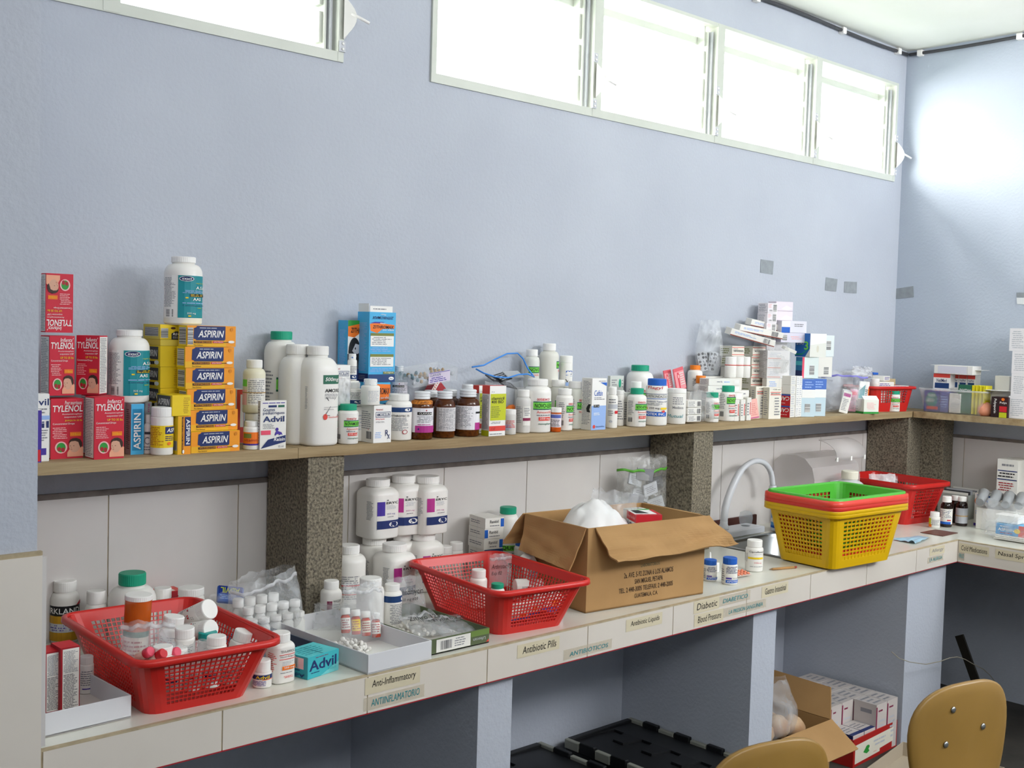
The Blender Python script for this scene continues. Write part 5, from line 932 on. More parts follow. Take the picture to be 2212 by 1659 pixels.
adv = (('R', 0, 0, 1, 1, '#3fb6c0'), ('P', [(.4, 0), (1, 0), (1, .45)], '#7ad4d8'), ('T', 'Advil', .05, .33, .92, .8, 'navy', 0, .03), ('L', .2, .86, .8, .93, 1, 'maroon'), ('L', .1, .2, .5, .28, 1, 'navy'), ('T', 'Advil', .65, .16, .9, .28, 'tealb'))
advl = (('R', 0, 0, 1, 1, '#2f9aa6'), ('R', .02, .42, .85, .92, 'lpink'), ('B', .08, .46, .65, .88, 0), ('L', .1, .3, .9, .4, 1, 'navy'), ('T', 'Advil', .3, .06, .9, .22, 'navy', 180, .04))
carton('medicine_carton', 'bright teal tablet carton with dark blue lettering at the counter edge', 632, 664, 730, 1420, 1469, z=ZC+.0005, front=adv, left=advl, body='#4fc6cc', colt='#5ccbd0', top=(('L', .1, .15, .9, .85, 5, '#2f9aa6'), ('R', .48, 0, .5, 1, '#2f9aa6')), yaw=.22, wid=.092, dep_=.075, h=.046)
# pills and bag in the box lid
pl = MB()
for i in range(90):
    q = random.random(); a = random.random()*6.28; rr = .042*sqrt(q); X = Matrix.Translation((rr*cos(a), rr*sin(a)*1.2, .004+.02*(1-q)*random.random())) @ Matrix.Rotation(random.random()*3, 4, 'X') @ Matrix.Rotation(random.random()*3, 4, 'Y')
    pl.lathe([(.002, -.003), (.006, -.0015), (.006, .0015), (.002, .003)], '#ebe8e2', 8, X=X)
P_ = at(755, 1400, 2, ZC+.01); tag(pl.build('pill_heap', None, (P_.x, P_.y, ZC+.006)), 'heap of loose white tablets in the white box lid', 'pills', kind='stuff')
P_ = at(728, 1360, 2, ZC+.01); bag('plastic_bag', 'small limp bag of tablets at the back left of the white box lid', (P_.x, P_.y+.01, ZC+.007), .10, .075, .04, yaw=-.6, lean=radians(-50), seed=51, m=M_FILM)
P_ = at(780, 1385, 2, ZC+.01); VX, VY = P_.x, P_.y
for i in range(4):
    c_ = ('pink', 'pink', 'orange', 'lpink')[i]; v = empty('small_vial', (VX-.038+.024*i, VY-.006*i+.006, ZC+.034-.006*i), rot=(radians(-12), radians(6), .1)); tag(v, ('leftmost', 'second', 'third', 'rightmost')[i]+' pink-red vial inside the tall zip bag in the white lid', 'vial', 'pink-red vials in the tall zip bag')
    m = MB(); m.lathe([(.0095, 0), (.0105, .002), (.0105, .036), (.007, .041)], mat('#c8503c', .2), 18); m.build('body', v); m = MB(); m.lathe([(.0105, .041), (.011, .042), (.011, .054), (.0095, .056)], 'white', 20); m.build('cap', v)
    m = MB(); f0 = -pi/2-.6
    m.deco(Surf(lambda u, w_, e: Vector(((.0107+e)*cos(f0+(u-.5)*2.4), (.0107+e)*sin(f0+(u-.5)*2.4), .008+.026*w_)), True), [('R', 0, 0, 1, 1, ('off', 'yellow', 'cream', 'off')[i]), ('L', .1, .1, .9, .9, 4, 'dred')]); m.build('label', v)
bag('zip_bag', 'tall clear zip bag of pink-red vials standing in the white box lid', (VX+.004, VY-.002, ZC+.006), .12, .135, .05, yaw=.1, lean=radians(-8), seed=55, m=M_FILM, zipc=M_FILMW, top=.4, roll=radians(6))
# handwritten bags in the green lid
for i, (px, py, tx, ly) in enumerate(((885, 1335, 'Azithromycin', radians(-20)), (930, 1372, 'Zithro 125', radians(-75)), (985, 1375, 'Erythro 250', radians(-80)))):
    P_ = at(px, py, 2, ZC+.01); t_ = bag('zip_bag', 'clear zip bag with black handwriting in the green lid, '+('standing at the back', 'lying in the middle', 'lying at the front right')[i], (P_.x, P_.y-.02*(i > 0), ZC+.012+.004*i), .10, .10, .018, yaw=-.15, lean=ly, seed=60+i, m=M_FILM, zipc=M_FILMW if i else None, group='handwritten zip bags in the green lid')
    m = MB(); m.deco(flat((-.045, -.014, .04), (.085, 0, 0), (0, 0, .03)), [('T', tx, 0, .3, 1, .95, 'black', 0, .0, .2), ('T', '250 mg #20', .2, -.1, .8, .2, 'black', 0, .0, .2)]); m.build('handwriting', t_)
pl = MB()
for i in range(50):
    X = Matrix.Translation((random.uniform(-.05, .06), random.uniform(-.06, .08), .003+random.random()*.008)) @ Matrix.Rotation(random.random()*3, 4, 'X')
    pl.lathe([(.002, -.005), (.004, -.003), (.004, .003), (.002, .005)], '#ebe6de', 8, X=X)
tag(pl.build('pill_heap', None, (-3.03, -.47, ZC+.006)), 'scattered white capsules in the bags of the green lid', 'pills', kind='stuff')
# bottles behind
GE = 'large white bottles with a colour bar and navy footer'
ery = lambda c_: (('L', 0, .3, .2, .95, 14, 'gray'), ('R', .3, .45, .52, .93, c_), ('T', 'ERYC', .56, .84, .97, .92, 'black', 0, .03), ('R', .58, .96, .63, .99, 'black'), ('L', .57, .66, .9, .82, 4, 'lgray'), ('T', '250 mg', .58, .47, .85, .53, c_), ('L', .6, .38, .9, .43, 1, 'gray'), ('R', .3, 0, 1, .28, 'navy'), ('E', .66, .05, .96, .23, 'white'), ('T', 'Pfizer', .71, .1, .92, .18, 'navy'))
def eb(label, x, y, z, c_, R=.0465, H=.165, dang=8): return bottle('pill_bottle', label, 0, 2*R*FPX/dep((x, y, z+.08))/.9, 0, 0, z=z, fx=(x, y, z), h=H, se=3.6, capw=.66, caph=.12, sho=.14, deco=ery(c_), lab=(.18, .68), ang=110, dang=dang+14, group=GE)
def xy(px, Y): p = at(px, 1200, 1, Y); return p.x
hE = .158
eb('large white bottle with a colour bar, front one of the lower three', xy(852, -.165), -.165, ZC+.0005, 'mag', H=hE)
eb('large white bottle of the lower three, at the back left and mostly hidden', xy(808, -.06), -.06, ZC+.0005, 'purple', H=hE)
eb('large white bottle of the lower three, at the back right behind the basket rim', xy(914, -.085), -.085, ZC+.0005, 'mag', H=hE)
eb('large white bottle with a violet-blue bar stacked on top, the left one', xy(813, -.062), -.062, ZC+.001+hE, 'purple', H=hE)
eb('large white bottle with a pink bar stacked on top, the right one', xy(920, -.085), -.085, ZC+.001+hE, 'mag', H=hE)
eb('large white bottle with a pink bar stacked on top, middle one set back', xy(868, -.055), -.055, ZC+.001+hE, 'mag', H=hE+.003, dang=-14)
loose('pill_bottle', 'white bottle hidden under the middle stacked bottle', 0, 0, ZC+.0005, .04, hE, capw=.6, caph=.12) if False else eb('large white bottle at the very back, carrying the middle stacked one', xy(868, -.055), -.055, ZC+.0005, 'mag', R=.036, H=hE)
cb('big plain white bottle with a wide lipped cap right of the concrete block', 751, 75, 1171, 1318, capw=.62, caph=.13, sho=.14, deco=(('L', .3, .2, .9, .9, 12, 'gray'), ('R', .3, .6, .9, .63, 'wred'), ('R', .3, .35, .9, .37, 'wred')), lab=(.05, .6))
cb('small plain white bottle with sloping shoulders between the big ones', 812, 46, 1195, 1290, capw=.66, caph=.2, sho=.22)
cb('small square bottle with a maroon bar and rubber band behind the zip bag', 714, 44, 1249, 1352, capw=.78, caph=.18, sho=.1, se=3., deco=(('R', .35, .2, .55, .8, 'maroon'), ('T', 'NUCOFF', .6, .75, .95, .83, 'black'), ('L', .6, .3, .95, .7, 5, 'gray'), ('R', 0, .45, 1, .48, '#b08a4a')), lab=(.05, .7), ang=140)
cb('white-capped bottle behind the rubber-banded one, next to the concrete block', 686, 38, 1240, 1325, capw=.9, caph=.2, sho=.08)
cb('white bottle whose flat cap shows above the tall zip bag', 798, 60, 1241, 1372, capw=.8, caph=.14, sho=.12)
cb('white bottle with a dark blue shoulder band behind the tall zip bag', 845, 44, 1256, 1362, capw=.75, caph=.14, sho=.1, deco=(('R', 0, .8, 1, 1, 'dblue'), ('E', .7, .83, .95, .97, 'white'), ('L', .3, .1, .95, .75, 12, 'gray')), lab=(.06, .76), ang=165, dang=25)
P_ = at(690, 1240, 1, -.05); bag('plastic_bag', 'clear bag with blue dots crumpled in the corner right of the concrete block', (P_.x+.01, -.055, ZC+.002), .09, .10, .05, seed=70, m=M_FILMW)
# basket 2 contents
loose('pill_bottle', 'white bottle standing in the right-hand red basket near its left side', 1032, 1310, zb, .023, .098, capw=.82, caph=.2, sho=.1, deco=gl, group='things in the right-hand red basket')
loose('pill_bottle', 'bottle with a green cap low behind the front rim of the right-hand basket', 1073, 1325, zb, .019, .078, cap='green', capw=.85, caph=.15)
loose('pill_bottle', 'white bottle lying in the right-hand red basket with its base towards the room', 1112, 1268, zb+.05, .021, .075, rot=(radians(90), 0, radians(65)), capw=.9, caph=.2, deco=gl)
P_ = at(1155, 1290, 2, zb); m = MB(); m.box((0, 0, 0), (.05, .035, .07), 'white', ch=.001); m.deco(flat((0, 0, 0), (.05, 0, 0), (0, 0, .07)), [('T', 'Pl', .3, .6, .8, .85, 'teal', 0, .03), ('L', .2, .1, .8, .5, 4, 'sky')]); ob = m.build('medicine_carton', None, (P_.x, P_.y+.02, zb+.03)); ob.rotation_euler = (.2, radians(-35), -.2); tag(ob, 'small white carton tipped up in the right-hand red basket', 'box')
for i, (px, py, h_, rz) in enumerate(((1130, 1335, .03, .1), (1165, 1325, .045, -.3), (1100, 1345, .02, 0))):
    P_ = at(px, py, 2, zb); m = MB(); m.box((0, 0, 0), (.07, .04, h_), 'white', ch=.001); m.deco(flat((0, 0, 0), (.07, 0, 0), (0, 0, h_)), [('R', 0, 0, 1, .3, 'blue'), ('R', .5, .4, .8, .7, 'orange'), ('L', .1, .4, .45, .9, 3, 'gray')]); ob = m.build('medicine_carton', None, (P_.x, P_.y, zb+.0)); ob.rotation_euler = (0, 0, rz)
    tag(ob, ('white carton with a blue stripe', 'taller white carton with a blue stripe', 'flattest white carton with a blue stripe')[i]+' seen through the mesh of the right-hand basket', 'box', 'blue-striped cartons in the right-hand basket')
P_ = at(1080, 1268, 1, -.34); t_ = bag('zip_bag', 'clear zip bag with black handwriting standing in the right-hand red basket', (P_.x, -.34, P_.z), .065, .09, .010, yaw=-.3, seed=80, m=M_FILM, zipc=M_FILMW, top=.8)
m = MB(); m.deco(flat((-.03, -.009, .04), (.058, 0, 0), (0, 0, .024)), [('T', 'Arthrotec 75', 0, .5, 1, 1, 'black', 0, 0, .2), ('T', 'Exp 02', 0, -.3, .5, .2, 'black', 0, 0, .2)]); m.build('handwriting', t_)
# carton stack and bottles behind basket 2
bs = (('R', 0, 0, 1, 1, 'off'), ('R', 0, .1, .18, .9, 'blue'), ('T', 'Ranitid', .25, .5, .7, .8, 'dgray', 0, .02), ('L', .25, .15, .8, .35, 1, 'gray'))
bsl = (('R', 0, 0, 1, 1, 'off'), ('L', .1, .3, .9, .7, 2, 'gray'), ('R', .52, 0, .53, 1, 'lgray'))
P_ = at(1040, 1190, 1, -.11)
for i in range(6):
    f_ = bs if i % 2 == 0 else tuple((q[0], 1-q[3], q[2], 1-q[1])+q[4:] if q[0] == 'R' and q[3] < .5 else q for q in bs)
    carton('medicine_carton', 'white carton with a blue square, '+('lowest', 'second up', 'third up', 'fourth up', 'fifth up', 'topmost')[i]+' of the stack behind the right-hand basket', 0, 0, 0, 1100, 1150, fx=(P_.x+.0015*(i % 3), -.12, 0), z=ZC+.0005+i*.0305, wid=.065, dep_=.085, h=.030, yaw=-.15, body='off', front=f_ if i != 2 else (('R', 0, 0, 1, 1, 'dblue'),), left=bsl, colt='off', group='blue-square cartons behind the right-hand basket')
loose('pill_bottle', 'white bottle with a green cap and green band beside the stack of white cartons', 1093, 1215, ZC+.0005, .034, .205, cap='green', capw=.8, caph=.11, sho=.12, deco=(('R', 0, .3, 1, .42, 'lgreen'), ('T', 'QUIN', .3, .31, .9, .41, 'black', 0, .02), ('L', .2, .5, .9, .6, 1, 'wred'), ('L', .2, .05, .9, .25, 4, 'dgreen')), lab=(.08, .7), fx=None) if False else bottle('pill_bottle', 'white bottle with a green cap and green band beside the stack of white cartons', 0, 46, 0, 0, z=ZC+.0005, fx=(xy(1095, -.075), -.075, ZC), h=.20, cap='green', capw=.78, caph=.1, sho=.12, deco=(('R', 0, .42, 1, .54, 'lgreen'), ('T', 'QUIN', .3, .43, .9, .53, 'black', 0, .02), ('L', .2, .6, .9, .7, 1, 'wred'), ('L', .2, .15, .9, .38, 4, 'dgreen')), lab=(.08, .75))
for i, (px, Y, h_) in enumerate(((1128, -.14, .12), (1140, -.085, .13))):
    bottle('pill_bottle', ('front', 'back')[i]+' blue-capped bottle between the carton stack and the cardboard box', 0, 36, 0, 0, z=ZC+.0005, fx=(xy(px, Y), Y, ZC), h=h_, cap='blue', capw=.86, caph=.22, sho=.08, deco=txt, group='blue-capped bottles behind the cardboard box')
for i, px in enumerate((962, 985)):
    bottle('pill_bottle', ('left', 'right')[i]+' small white jar lid just above the back rim of the right-hand basket', 0, 30, 0, 0, z=ZC+.0005, fx=(xy(px, -.10-.0*i), -.10, ZC), h=.115+.006*i, capw=.95, caph=.18, sho=.05, group='small white jars behind the right-hand basket')
# ---- cardboard box
KX = empty('cardboard_box', (-2.556, -.556, ZC+.001), radians(-6)); tag(KX, 'big brown cardboard box with its flaps folded out', 'cardboard box')
BW, BL, BH = .437, .262, .222
m = MB(); m.box((0, 0, 0), (BW, BL, .004), M_CARD); m.build('box_floor', KX)
cdw = [('T', 'LABORATORIOS', .44, .455, .60, .495, '#4a5a44'), ('T', '2a. AVE. 5-92 ZONA 6 LOS ALAMOS', .30, .345, .72, .41, '#4a3826', 0, .02), ('T', 'SAN MIGUEL PETAPA', .39, .26, .63, .32, '#4a3826', 0, .02), ('T', 'TEL: 2 448-3005 TELEFAX: 2 448-2005', .26, .17, .72, .23, '#4a3826', 0, .02), ('T', 'GUATEMALA, C.A.', .39, .08, .59, .14, '#4a3826', 0, .02)]
for nm, a, b in (('front_panel', (0, 0, 0), (BW, .004, BH)), ('back_panel', (0, BL-.004, 0), (BW, BL, BH)), ('left_panel', (0, .004, 0), (.004, BL-.004, BH)), ('right_panel', (BW-.004, .004, 0), (BW, BL-.004, BH))):
    m = MB(); m.box(a, b, M_CARD)
    if nm == 'front_panel': m.deco(flat((0, 0, 0), (BW, 0, 0), (0, 0, BH)), cdw)
    m.build(nm, KX)
def flap(name, base, U, V, outl, crump=.004, seed=0):
    """flap hanging from an edge; outline in (u, v) of the edge vectors"""
    m = MB(); base, U, V = Vector(base), Vector(U), Vector(V); N = U.cross(V).normalized(); n = 18; vs_ = []; fs = []
    for j in range(n+1):
        v = j/n; L_ = outl[0][0]+(outl[1][0]-outl[0][0])*v; R_ = outl[0][1]+(outl[1][1]-outl[0][1])*v; dv = 0
        for i in range(n+1):
            u = L_+(R_-L_)*i/n; q = noise.noise(Vector((u*4+seed, v*3, seed)))*crump*v*2
            vv = v*(outl[2]+(outl[3]-outl[2])*i/n)+noise.noise(Vector((u*40, 3, seed)))*.012*(j == n)
            vs_.append(base+U*u+V*vv+N*(q+.006*sin(v*3)))
    for j in range(n):
        for i in range(n): a = j*(n+1)+i; fs.append((a, a+1, a+n+2, a+n+1))
    m.add(vs_, fs, M_CARD, False); o = m.build(name, KX); s_ = o.modifiers.new('thickness', 'SOLIDIFY'); s_.thickness = .004; s_.offset = 0
flap('front_flap', (.0, -.003, BH), (BW, 0, 0), (0, -.06, -.085), ((.05, 1.02), (.10, 1.20), 1.0, 0.88), .012, 3)
flap('left_flap', (-.003, BL, BH), (0, -BL, 0), (-.038, 0, -.105), ((0, .98), (.05, .90), .9, 1.05), .006, 7)
flap('back_flap', (0, BL+.003, BH), (BW, 0, 0), (0, .045, -.10), ((-.02, .95), (-.10, .9), .9, .9), .005, 9)
flap('right_flap', (BW+.003, 0, BH), (0, BL, 0), (.05, 0, -.09), ((.1, .98), (.05, .95), .9, .9), .006, 11)
def kx(x, y, z): c, s_ = cos(radians(-6)), sin(radians(-6)); return (-2.556+x*c-y*s_, -.556+x*s_+y*c, ZC+z)
m = MB(); m.box((.02, .02, .01), (BW-.02, BL-.02, .12), '#d8d2c8', ch=.01); ob = m.build('packing_block', None, (-2.556, -.556, ZC+.001), radians(-6)); tag(ob, 'pale packing deep inside the cardboard box, under the white bag', 'packing')
pz = kx(.135, .131, .125)
pb_ = MB(); V = []; F = []; n = 26
for j in range(n+1):
    for i in range(n+1):
        u, v = i/n*2-1, j/n*2-1; r_ = max(abs(u), abs(v)); hgt = .115*max(0, 1-(u*u*.75+v*v*.9))**.8
        V.append((u*.118, v*.10, hgt*1.25+noise.noise(Vector((u*3, v*3, 2)))*.018+noise.noise(Vector((u*8, v*8, 5)))*.005))
for j in range(n):
    for i in range(n): a = j*(n+1)+i; F.append((a, a+1, a+n+2, a+n+1))
pb_.add(V, F, mat('#e9e7e6', .35), True); cb_ = pb_.build('cotton_bundle', None, pz, radians(-6)); tag(cb_, 'puffy white bundle heaped in the left of the cardboard box', 'bundle'); s_ = cb_.modifiers.new('thickness', 'SOLIDIFY'); s_.thickness = .003
bag('plastic_bag', 'clear plastic bag rising above the white bundle in the cardboard box', kx(.20, .15, .16), .17, .13, .06, yaw=-.15, lean=radians(6), seed=90, m=M_FILM, top=.2, roll=radians(8))
nf = (('R', 0, 0, 1, 1, 'white'), ('R', 0, .8, 1, 1, 'red'), ('T', 'Allergy & Sinus Relief', .1, .84, .9, .94, 'lpink'), ('T', 'NeilMed', .1, .6, .8, .76, 'navy', 0, .03), ('R', .08, .42, .2, .56, 'blue'), ('R', .25, .42, .75, .55, 'navy'), ('L', .08, .1, .9, .35, 4, 'sky'))
c0 = kx(.225, .06, .12); carton('medicine_carton', 'white carton with a red band and blue lettering poking out of the cardboard box', 0, 0, 0, 1100, 1150, fx=c0, z=c0[2], wid=.075, dep_=.085, h=.112, yaw=-.55, front=(('R', 0, .8, 1, 1, 'red'), ('R', 0, .74, 1, .8, 'navy'), ('L', .1, .2, .8, .7, 4, 'sky')), left=nf, body='white', colt='white', top=(('R', 0, 0, 1, .14, 'red'), ('R', .86, 0, 1, 1, 'red'), ('P', [(.1, .3), (.6, .3), (.4, .9), (.1, .9)], 'black')))
c0 = kx(.30, .15, .12); carton('medicine_carton', 'small white carton with a green edge behind the red-banded one in the box', 0, 0, 0, 1100, 1150, fx=c0, z=c0[2], wid=.06, dep_=.05, h=.105, yaw=-.2, body='#e8e8dc', top=(('R', 0, 0, 1, .3, 'grn'), ('L', .1, .4, .9, .9, 2, 'gray')))

# bags behind the cardboard box, beside the block
P_ = at(1385, 1000, 1, -.085); hb_ = P_.z-ZC+.02
t_ = bag('zip_bag', 'clear bag with a thin green zip between the box and the block', (P_.x, -.09, ZC+.002), .20, hb_, .09, yaw=-.25, seed=140, m=M_FILMD, zipc=mat('#5fae3a', .3), top=.5)
for i in range(10):
    m = MB(); m.box((-.03, -.004, -.02), (.03, .004, .02), ('silver', 'lgray', 'dgray', 'silver', 'gray')[i % 5], ch=.0015); m.deco(flat((-.03, -.0042, -.02), (.06, 0, 0), (0, 0, .04)), [('L', .1, .2, .9, .8, 4, 'gray')])
    ob = m.build('foil_pack', None, (P_.x-.045+.03*(i % 4), -.115+.008*(i % 3), ZC+.11+.017*i)); ob.rotation_euler = (.15*sin(i*2.1), .35*sin(i*1.7), -.3+.2*sin(i*3.3)); tag(ob, 'grey foil pack inside the green-zipped bag, number %s from the bottom' % ('one', 'two', 'three', 'four', 'five', 'six', 'seven', 'eight', 'nine', 'ten')[i], 'foil pack', 'foil packs in the green-zipped bag')
m = MB(); m.box((-.09, -.03, 0), (.09, .03, .09), '#b8b6b0', ch=.004); tag(m.build('packing_block', None, (P_.x, -.10, ZC+.0005)), 'grey packet at the foot of the green-zipped bag', 'packing')
# ---- small things before the sink
cb('white bottle with a yellow stripe and a barcode beside the sink', 1628, 38, 1162, 1236, capw=.86, caph=.22, sho=.09, deco=(('B', .0, .35, .2, .75, 1), ('T', 'Ciprofloxacin', .3, .76, 1.0, .86, 'dgray', 0, .02), ('L', .5, .68, .95, .73, 1, 'lgray'), ('R', .25, .5, .9, .58, 'yellow'), ('T', '500mg', .5, .3, .8, .37, 'red'), ('L', .3, .15, .9, .2, 1, 'gray')), lab=(.05, .78), ang=165)
blu = (('L', 0, .1, .3, .8, 6, 'gray'), ('L', .35, .55, .95, .95, 5, 'navy'), ('R', .35, .25, .6, .33, 'purple'), ('T', '10 mg', .65, .25, .9, .33, 'gray'), ('R', .35, .04, 1, .2, 'blue'), ('T', 'APOTEX', .4, .08, .95, .16, 'white', 0, .02))
cb('white bottle with a bright blue cap in front of the cardboard box corner', 1575, 34, 1200, 1264, cap='blue', capw=.9, caph=.24, sho=.07, deco=blu, lab=(.05, .74), ang=165)
cb('white bottle with a bright blue cap half hidden by the cardboard box', 1533, 30, 1205, 1256, cap='blue', capw=.9, caph=.24, sho=.07, deco=blu, lab=(.05, .74), ang=165)
carton('medicine_carton', 'small white carton lying behind the two blue-capped bottles', 1535, 1540, 1562, 1222, 1241, z=ZC+.0005, wid=.045, dep_=.03, h=.03, yaw=.2, body='white')
m = MB(); m.lathe([(.012, 0), (.012, .02), (.004, .03), (.0025, .055), (.001, .058)], 'white', 14); P_ = at(1567, 1240, 2, ZC); tag(m.build('nozzle_tube', None, (P_.x, P_.y+.06, ZC+.0005)), 'pointed white nozzle behind the blue-capped bottle', 'nozzle')
m = MB(); m.box((0, 0, 0), (.062, .04, .003), '#c9b8ae', ch=.0008)
for i in range(4):
    for j in range(3): m.lathe([(.0052, .003), (.005, .006), (.002, .0085)], '#e88a6a', 12, X=Matrix.Translation((.009+i*.0148, .008+j*.012, 0)))
P_ = at(1594, 1250, 2, ZC); ob = m.build('blister_strip', None, (P_.x, P_.y, ZC+.004)); ob.rotation_euler = (radians(9), 0, -.1); tag(ob, 'blister strip of orange-pink tablets beside the blue-capped bottle', 'blister strip')
pa, pb2 = at(1661, 1233, 2, ZC), at(1720, 1228, 2, ZC); pa.z = pb2.z = ZC+.0045; d = (pb2-pa)
pn = empty('pencil', (0, 0, 0)); tag(pn, 'short yellow-brown pencil lying by the sink', 'pencil')
m = MB(); m.tube([pa+d*.12, pb2-d*.08], .0038, '#b98a52', 6); m.build('shaft', pn); m = MB(); m.tube([pa, pa+d*.06, pa+d*.12], .003, '#8a6a44', 6, rs=[.0004, .0018, .0038]); m.build('tip', pn); m = MB(); m.tube([pb2-d*.08, pb2], .0039, '#a04838', 8); m.build('eraser', pn)
# ---- sink
sk = empty('sink', (0, 0, 0)); tag(sk, 'stainless steel sink set into the counter below the curved white tap', 'sink')
m = MB(); x0, x1, y0, y1 = SK; cx, cy = (x0+x1)/2, (y0+y1)/2; hx, hy = (x1-x0)/2, (y1-y0)/2; nS = 48
def rr(a, hx, hy, e): 
    k = rad(a, e); return (cx+hx*k*cos(a)*.98, cy+hy*k*sin(a)*.98)
V = []; F = []
for (s_, z, e) in ((1.09, ZC+.0012, 12), (1.08, ZC+.003, 12), (1.0, ZC+.003, 6), (.95, ZC+.001, 4.5), (.93, ZC-.01, 4.5), (.88, ZC-.11, 4.5), (.78, ZC-.135, 4), (.1, ZC-.14, 2)):
    for i in range(nS): p = rr(2*pi*i/nS, hx*s_*(.92 if e > 5 else .99), hy*s_*(.92 if e > 5 else .99), e); V.append((p[0], p[1], z))
for j in range(7):
    for i in range(nS): F.append((j*nS+i, j*nS+(i+1) % nS, (j+1)*nS+(i+1) % nS, (j+1)*nS+i))
m.add(V, F, M_STEEL, True); m.build('basin', sk); m = MB(); m.lathe([(.03, ZC-.139), (.025, ZC-.136), (.008, ZC-.137)], 'dgray', 20, X=Matrix.Translation((cx, cy, 0))); m.build('drain', sk)
tp_ = mat('#d4d6da', .35)
fa = empty('water_tap', (0, 0, 0)); tag(fa, 'white gooseneck tap on a flat base behind the sink', 'tap')
m = MB(); m.box((-1.375, -.135, ZC+.003), (-1.14, -.05, ZC+.027), tp_, ch=.003); m.build('base_plate', fa)
m = MB(); pts = []; 
for i in range(22):
    t_ = i/21
    ctrl = [(-1.335, .755), (-1.325, .84), (-1.255, .945), (-1.17, .985), (-1.095, .975), (-1.05, .935), (-1.035, .885)]
    f_ = t_*(len(ctrl)-1); k = min(int(f_), len(ctrl)-2); u = f_-k
    p0, p1, p2, p3 = ctrl[max(k-1, 0)], ctrl[k], ctrl[k+1], ctrl[min(k+2, len(ctrl)-1)]
    q = [.5*((2*p1[a])+(-p0[a]+p2[a])*u+(2*p0[a]-5*p1[a]+4*p2[a]-p3[a])*u*u+(-p0[a]+3*p1[a]-3*p2[a]+p3[a])*u**3) for a in (0, 1)]
    pts.append((q[0], -.09, q[1]))
m.tube(pts, .01, tp_, 14, rs=[.0135 if i < 8 else .0105 for i in range(22)]); m.build('gooseneck', fa)
m = MB(); m.lathe([(.019, 0), (.019, .012), (.0145, .02), (.014, .032)], tp_, 20, X=Matrix.Translation((-1.335, -.09, ZC+.026))); m.build('collar', fa)
m = MB(); m.lathe([(.013, 0), (.014, .004), (.014, .014), (.012, .018)], tp_, 18, X=Matrix.Translation((-1.033, -.09, .868))); m.build('spout_ring', fa)
m = MB(); m.lathe([(.016, 0), (.023, .012), (.026, .03), (.022, .05), (.010, .056)], M_CLEAR, 24); m.build('knob', fa, (-1.20, -.09, ZC+.027))
m = MB(); m.box((-1.33, -.022, ZC+.0005), (-1.03, -.012, ZC+.045), '#4a241c', ch=.002); tag(m.build('wooden_strip', None, (0, 0, 0)), 'dark red-brown wooden strip behind the tap base', 'wood strip')
jug = bottle('water_jug', 'clear jug with a blue label behind the stacked baskets, next to the tap', 0, 58, 0, 0, z=ZC+.0005, fx=(-1.03, -.075, 0), h=.165, capw=.4, caph=.12, sho=.3, body=mat('#ccd6dc', .25), cap='white', deco=(('R', 0, 0, .8, .8, '#5aa0d8'), ('R', 0, .3, .8, .5, 'off'), ('R', 0, 0, .8, .12, 'blue')), lab=(.1, .65), ang=150) if False else bottle('water_jug', 'clear jug with a blue label behind the stacked baskets, next to the tap', 0, 54, 0, 0, z=ZC+.0035, fx=(-1.05, -.155, 0), h=.13, capw=.4, caph=.12, sho=.3, body=mat('#ccd6dc', .25), deco=(('R', 0, 0, .8, .8, '#5aa0d8'), ('R', 0, .3, .8, .5, 'off'), ('R', 0, 0, .8, .12, 'blue')), lab=(.1, .65), ang=150)
# ---- stacked baskets
bc = (-1.372, -.566); by_ = radians(-4)
for i, (dz, mt, lb, H_) in enumerate(((0, YEL, 'lowest yellow basket of the stack, overhanging the sink and counter edge', .188), (.010, YEL, 'second yellow basket nested in the stack, only its rim showing', .188), (.022, mat('#d9362e', .3), 'lower red basket nested in the stack', .188), (.034, mat('#e8483a', .3), 'upper red basket nested in the stack', .188), (.044, GREEN, 'green basket nested on top of the stack', .185))):
    basket('plastic_basket', lb, (bc[0], bc[1], ZC+.006+dz), .40-.012*(i == 4), .268-.012*(i == 4), H_, by_, mt, tap=.80-.0*i, rows=10, cw=13, cl=13, group='nested plastic baskets over the sink', rim=.014-.001*(i == 4), t_=.0014)
# ---- dispenser, jug, corner basket
dp = empty('plastic_dispenser', (-.93, -.205, ZC+.0005)); tag(dp, 'frosted plastic bin with its lid tipped open behind the stacked baskets', 'bin')
m = MB(); pr = [(0, 0), (0, .19), (.012, .235), (.045, .268), (.09, .28), (.15, .275), (.18, .25), (.185, 0)]
V = [(x, y, z) for x in (0, .33) for (y, z) in pr]; k = len(pr); F = [(i, (i+1) % k, k+(i+1) % k, k+i) for i in range(k)]+[tuple(range(k-1, -1, -1)), tuple(range(k, 2*k))]
frost = glassy('frosted_plastic', '#dcd6d4', .38, .35); m.add(V, F, frost); m.build('body', dp)
m = MB(); V = []; F = []
for j in range(9):
    a = radians(10+j*12)
    for x in (.03, .24): V.append((x+.04, .07-.12*sin(a)*.8-.02, .262+.055*cos(a)*1.0+.02-.0*j))
F = [(2*j, 2*j+1, 2*j+3, 2*j+2) for j in range(8)]; m.add(V, F, frost, True)
for i in range(3): m.box((.07+.1*i, -.05, .262), (.08+.1*i, -.044, .278), 'white')
lo = m.build('lid', dp); s_ = lo.modifiers.new('thickness', 'SOLIDIFY'); s_.thickness = .003
m = MB(); m.deco(flat((.11, -.001, .09), (.20, 0, 0), (0, 0, .09)), [('R', 0, 0, 1, 1, 'lgray'), ('T', 'DISPENSADOR DE GUANTES', .1, .7, .9, .82, 'black', 0, .03), ('L', .25, .4, .75, .55, 1, 'gray'), ('P', [(.12, .8), (.2, .8), (.16, .95)], 'black'), ('P', [(.8, .8), (.88, .8), (.84, .95)], 'black')]); m.build('label', dp)
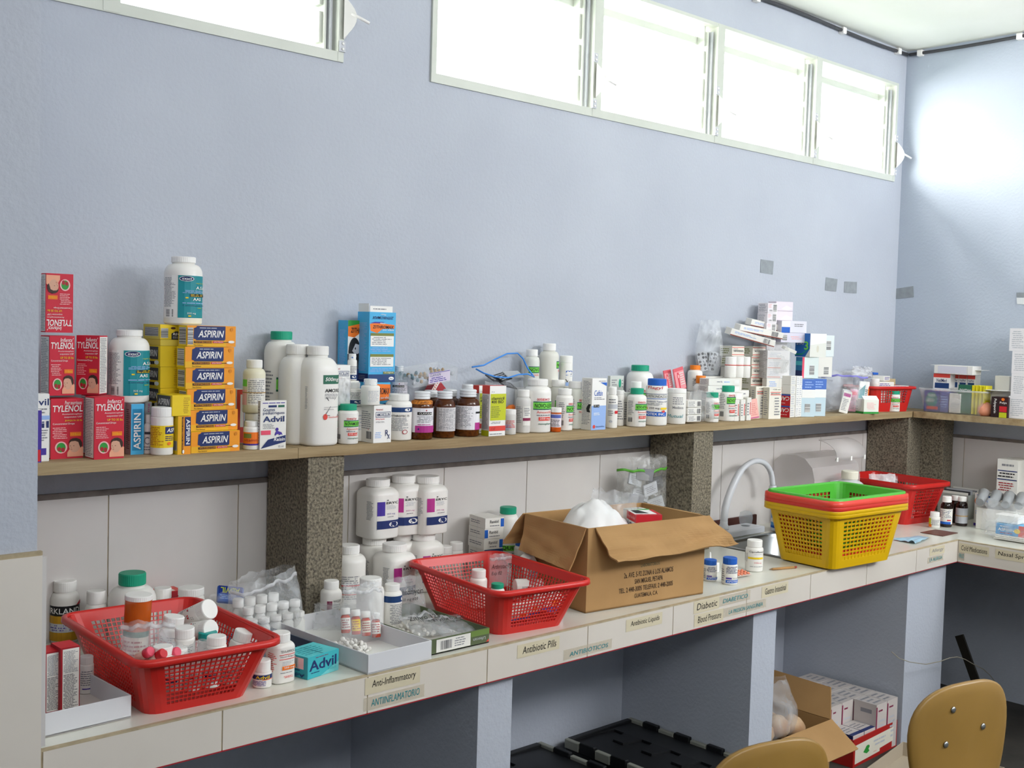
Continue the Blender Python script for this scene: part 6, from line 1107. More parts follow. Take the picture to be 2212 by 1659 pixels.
bottle('plastic_jug', 'milky plastic jug with a cream screw cap between the bin and the corner basket', 0, 68, 0, 0, z=ZC+.0005, fx=(-.84, -.30, 0), h=.232, capw=.52, caph=.13, cap='cream', sho=.2, body=glassy('milky_plastic', '#e2e4e4', .7, .4))
basket('plastic_basket', 'red plastic basket in the corner behind the stacked ones', (-.395, -.232, ZC+.0005), .26, .36, .168, radians(-7), REDD, cw=12, cl=17, rows=9)
bag('zip_bag', 'clear zip bag hanging over the back of the corner basket', (-.33, -.18, ZC+.06), .12, .10, .02, yaw=-.2, seed=101, m=M_FILM, zipc=M_FILMW, top=.9)
bag('plastic_bag', 'bag of pale paper in the left of the corner basket', (-.46, -.24, ZC+.035), .12, .15, .05, yaw=-.5, lean=radians(-10), seed=103, m=M_FILMW)
for i in range(5):
    m = MB(); m.box((0, 0, 0), (.05, .07, .02), 'off', ch=.001); m.deco(flat((0, 0, 0), (.05, 0, 0), (0, 0, .02)), [('L', .1, .2, .9, .8, 2, 'gray')]); tag(m.build('medicine_carton', None, (-.45+.03*(i % 2), -.34+.015*i, ZC+.008+.0205*i)), ('lowest', 'second', 'third', 'fourth', 'topmost')[i]+' small white carton seen through the mesh of the corner basket', 'box', 'small cartons in the corner basket')
m = MB(); n = 12; V = []; F = []
for j in range(n+1):
    for i in range(n+1): u, v = i/n, j/n; V.append((u*.16, -v*.09*(1-.5*u), .003+.022*abs(noise.noise(Vector((u*3, v*3, 1))))*(1-u)))
for j in range(n):
    for i in range(n): a = j*(n+1)+i; F.append((a, a+n+1, a+n+2, a+1))
m.add(V, F, mat('#a9cfe2', .3), True); P_ = at(1935, 1150, 2, ZC); tag(m.build('plastic_sheet', None, (-.86, -.50, ZC+.001), -.1), 'crumpled pale blue plastic sheet between the stacked baskets and the corner basket', 'plastic sheet')
m = MB(); m.box((-.62, -.57, ZC+.0005), (-.50, -.48, ZC+.0025), '#6a3f34'); tag(m.build('card_sheet', None, (0, 0, 0)), 'flat red-brown card lying in front of the corner basket', 'card')
# ---- bottles at the inner corner
syr = (('L', .05, .4, .9, .95, 8, 'navy'), ('R', .55, .22, .8, .3, 'red'), ('R', 0, 0, .8, .16, 'blue'))
cb('brown glass syrup bottle with a blue-footed label, left of the pair by the corner', 2043, 25, 1070, 1139, name='glass_bottle', body=M_BROWNG, capw=.76, caph=.19, sho=.2, deco=syr, lm='off', lab=(.1, .6), ang=150, fill=(mat('#1a0d0a', .2), .7))
cb('brown glass bottle with a rubber band, right of the pair by the corner', 2076, 25, 1071, 1137, name='glass_bottle', body=M_BROWNG, capw=.7, caph=.16, sho=.22, deco=(('R', -.2, .45, 1.2, .52, '#c8a46a'),), lm='lgray', lab=(.1, .62), ang=150, fill=(mat('#1a0d0a', .2), .7))
cb('brown glass bottle half hidden between the pair by the corner', 2062, 22, 1069, 1130, name='glass_bottle', body=M_BROWNG, capw=.8, caph=.17, sho=.2)
cb('short white bottle with a greenish label left of the brown glass pair', 2018, 23, 1104, 1141, capw=.85, caph=.28, sho=.05, deco=(('R', 0, .1, .25, .9, 'lime'), ('R', 0, 0, .3, .3, 'orange'), ('L', .3, .2, .9, .8, 5, 'gray')), lab=(.05, .68))
# ---- right-hand wall side, counter
def cB(label, pxl, pxr, py, X, z, h, d, **k):
    yl, yr = at(pxl, py, 0, X).y, at(pxr, py, 0, X).y
    return carton('medicine_carton', label, 0, 0, 0, py-5, py+5, fx=(X, yl, 0), z=z, wid=abs(yl-yr), dep_=d, h=h, yaw=-pi/2+k.pop('dy', 0), **k)
gt = mat('#a8aca6', .5)
t_ = empty('storage_tray', (-.155, -.445, ZC+.0005)); tag(t_, 'grey open tray of papers against the right-hand wall', 'tray')
for a, b in (((0, 0, 0), (.14, .13, .004)), ((0, 0, .004), (.004, .13, .10)), ((.136, 0, .004), (.14, .13, .10)), ((.004, 0, .004), (.136, .004, .10)), ((.004, .126, .004), (.136, .13, .10))): m = MB(); m.box(a, b, gt); m.build('tray_side', t_)
m = MB(); 
for i in range(6): m.box((.012+.02*i, .01, .005), (.018+.02*i, .12, .108+.004*(i % 3)), ('off', 'dgray', 'lgray', 'off', 'gray', 'white')[i])
tag(m.build('papers', None, (-.155, -.445, ZC+.0005)), 'packets standing on edge in the grey open tray', 'papers', kind='stuff')
rq = (('R', 0, 0, 1, 1, 'off'), ('L', .15, .88, .9, .95, 1, 'gray'), ('R', .03, .82, .97, .835, 'navy'), ('L', .05, .72, .95, .81, 2, 'black'), ('R', .03, .69, .97, .705, 'navy'), ('L', .1, .52, .9, .66, 4, 'dred'), ('R', 0, .42, .1, .48, 'red'), ('R', .36, .42, .6, .48, 'red'), ('R', .88, .42, 1, .48, 'red'), ('L', .15, .43, .85, .47, 1, 'wred'), ('L', .1, .3, .9, .35, 1, 'gray'), ('R', .49, 0, .495, 1, 'lgray'))
cB('tall white carton with navy rules and red squares against the right-hand wall', 2154, 2199, 1020, -.16, ZC+.0005, at(2175, 993, 0, -.16).z-ZC, .12, front=rq, body='off')
cB('white carton with a blue and orange swoosh, right of the grey tray', 2105, 2140, 1095, -.26, ZC+.0005, at(2120, 1066, 0, -.26).z-ZC, .08, front=(('R', 0, 0, 1, 1, 'white'), ('P', [(.1, .95), (1, .95), (1, .7)], 'blue'), ('E', 0, .65, .35, .85, 'orange'), ('E', .06, .67, .4, .86, 'white'), ('L', .1, .35, .8, .55, 3, 'sky'), ('R', 0, 0, .5, .08, 'purple')), body='off', dy=-.1)
for i in range(4):
    m = MB(); m.tube([(0, 0, 0), (.05, .01, .02), (.10, .03, .03), (.15, .03, .02)], .02, mat('#9a9c9e', .5), 12, rs=[.016, .02, .021, .014]); ob = m.build('rolled_bag', None, (-.36+.012*i, -.585-.045*i, ZC+.11)); ob.rotation_euler = (0, radians(4), 0); tag(ob, ('leftmost', 'second', 'third', 'rightmost')[i]+' grey rolled plastic bag leaning above the big clear bag', 'rolled bag', 'grey rolled bags on the right')
m = MB(); m.box((-.33, -.78, ZC+.0005), (-.20, -.56, ZC+.085), 'off', ch=.001); tag(m.build('medicine_carton', None, (0, 0, 0)), 'plain white carton under the grey rolled bags', 'box')
bag('plastic_bag', 'big bulging clear bag of cartons on the right-hand arm of the counter', (-.46, -.795, ZC+.003), .30, .135, .22, yaw=-pi/2-.15, seed=110, m=M_FILM, top=.35)
az = (('R', 0, 0, 1, 1, '#3f9ad8'), ('R', .74, 0, 1, 1, 'wred'), ('E', .6, .25, .8, .7, 'yellow'), ('T', 'ASPIRIN', .08, .35, .6, .62, 'white', 0, .03), ('L', .1, .7, .5, .85, 1, 'white'), ('L', .1, .1, .6, .25, 1, 'dred'))
cB('light blue and red tablet carton inside the big clear bag', 2151, 2218, 1143, -.50, ZC+.022, .04, .06, front=az, body='lblue')
cB('white carton lying above the light blue one inside the big clear bag', 2150, 2200, 1113, -.49, ZC+.064, .03, .06, body='white')
for i in range(3): cB(('lowest', 'middle', 'topmost')[i]+' flat white card under the light blue carton in the big clear bag', 2146+3*i, 2222, 1160, -.51, ZC+.004+.006*i, .005, .07, body='off', group='flat cards in the big clear bag')
# ---- right-hand shelf
tb = empty('plastic_tub', (-.195, -.222, ZS+.0005), -pi/2); tag(tb, 'clear plastic tub of cartons on the right-hand shelf', 'tub')
def tubwall(m, W, D, H, f, mt):
    V = []; F = []; n = 4
    for (s_, z) in ((f, 0), ((f+1)/2-.002, H*.55), ((f+1)/2+.006, H*.56), (1, H), (1.03, H), (1.03, H*.93)):
        for (sx, sy) in ((-1, -1), (1, -1), (1, 1), (-1, 1)):
            for a in range(4):
                an = {(-1, -1): pi, (1, -1): -pi/2, (1, 1): 0, (-1, 1): pi/2}[(sx, sy)]+a*pi/6
                V.append((W/2+sx*(W/2*s_-.02)+.02*cos(an), D/2+sy*(D/2*s_-.02)+.02*sin(an), z))
    for j in range(5):
        for i in range(16): F.append((j*16+i, j*16+(i+1) % 16, (j+1)*16+(i+1) % 16, (j+1)*16+i))
    F.append(tuple(range(15, -1, -1))); m.add(V, F, mt, True)
m = MB(); tubwall(m, .285, .175, .10, .86, M_TUB); m.build('tub_body', tb)
ZB = ZS+.004
vk = (('R', 0, 0, 1, 1, '#3a4a9a'), ('E', .1, .2, .9, .95, '#1d8a80'), ('T', 'VICKS', .25, .72, .75, .85, 'white', 0, .03), ('L', .2, .45, .8, .65, 3, 'white'), ('R', .2, .1, .95, .25, 'wred'))
cB('blue and teal carton seen through the left end of the clear tub', 1996, 2028, 870, -.172, ZB, .085, .05, front=vk, body='#3a4a9a')
cB('violet-blue carton beside the teal one inside the clear tub', 2030, 2048, 870, -.172, ZB, .085, .05, body='#5a62a8', front=(('L', .1, .2, .9, .8, 5, 'sky'),))
cB('pale carton in the middle of the clear tub', 2050, 2074, 870, -.172, ZB, .08, .05, body='off', front=(('L', .1, .2, .9, .5, 3, 'lgray'),))
sk_ = (('R', 0, 0, 1, 1, 'white'), ('R', 0, .9, 1, 1, 'wred'), ('T', 'NeilMed', .2, .78, .8, .87, 'navy', 0, .02), ('R', .1, .62, .95, .76, 'dblue'), ('T', 'Starter Kit', .15, .48, .9, .58, 'wred', 0, .02), ('E', .6, .05, .8, .4, 'maroon'), ('E', .05, .05, .45, .2, 'blue'))
cB('white starter-kit carton with blue and red lettering standing in the clear tub', 2016, 2052, 830, -.145, ZB, .158, .06, front=sk_, body='white', colt='wred')
for i in range(3): cB(('left', 'middle', 'right')[i]+' narrow white carton with a red top rim behind the starter kit', 2053+18*i, 2070+18*i, 830, -.10, ZB, .156, .05, front=(('R', 0, .9, 1, 1, 'wred'), ('R', .1, .66, .9, .8, 'dblue'), ('T', 'NeilMed', .15, .82, .85, .88, 'navy'), ('R', .1, .5, .8, .53, 'blue')), body='white', group='narrow white cartons in the clear tub')
cB('dark green carton with white lettering in the clear tub', 2070, 2098, 850, -.165, ZB, .118, .03, front=(('R', 0, 0, 1, 1, 'dgreen'), ('T', 'DRISTAN', .1, .72, .95, .86, 'white', 0, .03)), body='dgreen')
for i in range(4): cB(('leftmost', 'second', 'third', 'rightmost')[i]+' bright yellow carton edge at the right end of the clear tub', 2099+8*i, 2105+8*i, 850, -.165, ZB, .118, .06, front=(('R', .7, 0, 1, 1, '#c8b814'),), body='#f0e21c', group='yellow cartons in the clear tub')
o, _, _ = cB('open white carton with its flaps out, lying across the tub cartons', 2018, 2104, 795, -.15, ZB+.159, .036, .07, body='white', front=(('R', .1, .1, .85, .9, '#e0e0ec'), ('R', .86, .05, .87, .95, 'lgray')), dy=-.06)
for a in ((-.018, 0, .034, 0, .0), (.17, .02, .02, .0, .0)):
    m = MB(); m.box((a[0], a[1], a[2]), (a[0]+.03, a[1]+.06, a[2]+.0012), 'white'); m.build('flap', o)
# red basket on the shelf corner with things in it
sb = basket('plastic_basket', 'small red plastic basket in the corner of the upper shelf', (-.31, -.112, ZS+.0005), .25, .165, .105, radians(-13), REDD, cw=10, cl=9, rows=5, bands=((.35, .85),), tap=.84)
m = MB(); m.box((-.09, -.045, 0), (.09, .045, .092), 'off', ch=.002); tag(m.build('medicine_carton', None, (-.31, -.112, ZS+.006), radians(-13)), 'white carton filling the small red basket on the upper shelf', 'box')
for i, (dx, dy, dz, w_, d_, h_, rz, lb) in enumerate(((-.03, -.015, .082, .10, .06, .022, -.3, 'white carton with lilac print lying on top of the small red basket'), (.03, .02, .106, .08, .05, .02, .2, 'upper white carton lying across the small red basket'), (-.08, .05, .083, .035, .03, .045, 0, 'navy carton at the back left of the small red basket'), (.05, -.045, .082, .09, .03, .006, -.4, 'flat leaflet pack on the front rim of the small red basket'))):
    m = MB(); m.box((-w_/2, -d_/2, 0), (w_/2, d_/2, h_), 'navy' if 'navy' in lb else 'off', ch=.001); m.deco(flat((-w_/2, -d_/2, 0), (w_, 0, 0), (0, 0, h_)), [('L', .1, .2, .9, .8, 2, 'purple')]); tag(m.build('medicine_carton', None, (-.30+dx*1.2, -.112+dy, ZS+.0175+dz), rz), lb, 'box')
bottle('pill_bottle', 'white round lid jar among the cartons on the small red basket', 0, 18, 0, 0, z=ZS+.10, fx=(-.39, -.135, 0), h=.035, capw=1., caph=.4, sho=.02)
bag('plastic_bag', 'clear bag lying at the back of the small red basket', (-.36, -.055, ZS+.135), .15, .045, .05, seed=120, m=M_FILMW)
m = MB(); m.box((0, 0, 0), (.04, .03, .01), 'blue', ch=.002); tag(m.build('blue_lid', None, (-.27, -.06, ZS+.146)), 'bright blue lid on top of the small red basket heap', 'lid')
m = MB(); m.box((0, 0, 0), (.07, .04, .03), '#c8b48c', ch=.002); tag(m.build('medicine_carton', None, (-.22, -.085, ZS+.10), -.2), 'tan wrapped carton at the back right of the small red basket', 'box')
# right end of the right-hand shelf
cB('black, red and yellow carton beside the tall white stack on the right-hand shelf', 2141, 2177, 880, -.185, ZS+.0005, .082, .05, front=(('R', 0, 0, .45, 1, '#2a1418'), ('T', 'Polysporin', .12, .2, .32, .9, 'white', 270, .02), ('R', .47, 0, 1, 1, '#3a1416'), ('R', .5, 0, .95, .25, 'lime'), ('R', .5, .28, .95, .55, 'red'), ('T', 'Polys', .52, .65, .93, .78, 'white', 0, .02), ('E', .6, .82, .8, .96, 'orange')), body='#2a1418')
m = MB(); m.lathe([(.02, 0), (.032, .015), (.03, .035), (.012, .055)], mat('#f0a080', .3), 14); tag(m.build('candy_bag', None, (-.15, at(2128, 890, 0, -.15).y, ZS+.0005)), 'small bag of orange sweets left of the black and red carton', 'bag')
wst = (('R', 0, 0, 1, 1, '#f1eef0'), ('L', .05, .1, .3, .9, 9, 'lgray'), ('R', .36, 0, .38, 1, '#d8a8b0'), ('L', .42, .1, .9, .9, 9, 'lgray'))
for i, (pl_, py, h_) in enumerate(((2178, 880, .088), (2184, 835, .09), (2186, 780, .088), (2181, 730, .09))):
    cB('white printed carton in the tall stack at the right end, '+('lowest', 'second up', 'third up', 'topmost')[i], pl_, 2290, py, -.17, ZS+.0005+sum((.0885, .0905, .0885)[:i]), h_, .11, front=wst, body='#f1eef0', group='tall stack of white printed cartons')
cB('pale yellow carton behind, left of the tall white stack', 2148, 2180, 840, -.08, ZS+.0005, at(2160, 812, 0, -.08).z-ZS, .04, front=(('R', 0, 0, 1, .5, '#eee88a'),), body='off')
o, _, _ = cB('white carton with a raised lid behind the black and red carton', 2138, 2184, 850, -.12, ZS+.0005, .105, .04, body='off')
m = MB(); m.box((0, -.05, .1055), (.09, -.002, .107), 'white'); m.build('flap', o)

# ================================================================== TAPE, HANDWRITTEN STRIPS
tapem = noisy('duct_tape', '#8b9094', '#9aa0a4', 40, .35)
def quadthing(name, label, cat, pts, n, mt, th=.0008, deco=(), group=None):
    P = [Vector(p) for p in pts]; N = Vector(n); m = MB(); m.add([p for p in P]+[p+N*th for p in P], [(3, 2, 1, 0), (4, 5, 6, 7), (0, 1, 5, 4), (1, 2, 6, 5), (2, 3, 7, 6), (3, 0, 4, 7)], mt)
    if deco: m.deco(flat(P[0]+N*th, P[1]-P[0], P[3]-P[0]), deco)
    return tag(m.build(name, None, (0, 0, 0)), label, cat, group)
for i, q in enumerate((((1642, 589), (1669, 593), (1671, 564), (1643, 560)), ((1782, 627), (1806, 630), (1809, 603), (1784, 599)), ((1823, 632), (1850, 634), (1851, 609), (1824, 608)))):
    quadthing('duct_tape', ('grey tape square on the back wall, nearest the window end and highest', 'left one of the two close grey tape squares on the back wall', 'right one of the two close grey tape squares, nearest the corner')[i], 'tape', [at(x, y, 1, -.0008) for x, y in q], (0, -1, 0), tapem, group='grey tape squares on the back wall')
quadthing('duct_tape', 'crinkled grey tape strip on the right-hand wall by the corner', 'tape', [at(x, y, 0, -.0008) for x, y in ((1934, 646), (1974, 642), (1973, 618), (1933, 624))], (-1, 0, 0), tapem)
quadthing('duct_tape', 'grey tape on the right-hand wall at the edge of the view', 'tape', [at(x, y, 0, -.0008) for x, y in ((2196, 642), (2222, 643), (2222, 632), (2196, 632))], (-1, 0, 0), tapem)
quadthing('paper_scrap', 'torn white paper hanging under the tape on the right-hand wall', 'paper', [at(x, y, 0, -.0008) for x, y in ((2197, 657), (2222, 658), (2222, 643), (2196, 643))], (-1, 0, 0), mat('#e4e6e6', .5))
masking = mat('#d6cbae', .6); clearT = glassy('clear_tape', '#e2d8c2', .28, .4)
LB = [(788, 907, .697, .036, 'Anti-Inflammatory', 0, 'black'), (786, 917, .659, .028, 'ANTIINFLAMATORIO', 1, 'teal'), (1117, 1208, .694, .032, 'Antibiotic Pills', 0, 'black'), (1218, 1322, .658, .025, 'ANTIBIÓTICOS', 1, 'teal'), (1352, 1430, .694, .032, 'Antibiotic Liquids', 0, 'black'),
      (1498, 1553, .699, .034, 'Diabetic', 0, 'black'), (1553, 1620, .700, .028, 'DIABÉTICO', 1, 'teal'), (1500, 1563, .662, .034, 'Blood Pressure', 0, 'black'), (1563, 1655, .664, .026, 'LA PRESIÓN SANGUÍNEA', 1, 'teal'), (1645, 1702, .697, .034, 'Gastro Intestinal', 0, 'black'), (2008, 2040, .699, .030, 'Allergy', 0, 'gray'), (2004, 2038, .670, .022, 'LA ALERGIA', 1, 'teal')]
for (a, b, z, h_, s, k, c_) in LB:
    ph = 1659-(z-.5)*1000; x0, x1 = at(a, 1560-(a-600)*.25, 1, -DC-.003).x, at(b, 1560-(b-600)*.25, 1, -DC-.003).x; Y = -DC-.0024
    nm = {'Anti-Inflammatory': 'cream paper strip handwritten Anti-Inflammatory on the counter front', 'Antibiotic Pills': 'cream paper strip handwritten Antibiotic Pills on the counter front', 'Antibiotic Liquids': 'cream paper strip handwritten Antibiotic Liquids under the cardboard box', 'Diabetic': 'cream paper strip handwritten Diabetic, above the Blood Pressure one', 'Blood Pressure': 'cream paper strip handwritten Blood Pressure on the counter front', 'Gastro Intestinal': 'cream paper strip handwritten Gastro Intestinal on the counter front', 'Allergy': 'cream paper strip handwritten Allergy near the inner corner'}.get(s, 'clear tape strip lettered %s in teal on the counter front' % s)
    quadthing('paper_label', nm, 'label', [(x0, Y, z-h_/2), (x1, Y, z-h_/2), (x1, Y, z+h_/2), (x0, Y, z+h_/2)], (0, -1, 0), clearT if k else masking, .0004, [('T', s, .12, .25, .92, .8, c_, 0, .0, .15)], 'handwritten strips on the counter front')
for (a, b, z, h_, s, k, c_) in ((2062, 2136, .693, .034, 'Cold Medications', 0, 'black'), (2150, 2232, .693, .034, 'Nasal Spray', 0, 'black'), (2063, 2083, .662, .03, 'FRIO', 1, 'teal')):
    y0, y1 = at(a, 1190, 0, -DC-.003).y, at(b, 1200, 0, -DC-.003).y; X = -DC-.0024; y0 = min(y0, -.642)
    quadthing('paper_label', {'F': 'crinkled clear tape with faint blue letters just right of the inner corner', 'C': 'cream paper strip handwritten Cold Medications on the right-hand counter front', 'N': 'cream paper strip handwritten Nasal Spray on the right-hand counter front'}[s[0]], 'label', [(X, y0, z-h_/2), (X, y1, z-h_/2), (X, y1, z+h_/2), (X, y0, z+h_/2)], (-1, 0, 0), clearT if k else masking, .0004, [('T', s, .08, .25, .94, .8, c_, 0, .0, .1)], 'handwritten strips on the right-hand counter front')

# ================================================================== UNDER THE COUNTER
blk_ = mat('#17181a', .45); lg_ = mat('#8f9086', .5)
def crate(label, x0, x1, y0, y1, H):
    t = empty('storage_crate', (x0, y0, 0)); tag(t, label, 'crate', 'black lidded storage crates on the floor'); W, L = x1-x0, y1-y0
    m = MB(); m.add([(.03, .03, 0), (W-.03, .03, 0), (W-.03, L-.03, 0), (.03, L-.03, 0), (0, 0, H-.02), (W, 0, H-.02), (W, L, H-.02), (0, L, H-.02)], [(3, 2, 1, 0), (4, 5, 6, 7), (0, 1, 5, 4), (1, 2, 6, 5), (2, 3, 7, 6), (3, 0, 4, 7)], blk_); m.build('crate_body', t)
    n = 10; seam = [(W/2+(.03 if (i//2) % 2 else -.03)*1., L*i/(2*n)) for i in range(2*n+1)]
    seam = []
    for i in range(n+1):
        s_ = .035 if i % 2 else -.035; seam += [(W/2+s_, L*max(0, (i-.35))/n), (W/2+s_, L*min(n, i+.35)/n)]
    m = MB(); V = [(0.012, 0.0, H-.012)]+[(a-.002, b, H-.012) for a, b in seam]+[(.012, L, H-.012)]; m.add(V, [tuple(range(len(V)))], blk_); a_ = m.build('lid_half', t); s1 = a_.modifiers.new('t', 'SOLIDIFY'); s1.thickness = .006
    m = MB(); V = [(W-.012, 0.0, H-.012)]+[(a+.002, b, H-.006) for a, b in seam]+[(W-.012, L, H-.012)]; m.add(V, [tuple(range(len(V)-1, -1, -1))], blk_); a_ = m.build('lid_half', t); s1 = a_.modifiers.new('t', 'SOLIDIFY'); s1.thickness = .006
    nb = 9
    for sx in (0, 1):
        for i in range(nb):
            m = MB(); xa = -.004 if sx == 0 else W-.012; m.box((xa, L*i/nb+.002, H-.03), (xa+.016, L*(i+1)/nb-.002, H+.004 if i % 2 else H-.002), blk_ if i % 2 else lg_, ch=.002); m.build('hinge_block', t)
    m = MB(); m.box((.012, L-.02, H-.02), (W-.012, L, H-.002), blk_, ch=.002); m.build('rim_bar', t)
crate('black storage crate with a zigzag lid, its far end seen, right of the two', -2.19, -1.885, -.72, -.145, .19)
crate('black storage crate with a zigzag lid beside the first pier, left of the two', -2.70, -2.27, -.74, -.115, .19)
# brown carton with bread bag, red carton of white cartons
brx = empty('open_carton', (-1.735, -.60, .0005)); tag(brx, 'open brown carton holding a bag of bread behind the second pier', 'cardboard box')
for nm, a, b in (('front_panel', (0, 0, 0), (.33, .004, .20)), ('back_panel', (0, .30, 0), (.33, .304, .20)), ('left_panel', (0, .004, 0), (.004, .30, .20)), ('right_panel', (.326, .004, 0), (.33, .30, .20)), ('box_floor', (.004, .004, 0), (.326, .30, .004))): m = MB(); m.box(a, b, M_CARD); m.build(nm, brx)
m = MB(); m.add([(.33, 0, .2), (.33, .30, .2), (.39, .28, .29), (.39, .04, .285)], [(0, 1, 2, 3)], M_CARD); a_ = m.build('side_flap', brx); a_.modifiers.new('t', 'SOLIDIFY').thickness = .004
m = MB(); m.add([(.0, 0, .2), (.33, 0, .2), (.33, -.10, .13), (.0, -.10, .13)], [(0, 1, 2, 3)], M_CARD); a_ = m.build('front_flap', brx); a_.modifiers.new('t', 'SOLIDIFY').thickness = .004
bread = noisy('bread_crust', '#a9764a', '#e0c8a4', 12, .6)
for i in range(6):
    m = MB(); m.lathe([(.01, 0), (.034, .012), (.042, .035), (.034, .058), (.01, .07)], bread, 16); ob = m.build('bread_roll', None, (-1.66+.075*(i % 3), -.50+.10*(i//3), .15+.01*(i % 2))); ob.rotation_euler = (.3*i, .2, 0); tag(ob, ('front left', 'front middle', 'front right', 'rear left', 'rear middle', 'rear right')[i]+' bread roll in the bag in the open brown carton', 'bread roll', 'bread rolls in the bag')
m = MB(); m.box((.02, .02, .006), (.31, .28, .14), '#8a7a62', ch=.01); tag(m.build('packing_block', None, (-1.735, -.60, .0005)), 'packed goods below the bread in the open brown carton', 'packing')
bag('bread_bag', 'clear bag of bread rolls in the open brown carton', (-1.585, -.45, .15), .27, .17, .20, seed=130, m=M_FILM)
rb = empty('red_carton', (-1.255, -.60, .0005), radians(2)); tag(rb, 'low red carton with a cream address label, full of white cartons', 'cardboard box')
RC = mat('#b01f1c', .5)
for nm, a, b in (('front_panel', (0, 0, 0), (.315, .004, .095)), ('back_panel', (0, .37, 0), (.315, .374, .095)), ('left_panel', (0, .004, 0), (.004, .37, .095)), ('right_panel', (.311, .004, 0), (.315, .37, .095)), ('box_floor', (.004, .004, 0), (.311, .37, .004))):
    m = MB(); m.box(a, b, RC)
    if nm == 'front_panel': m.deco(flat((0, 0, 0), (.315, 0, 0), (0, 0, .095)), [('P', [(.04, .1), (.6, .14), (.6, .25), (.93, .3), (.93, .82), (.04, .78)], 'cream'), ('P', [(.22, .4), (.3, .6), (.36, .35), (.3, .3)], 'grn'), ('E', .27, .45, .36, .6, 'grn'), ('L', .45, .4, .85, .7, 2, 'lgray'), ('L', .45, .22, .55, .26, 1, 'wred')])
    m.build(nm, rb)
wf = (('R', 0, 0, 1, 1, '#cfc6c0'), ('R', .0, .45, .1, .95, 'maroon'), ('L', .2, .82, .6, .9, 1, 'maroon'), ('L', .2, .2, .9, .7, 5, 'lgray')); ORD = ('first', 'second', 'third', 'fourth')
for r_ in range(4):
    for c_ in range(4):
        if r_ == 0 and c_ in (0, 1): continue
        x_, y_ = -1.243+.0745*c_, -.590+.0895*r_
        carton('medicine_carton', 'white upright carton in the red carton, %s row, %s from the left' % (ORD[r_], ORD[c_]), 0, 0, 0, 1550, 1560, fx=(x_, y_, 0), z=.0055, wid=.072, dep_=.086, h=.175, front=wf, left=(('R', 0, 0, 1, 1, '#c8c0bc'), ('L', .1, .15, .9, .6, 6, 'lgray'), ('R', .3, .8, .8, .88, 'gray')), top=(('R', 0, 0, 1, 1, '#c4bcb8'), ('L', .1, .1, .9, .9, 3, 'gray')), body='#cfc6c0', group='white cartons packed in the red carton')
for r_ in range(1, 4): carton('medicine_carton', 'white upright carton standing on the floor left of the red carton, '+('', 'front', 'middle', 'back')[r_]+' one', 0, 0, 0, 1550, 1560, fx=(-1.332, -.590+.0895*r_, 0), z=.0005, wid=.072, dep_=.086, h=.18, front=wf, left=(('R', 0, 0, 1, 1, '#c8c0bc'), ('L', .1, .15, .9, .6, 6, 'lgray'), ('R', .3, .8, .8, .88, 'gray')), top=(('R', 0, 0, 1, 1, '#c4bcb8'), ('L', .1, .1, .9, .9, 3, 'gray')), body='#cfc6c0', group='white cartons on the floor left of the red carton')
for r_ in range(2): carton('medicine_carton', ('nearer', 'farther')[r_]+' white upright carton right behind the open brown carton', 0, 0, 0, 1550, 1560, fx=(-1.408, -.290+.0895*r_, 0), z=.0005, wid=.072, dep_=.086, h=.18, front=wf, top=(('R', 0, 0, 1, 1, '#c4bcb8'), ('L', .1, .1, .9, .9, 3, 'gray')), body='#cfc6c0', group='white cartons behind the open brown carton')
for c_ in range(2): carton('medicine_carton', 'white carton lying low at the front %s of the red carton, navy edge' % ('left', 'right')[c_], 0, 0, 0, 1550, 1560, fx=(-1.243+.0745*c_, -.590, 0), z=.0055, wid=.072, dep_=.086, h=.10, colt='#c8c0bc', top=(('R', 0, 0, 1, .2, 'navy'), ('L', .1, .3, .9, .8, 3, 'gray')), left=(('R', 0, .8, 1, 1, 'navy'),), body='#cfc6c0')
for i in range(8): carton('medicine_carton', 'white carton in the row left of the red carton, standing at the back, number %s from the front' % ('one', 'two', 'three', 'four', 'five', 'six', 'seven', 'eight')[i], 0, 0, 0, 1500, 1510, fx=(-1.345 if i < 4 else -1.40, -.26+.0 if False else -.45+.08*(i % 4), 0), z=.0005, wid=.05, dep_=.078, h=.165, top=(('L', .1, .1, .9, .9, 3, 'gray'),), left=(('L', .1, .3, .9, .9, 5, 'gray'),), body='#c8c0ba', group='white cartons standing behind the bread carton') if False else None
P_ = at(1988, 1640, 2, 0)
ft = empty('floor_tray', (P_.x-.33, P_.y-.33, .0005), radians(8)); tag(ft, 'pale open cardboard tray lying on the floor by the corner pier', 'tray')
PC = mat('#b5a894', .7)
for a, b in (((0, 0, 0), (.36, .34, .003)), ((0, 0, .003), (.36, .003, .05)), ((0, .337, .003), (.36, .34, .05)), ((0, .003, .003), (.003, .337, .05)), ((.357, .003, .003), (.36, .337, .05))): m = MB(); m.box(a, b, PC); m.build('tray_side', ft)
A_, B_ = at(2072, 1372, 0, -.32), at(2118, 1500, 0, -.32); m = MB(); d = B_-A_; B2 = A_+d*1.9
m.box((-.004, -.018, 0), (.004, .018, (B2-A_).length), '#2a2620', ch=.001); 
ob = m.build('wooden_strip', None, B2); ob.rotation_euler = (A_-B2).to_track_quat('Z', 'Y').to_euler(); tag(ob, 'dark wooden strip leaning under the right-hand counter', 'wood strip')
wr = MB(); wp = [(1926, 1408), (1942, 1422), (1965, 1430), (2000, 1435), (2030, 1429), (2052, 1421), (2068, 1419), (2084, 1424), (2105, 1436), (2125, 1446), (2140, 1460), (2152, 1476), (2162, 1500)]
wr.tube([at(x, y, 1, -.68) for x, y in wp], .0016, '#9a9484', 6); tag(wr.build('loose_cord', None, (0, 0, 0)), 'thin loose wire looping in front of the corner pier', 'wire')

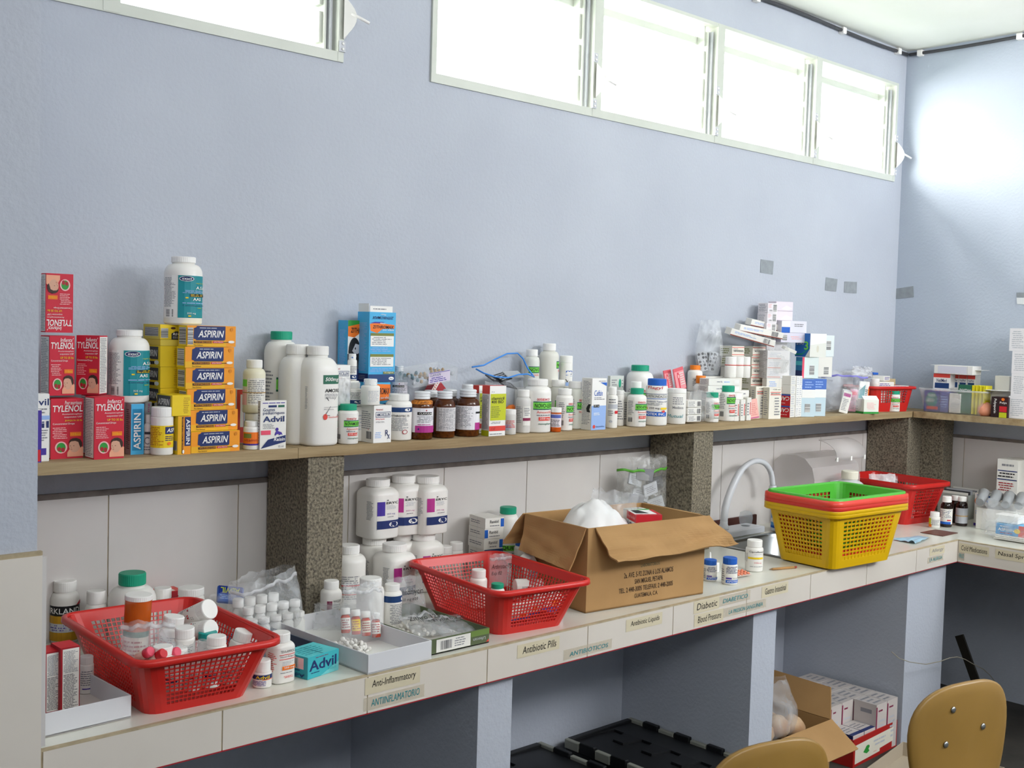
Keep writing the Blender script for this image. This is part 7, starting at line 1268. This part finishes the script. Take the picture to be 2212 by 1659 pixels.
# ================================================================== CHAIRS
def chair(label, top_px, depth, yaw):
    tp = CAM+ray(*top_px)*depth; W, Hb = .275, .27; zt = tp.z
    t = empty('plywood_chair', (tp.x, tp.y, 0), yaw); tag(t, label, 'chair', 'birch plywood chairs')
    def shp(th, s=1.):
        x = W/2*s*abs(cos(th))**.74*(1 if cos(th) > 0 else -1); z = Hb/2*s*abs(sin(th))**.82*(1 if sin(th) > 0 else -1)
        return x*(1+.17*z/(Hb/2)), z
    m = MB(); N = 48; V = []; F = []
    rings = [0, .3, .6, .85, .97, 1.0]
    for side in (0, 1):
        for s in rings:
            for i in range(N):
                x, z = shp(2*pi*i/N, max(s, .001)); cv = .10*(x*x)/(W/2)  # wraps gently round the sitter
                V.append((x, cv+(.011 if side else 0)+(.002 if s == .97 else .0045 if s == 1. and not side else 0)*(1 if not side else -1), z))
    k = len(rings)
    for side in (0, 1):
        for j in range(k-1):
            for i in range(N):
                q = (side*k*N+j*N+i, side*k*N+j*N+(i+1) % N, side*k*N+(j+1)*N+(i+1) % N, side*k*N+(j+1)*N+i); F.append(q if side else q[::-1])
    for i in range(N): a, b = (k-1)*N+i, (k-1)*N+(i+1) % N; F.append((b, a, a+k*N, b+k*N))
    m.add(V, F, M_PLY, True); m.build('backrest', t, (0, 0, zt-Hb/2))
    for (x, z) in ((-.045, .088), (.045, .042), (-.06, .022)):
        r = MB(); r.lathe([(.0065, 0), (.006, .002), (.002, .003)], M_STEEL, 14, X=Matrix.Translation((x, .10*x*x/(W/2)-.0005, zt-Hb/2+z)) @ Matrix.Rotation(pi/2, 4, 'X')); r.build('rivet', t)
    m = MB(); n = 14; V = []; F = []
    for q in (0, 1):
        for j in range(n+1):
            for i in range(n+1):
                u, v = i/n*2-1, j/n; ww = .17*(1-abs(2*v-1)**4*.25); V.append((u*ww, .05+v*.34, .40-.012*(1-u*u)*1.0-(.03*(max(0, .15-v)/.15) if False else 0)+.011*q-.02*max(0, v-.85)/.15))
    for q in (0, 1):
        for j in range(n):
            for i in range(n): a = q*(n+1)**2+j*(n+1)+i; f = (a, a+1, a+n+2, a+n+1); F.append(f if q else f[::-1])
    bd = [i for i in range(n+1)]+[j*(n+1)+n for j in range(1, n+1)]+[n*(n+1)+i for i in range(n-1, -1, -1)]+[j*(n+1) for j in range(n-1, 0, -1)]
    for i in range(len(bd)): a, b = bd[i], bd[(i+1) % len(bd)]; F.append((a, b, b+(n+1)**2, a+(n+1)**2))
    m.add(V, F, M_PLY, True); m.build('seat', t)
    for sx in (-1, 1):
        m = MB(); m.tube([(sx*.19, .36, .0), (sx*.15, .33, .36), (sx*.14, .30, .384)], .011, M_STEEL, 10); m.build('leg', t)
        m = MB(); m.tube([(sx*.19, -.03, .0), (sx*.15, .04, .36), (sx*.13, .035, .42), (sx*.10, .03, zt-.12), (sx*.08, .026, zt-.08)], .011, M_STEEL, 10); m.build('leg', t)
    m = MB(); m.tube([(-.145, .30, .378), (.145, .30, .378)], .009, M_STEEL, 10); m.build('stretcher', t)
chair('birch plywood chair whose riveted back shows at the lower right', (2096, 1475), 2.2, radians(-13))
chair('birch plywood chair at the bottom edge, only the top of its back showing', (1682, 1603), 2.05, radians(-16))
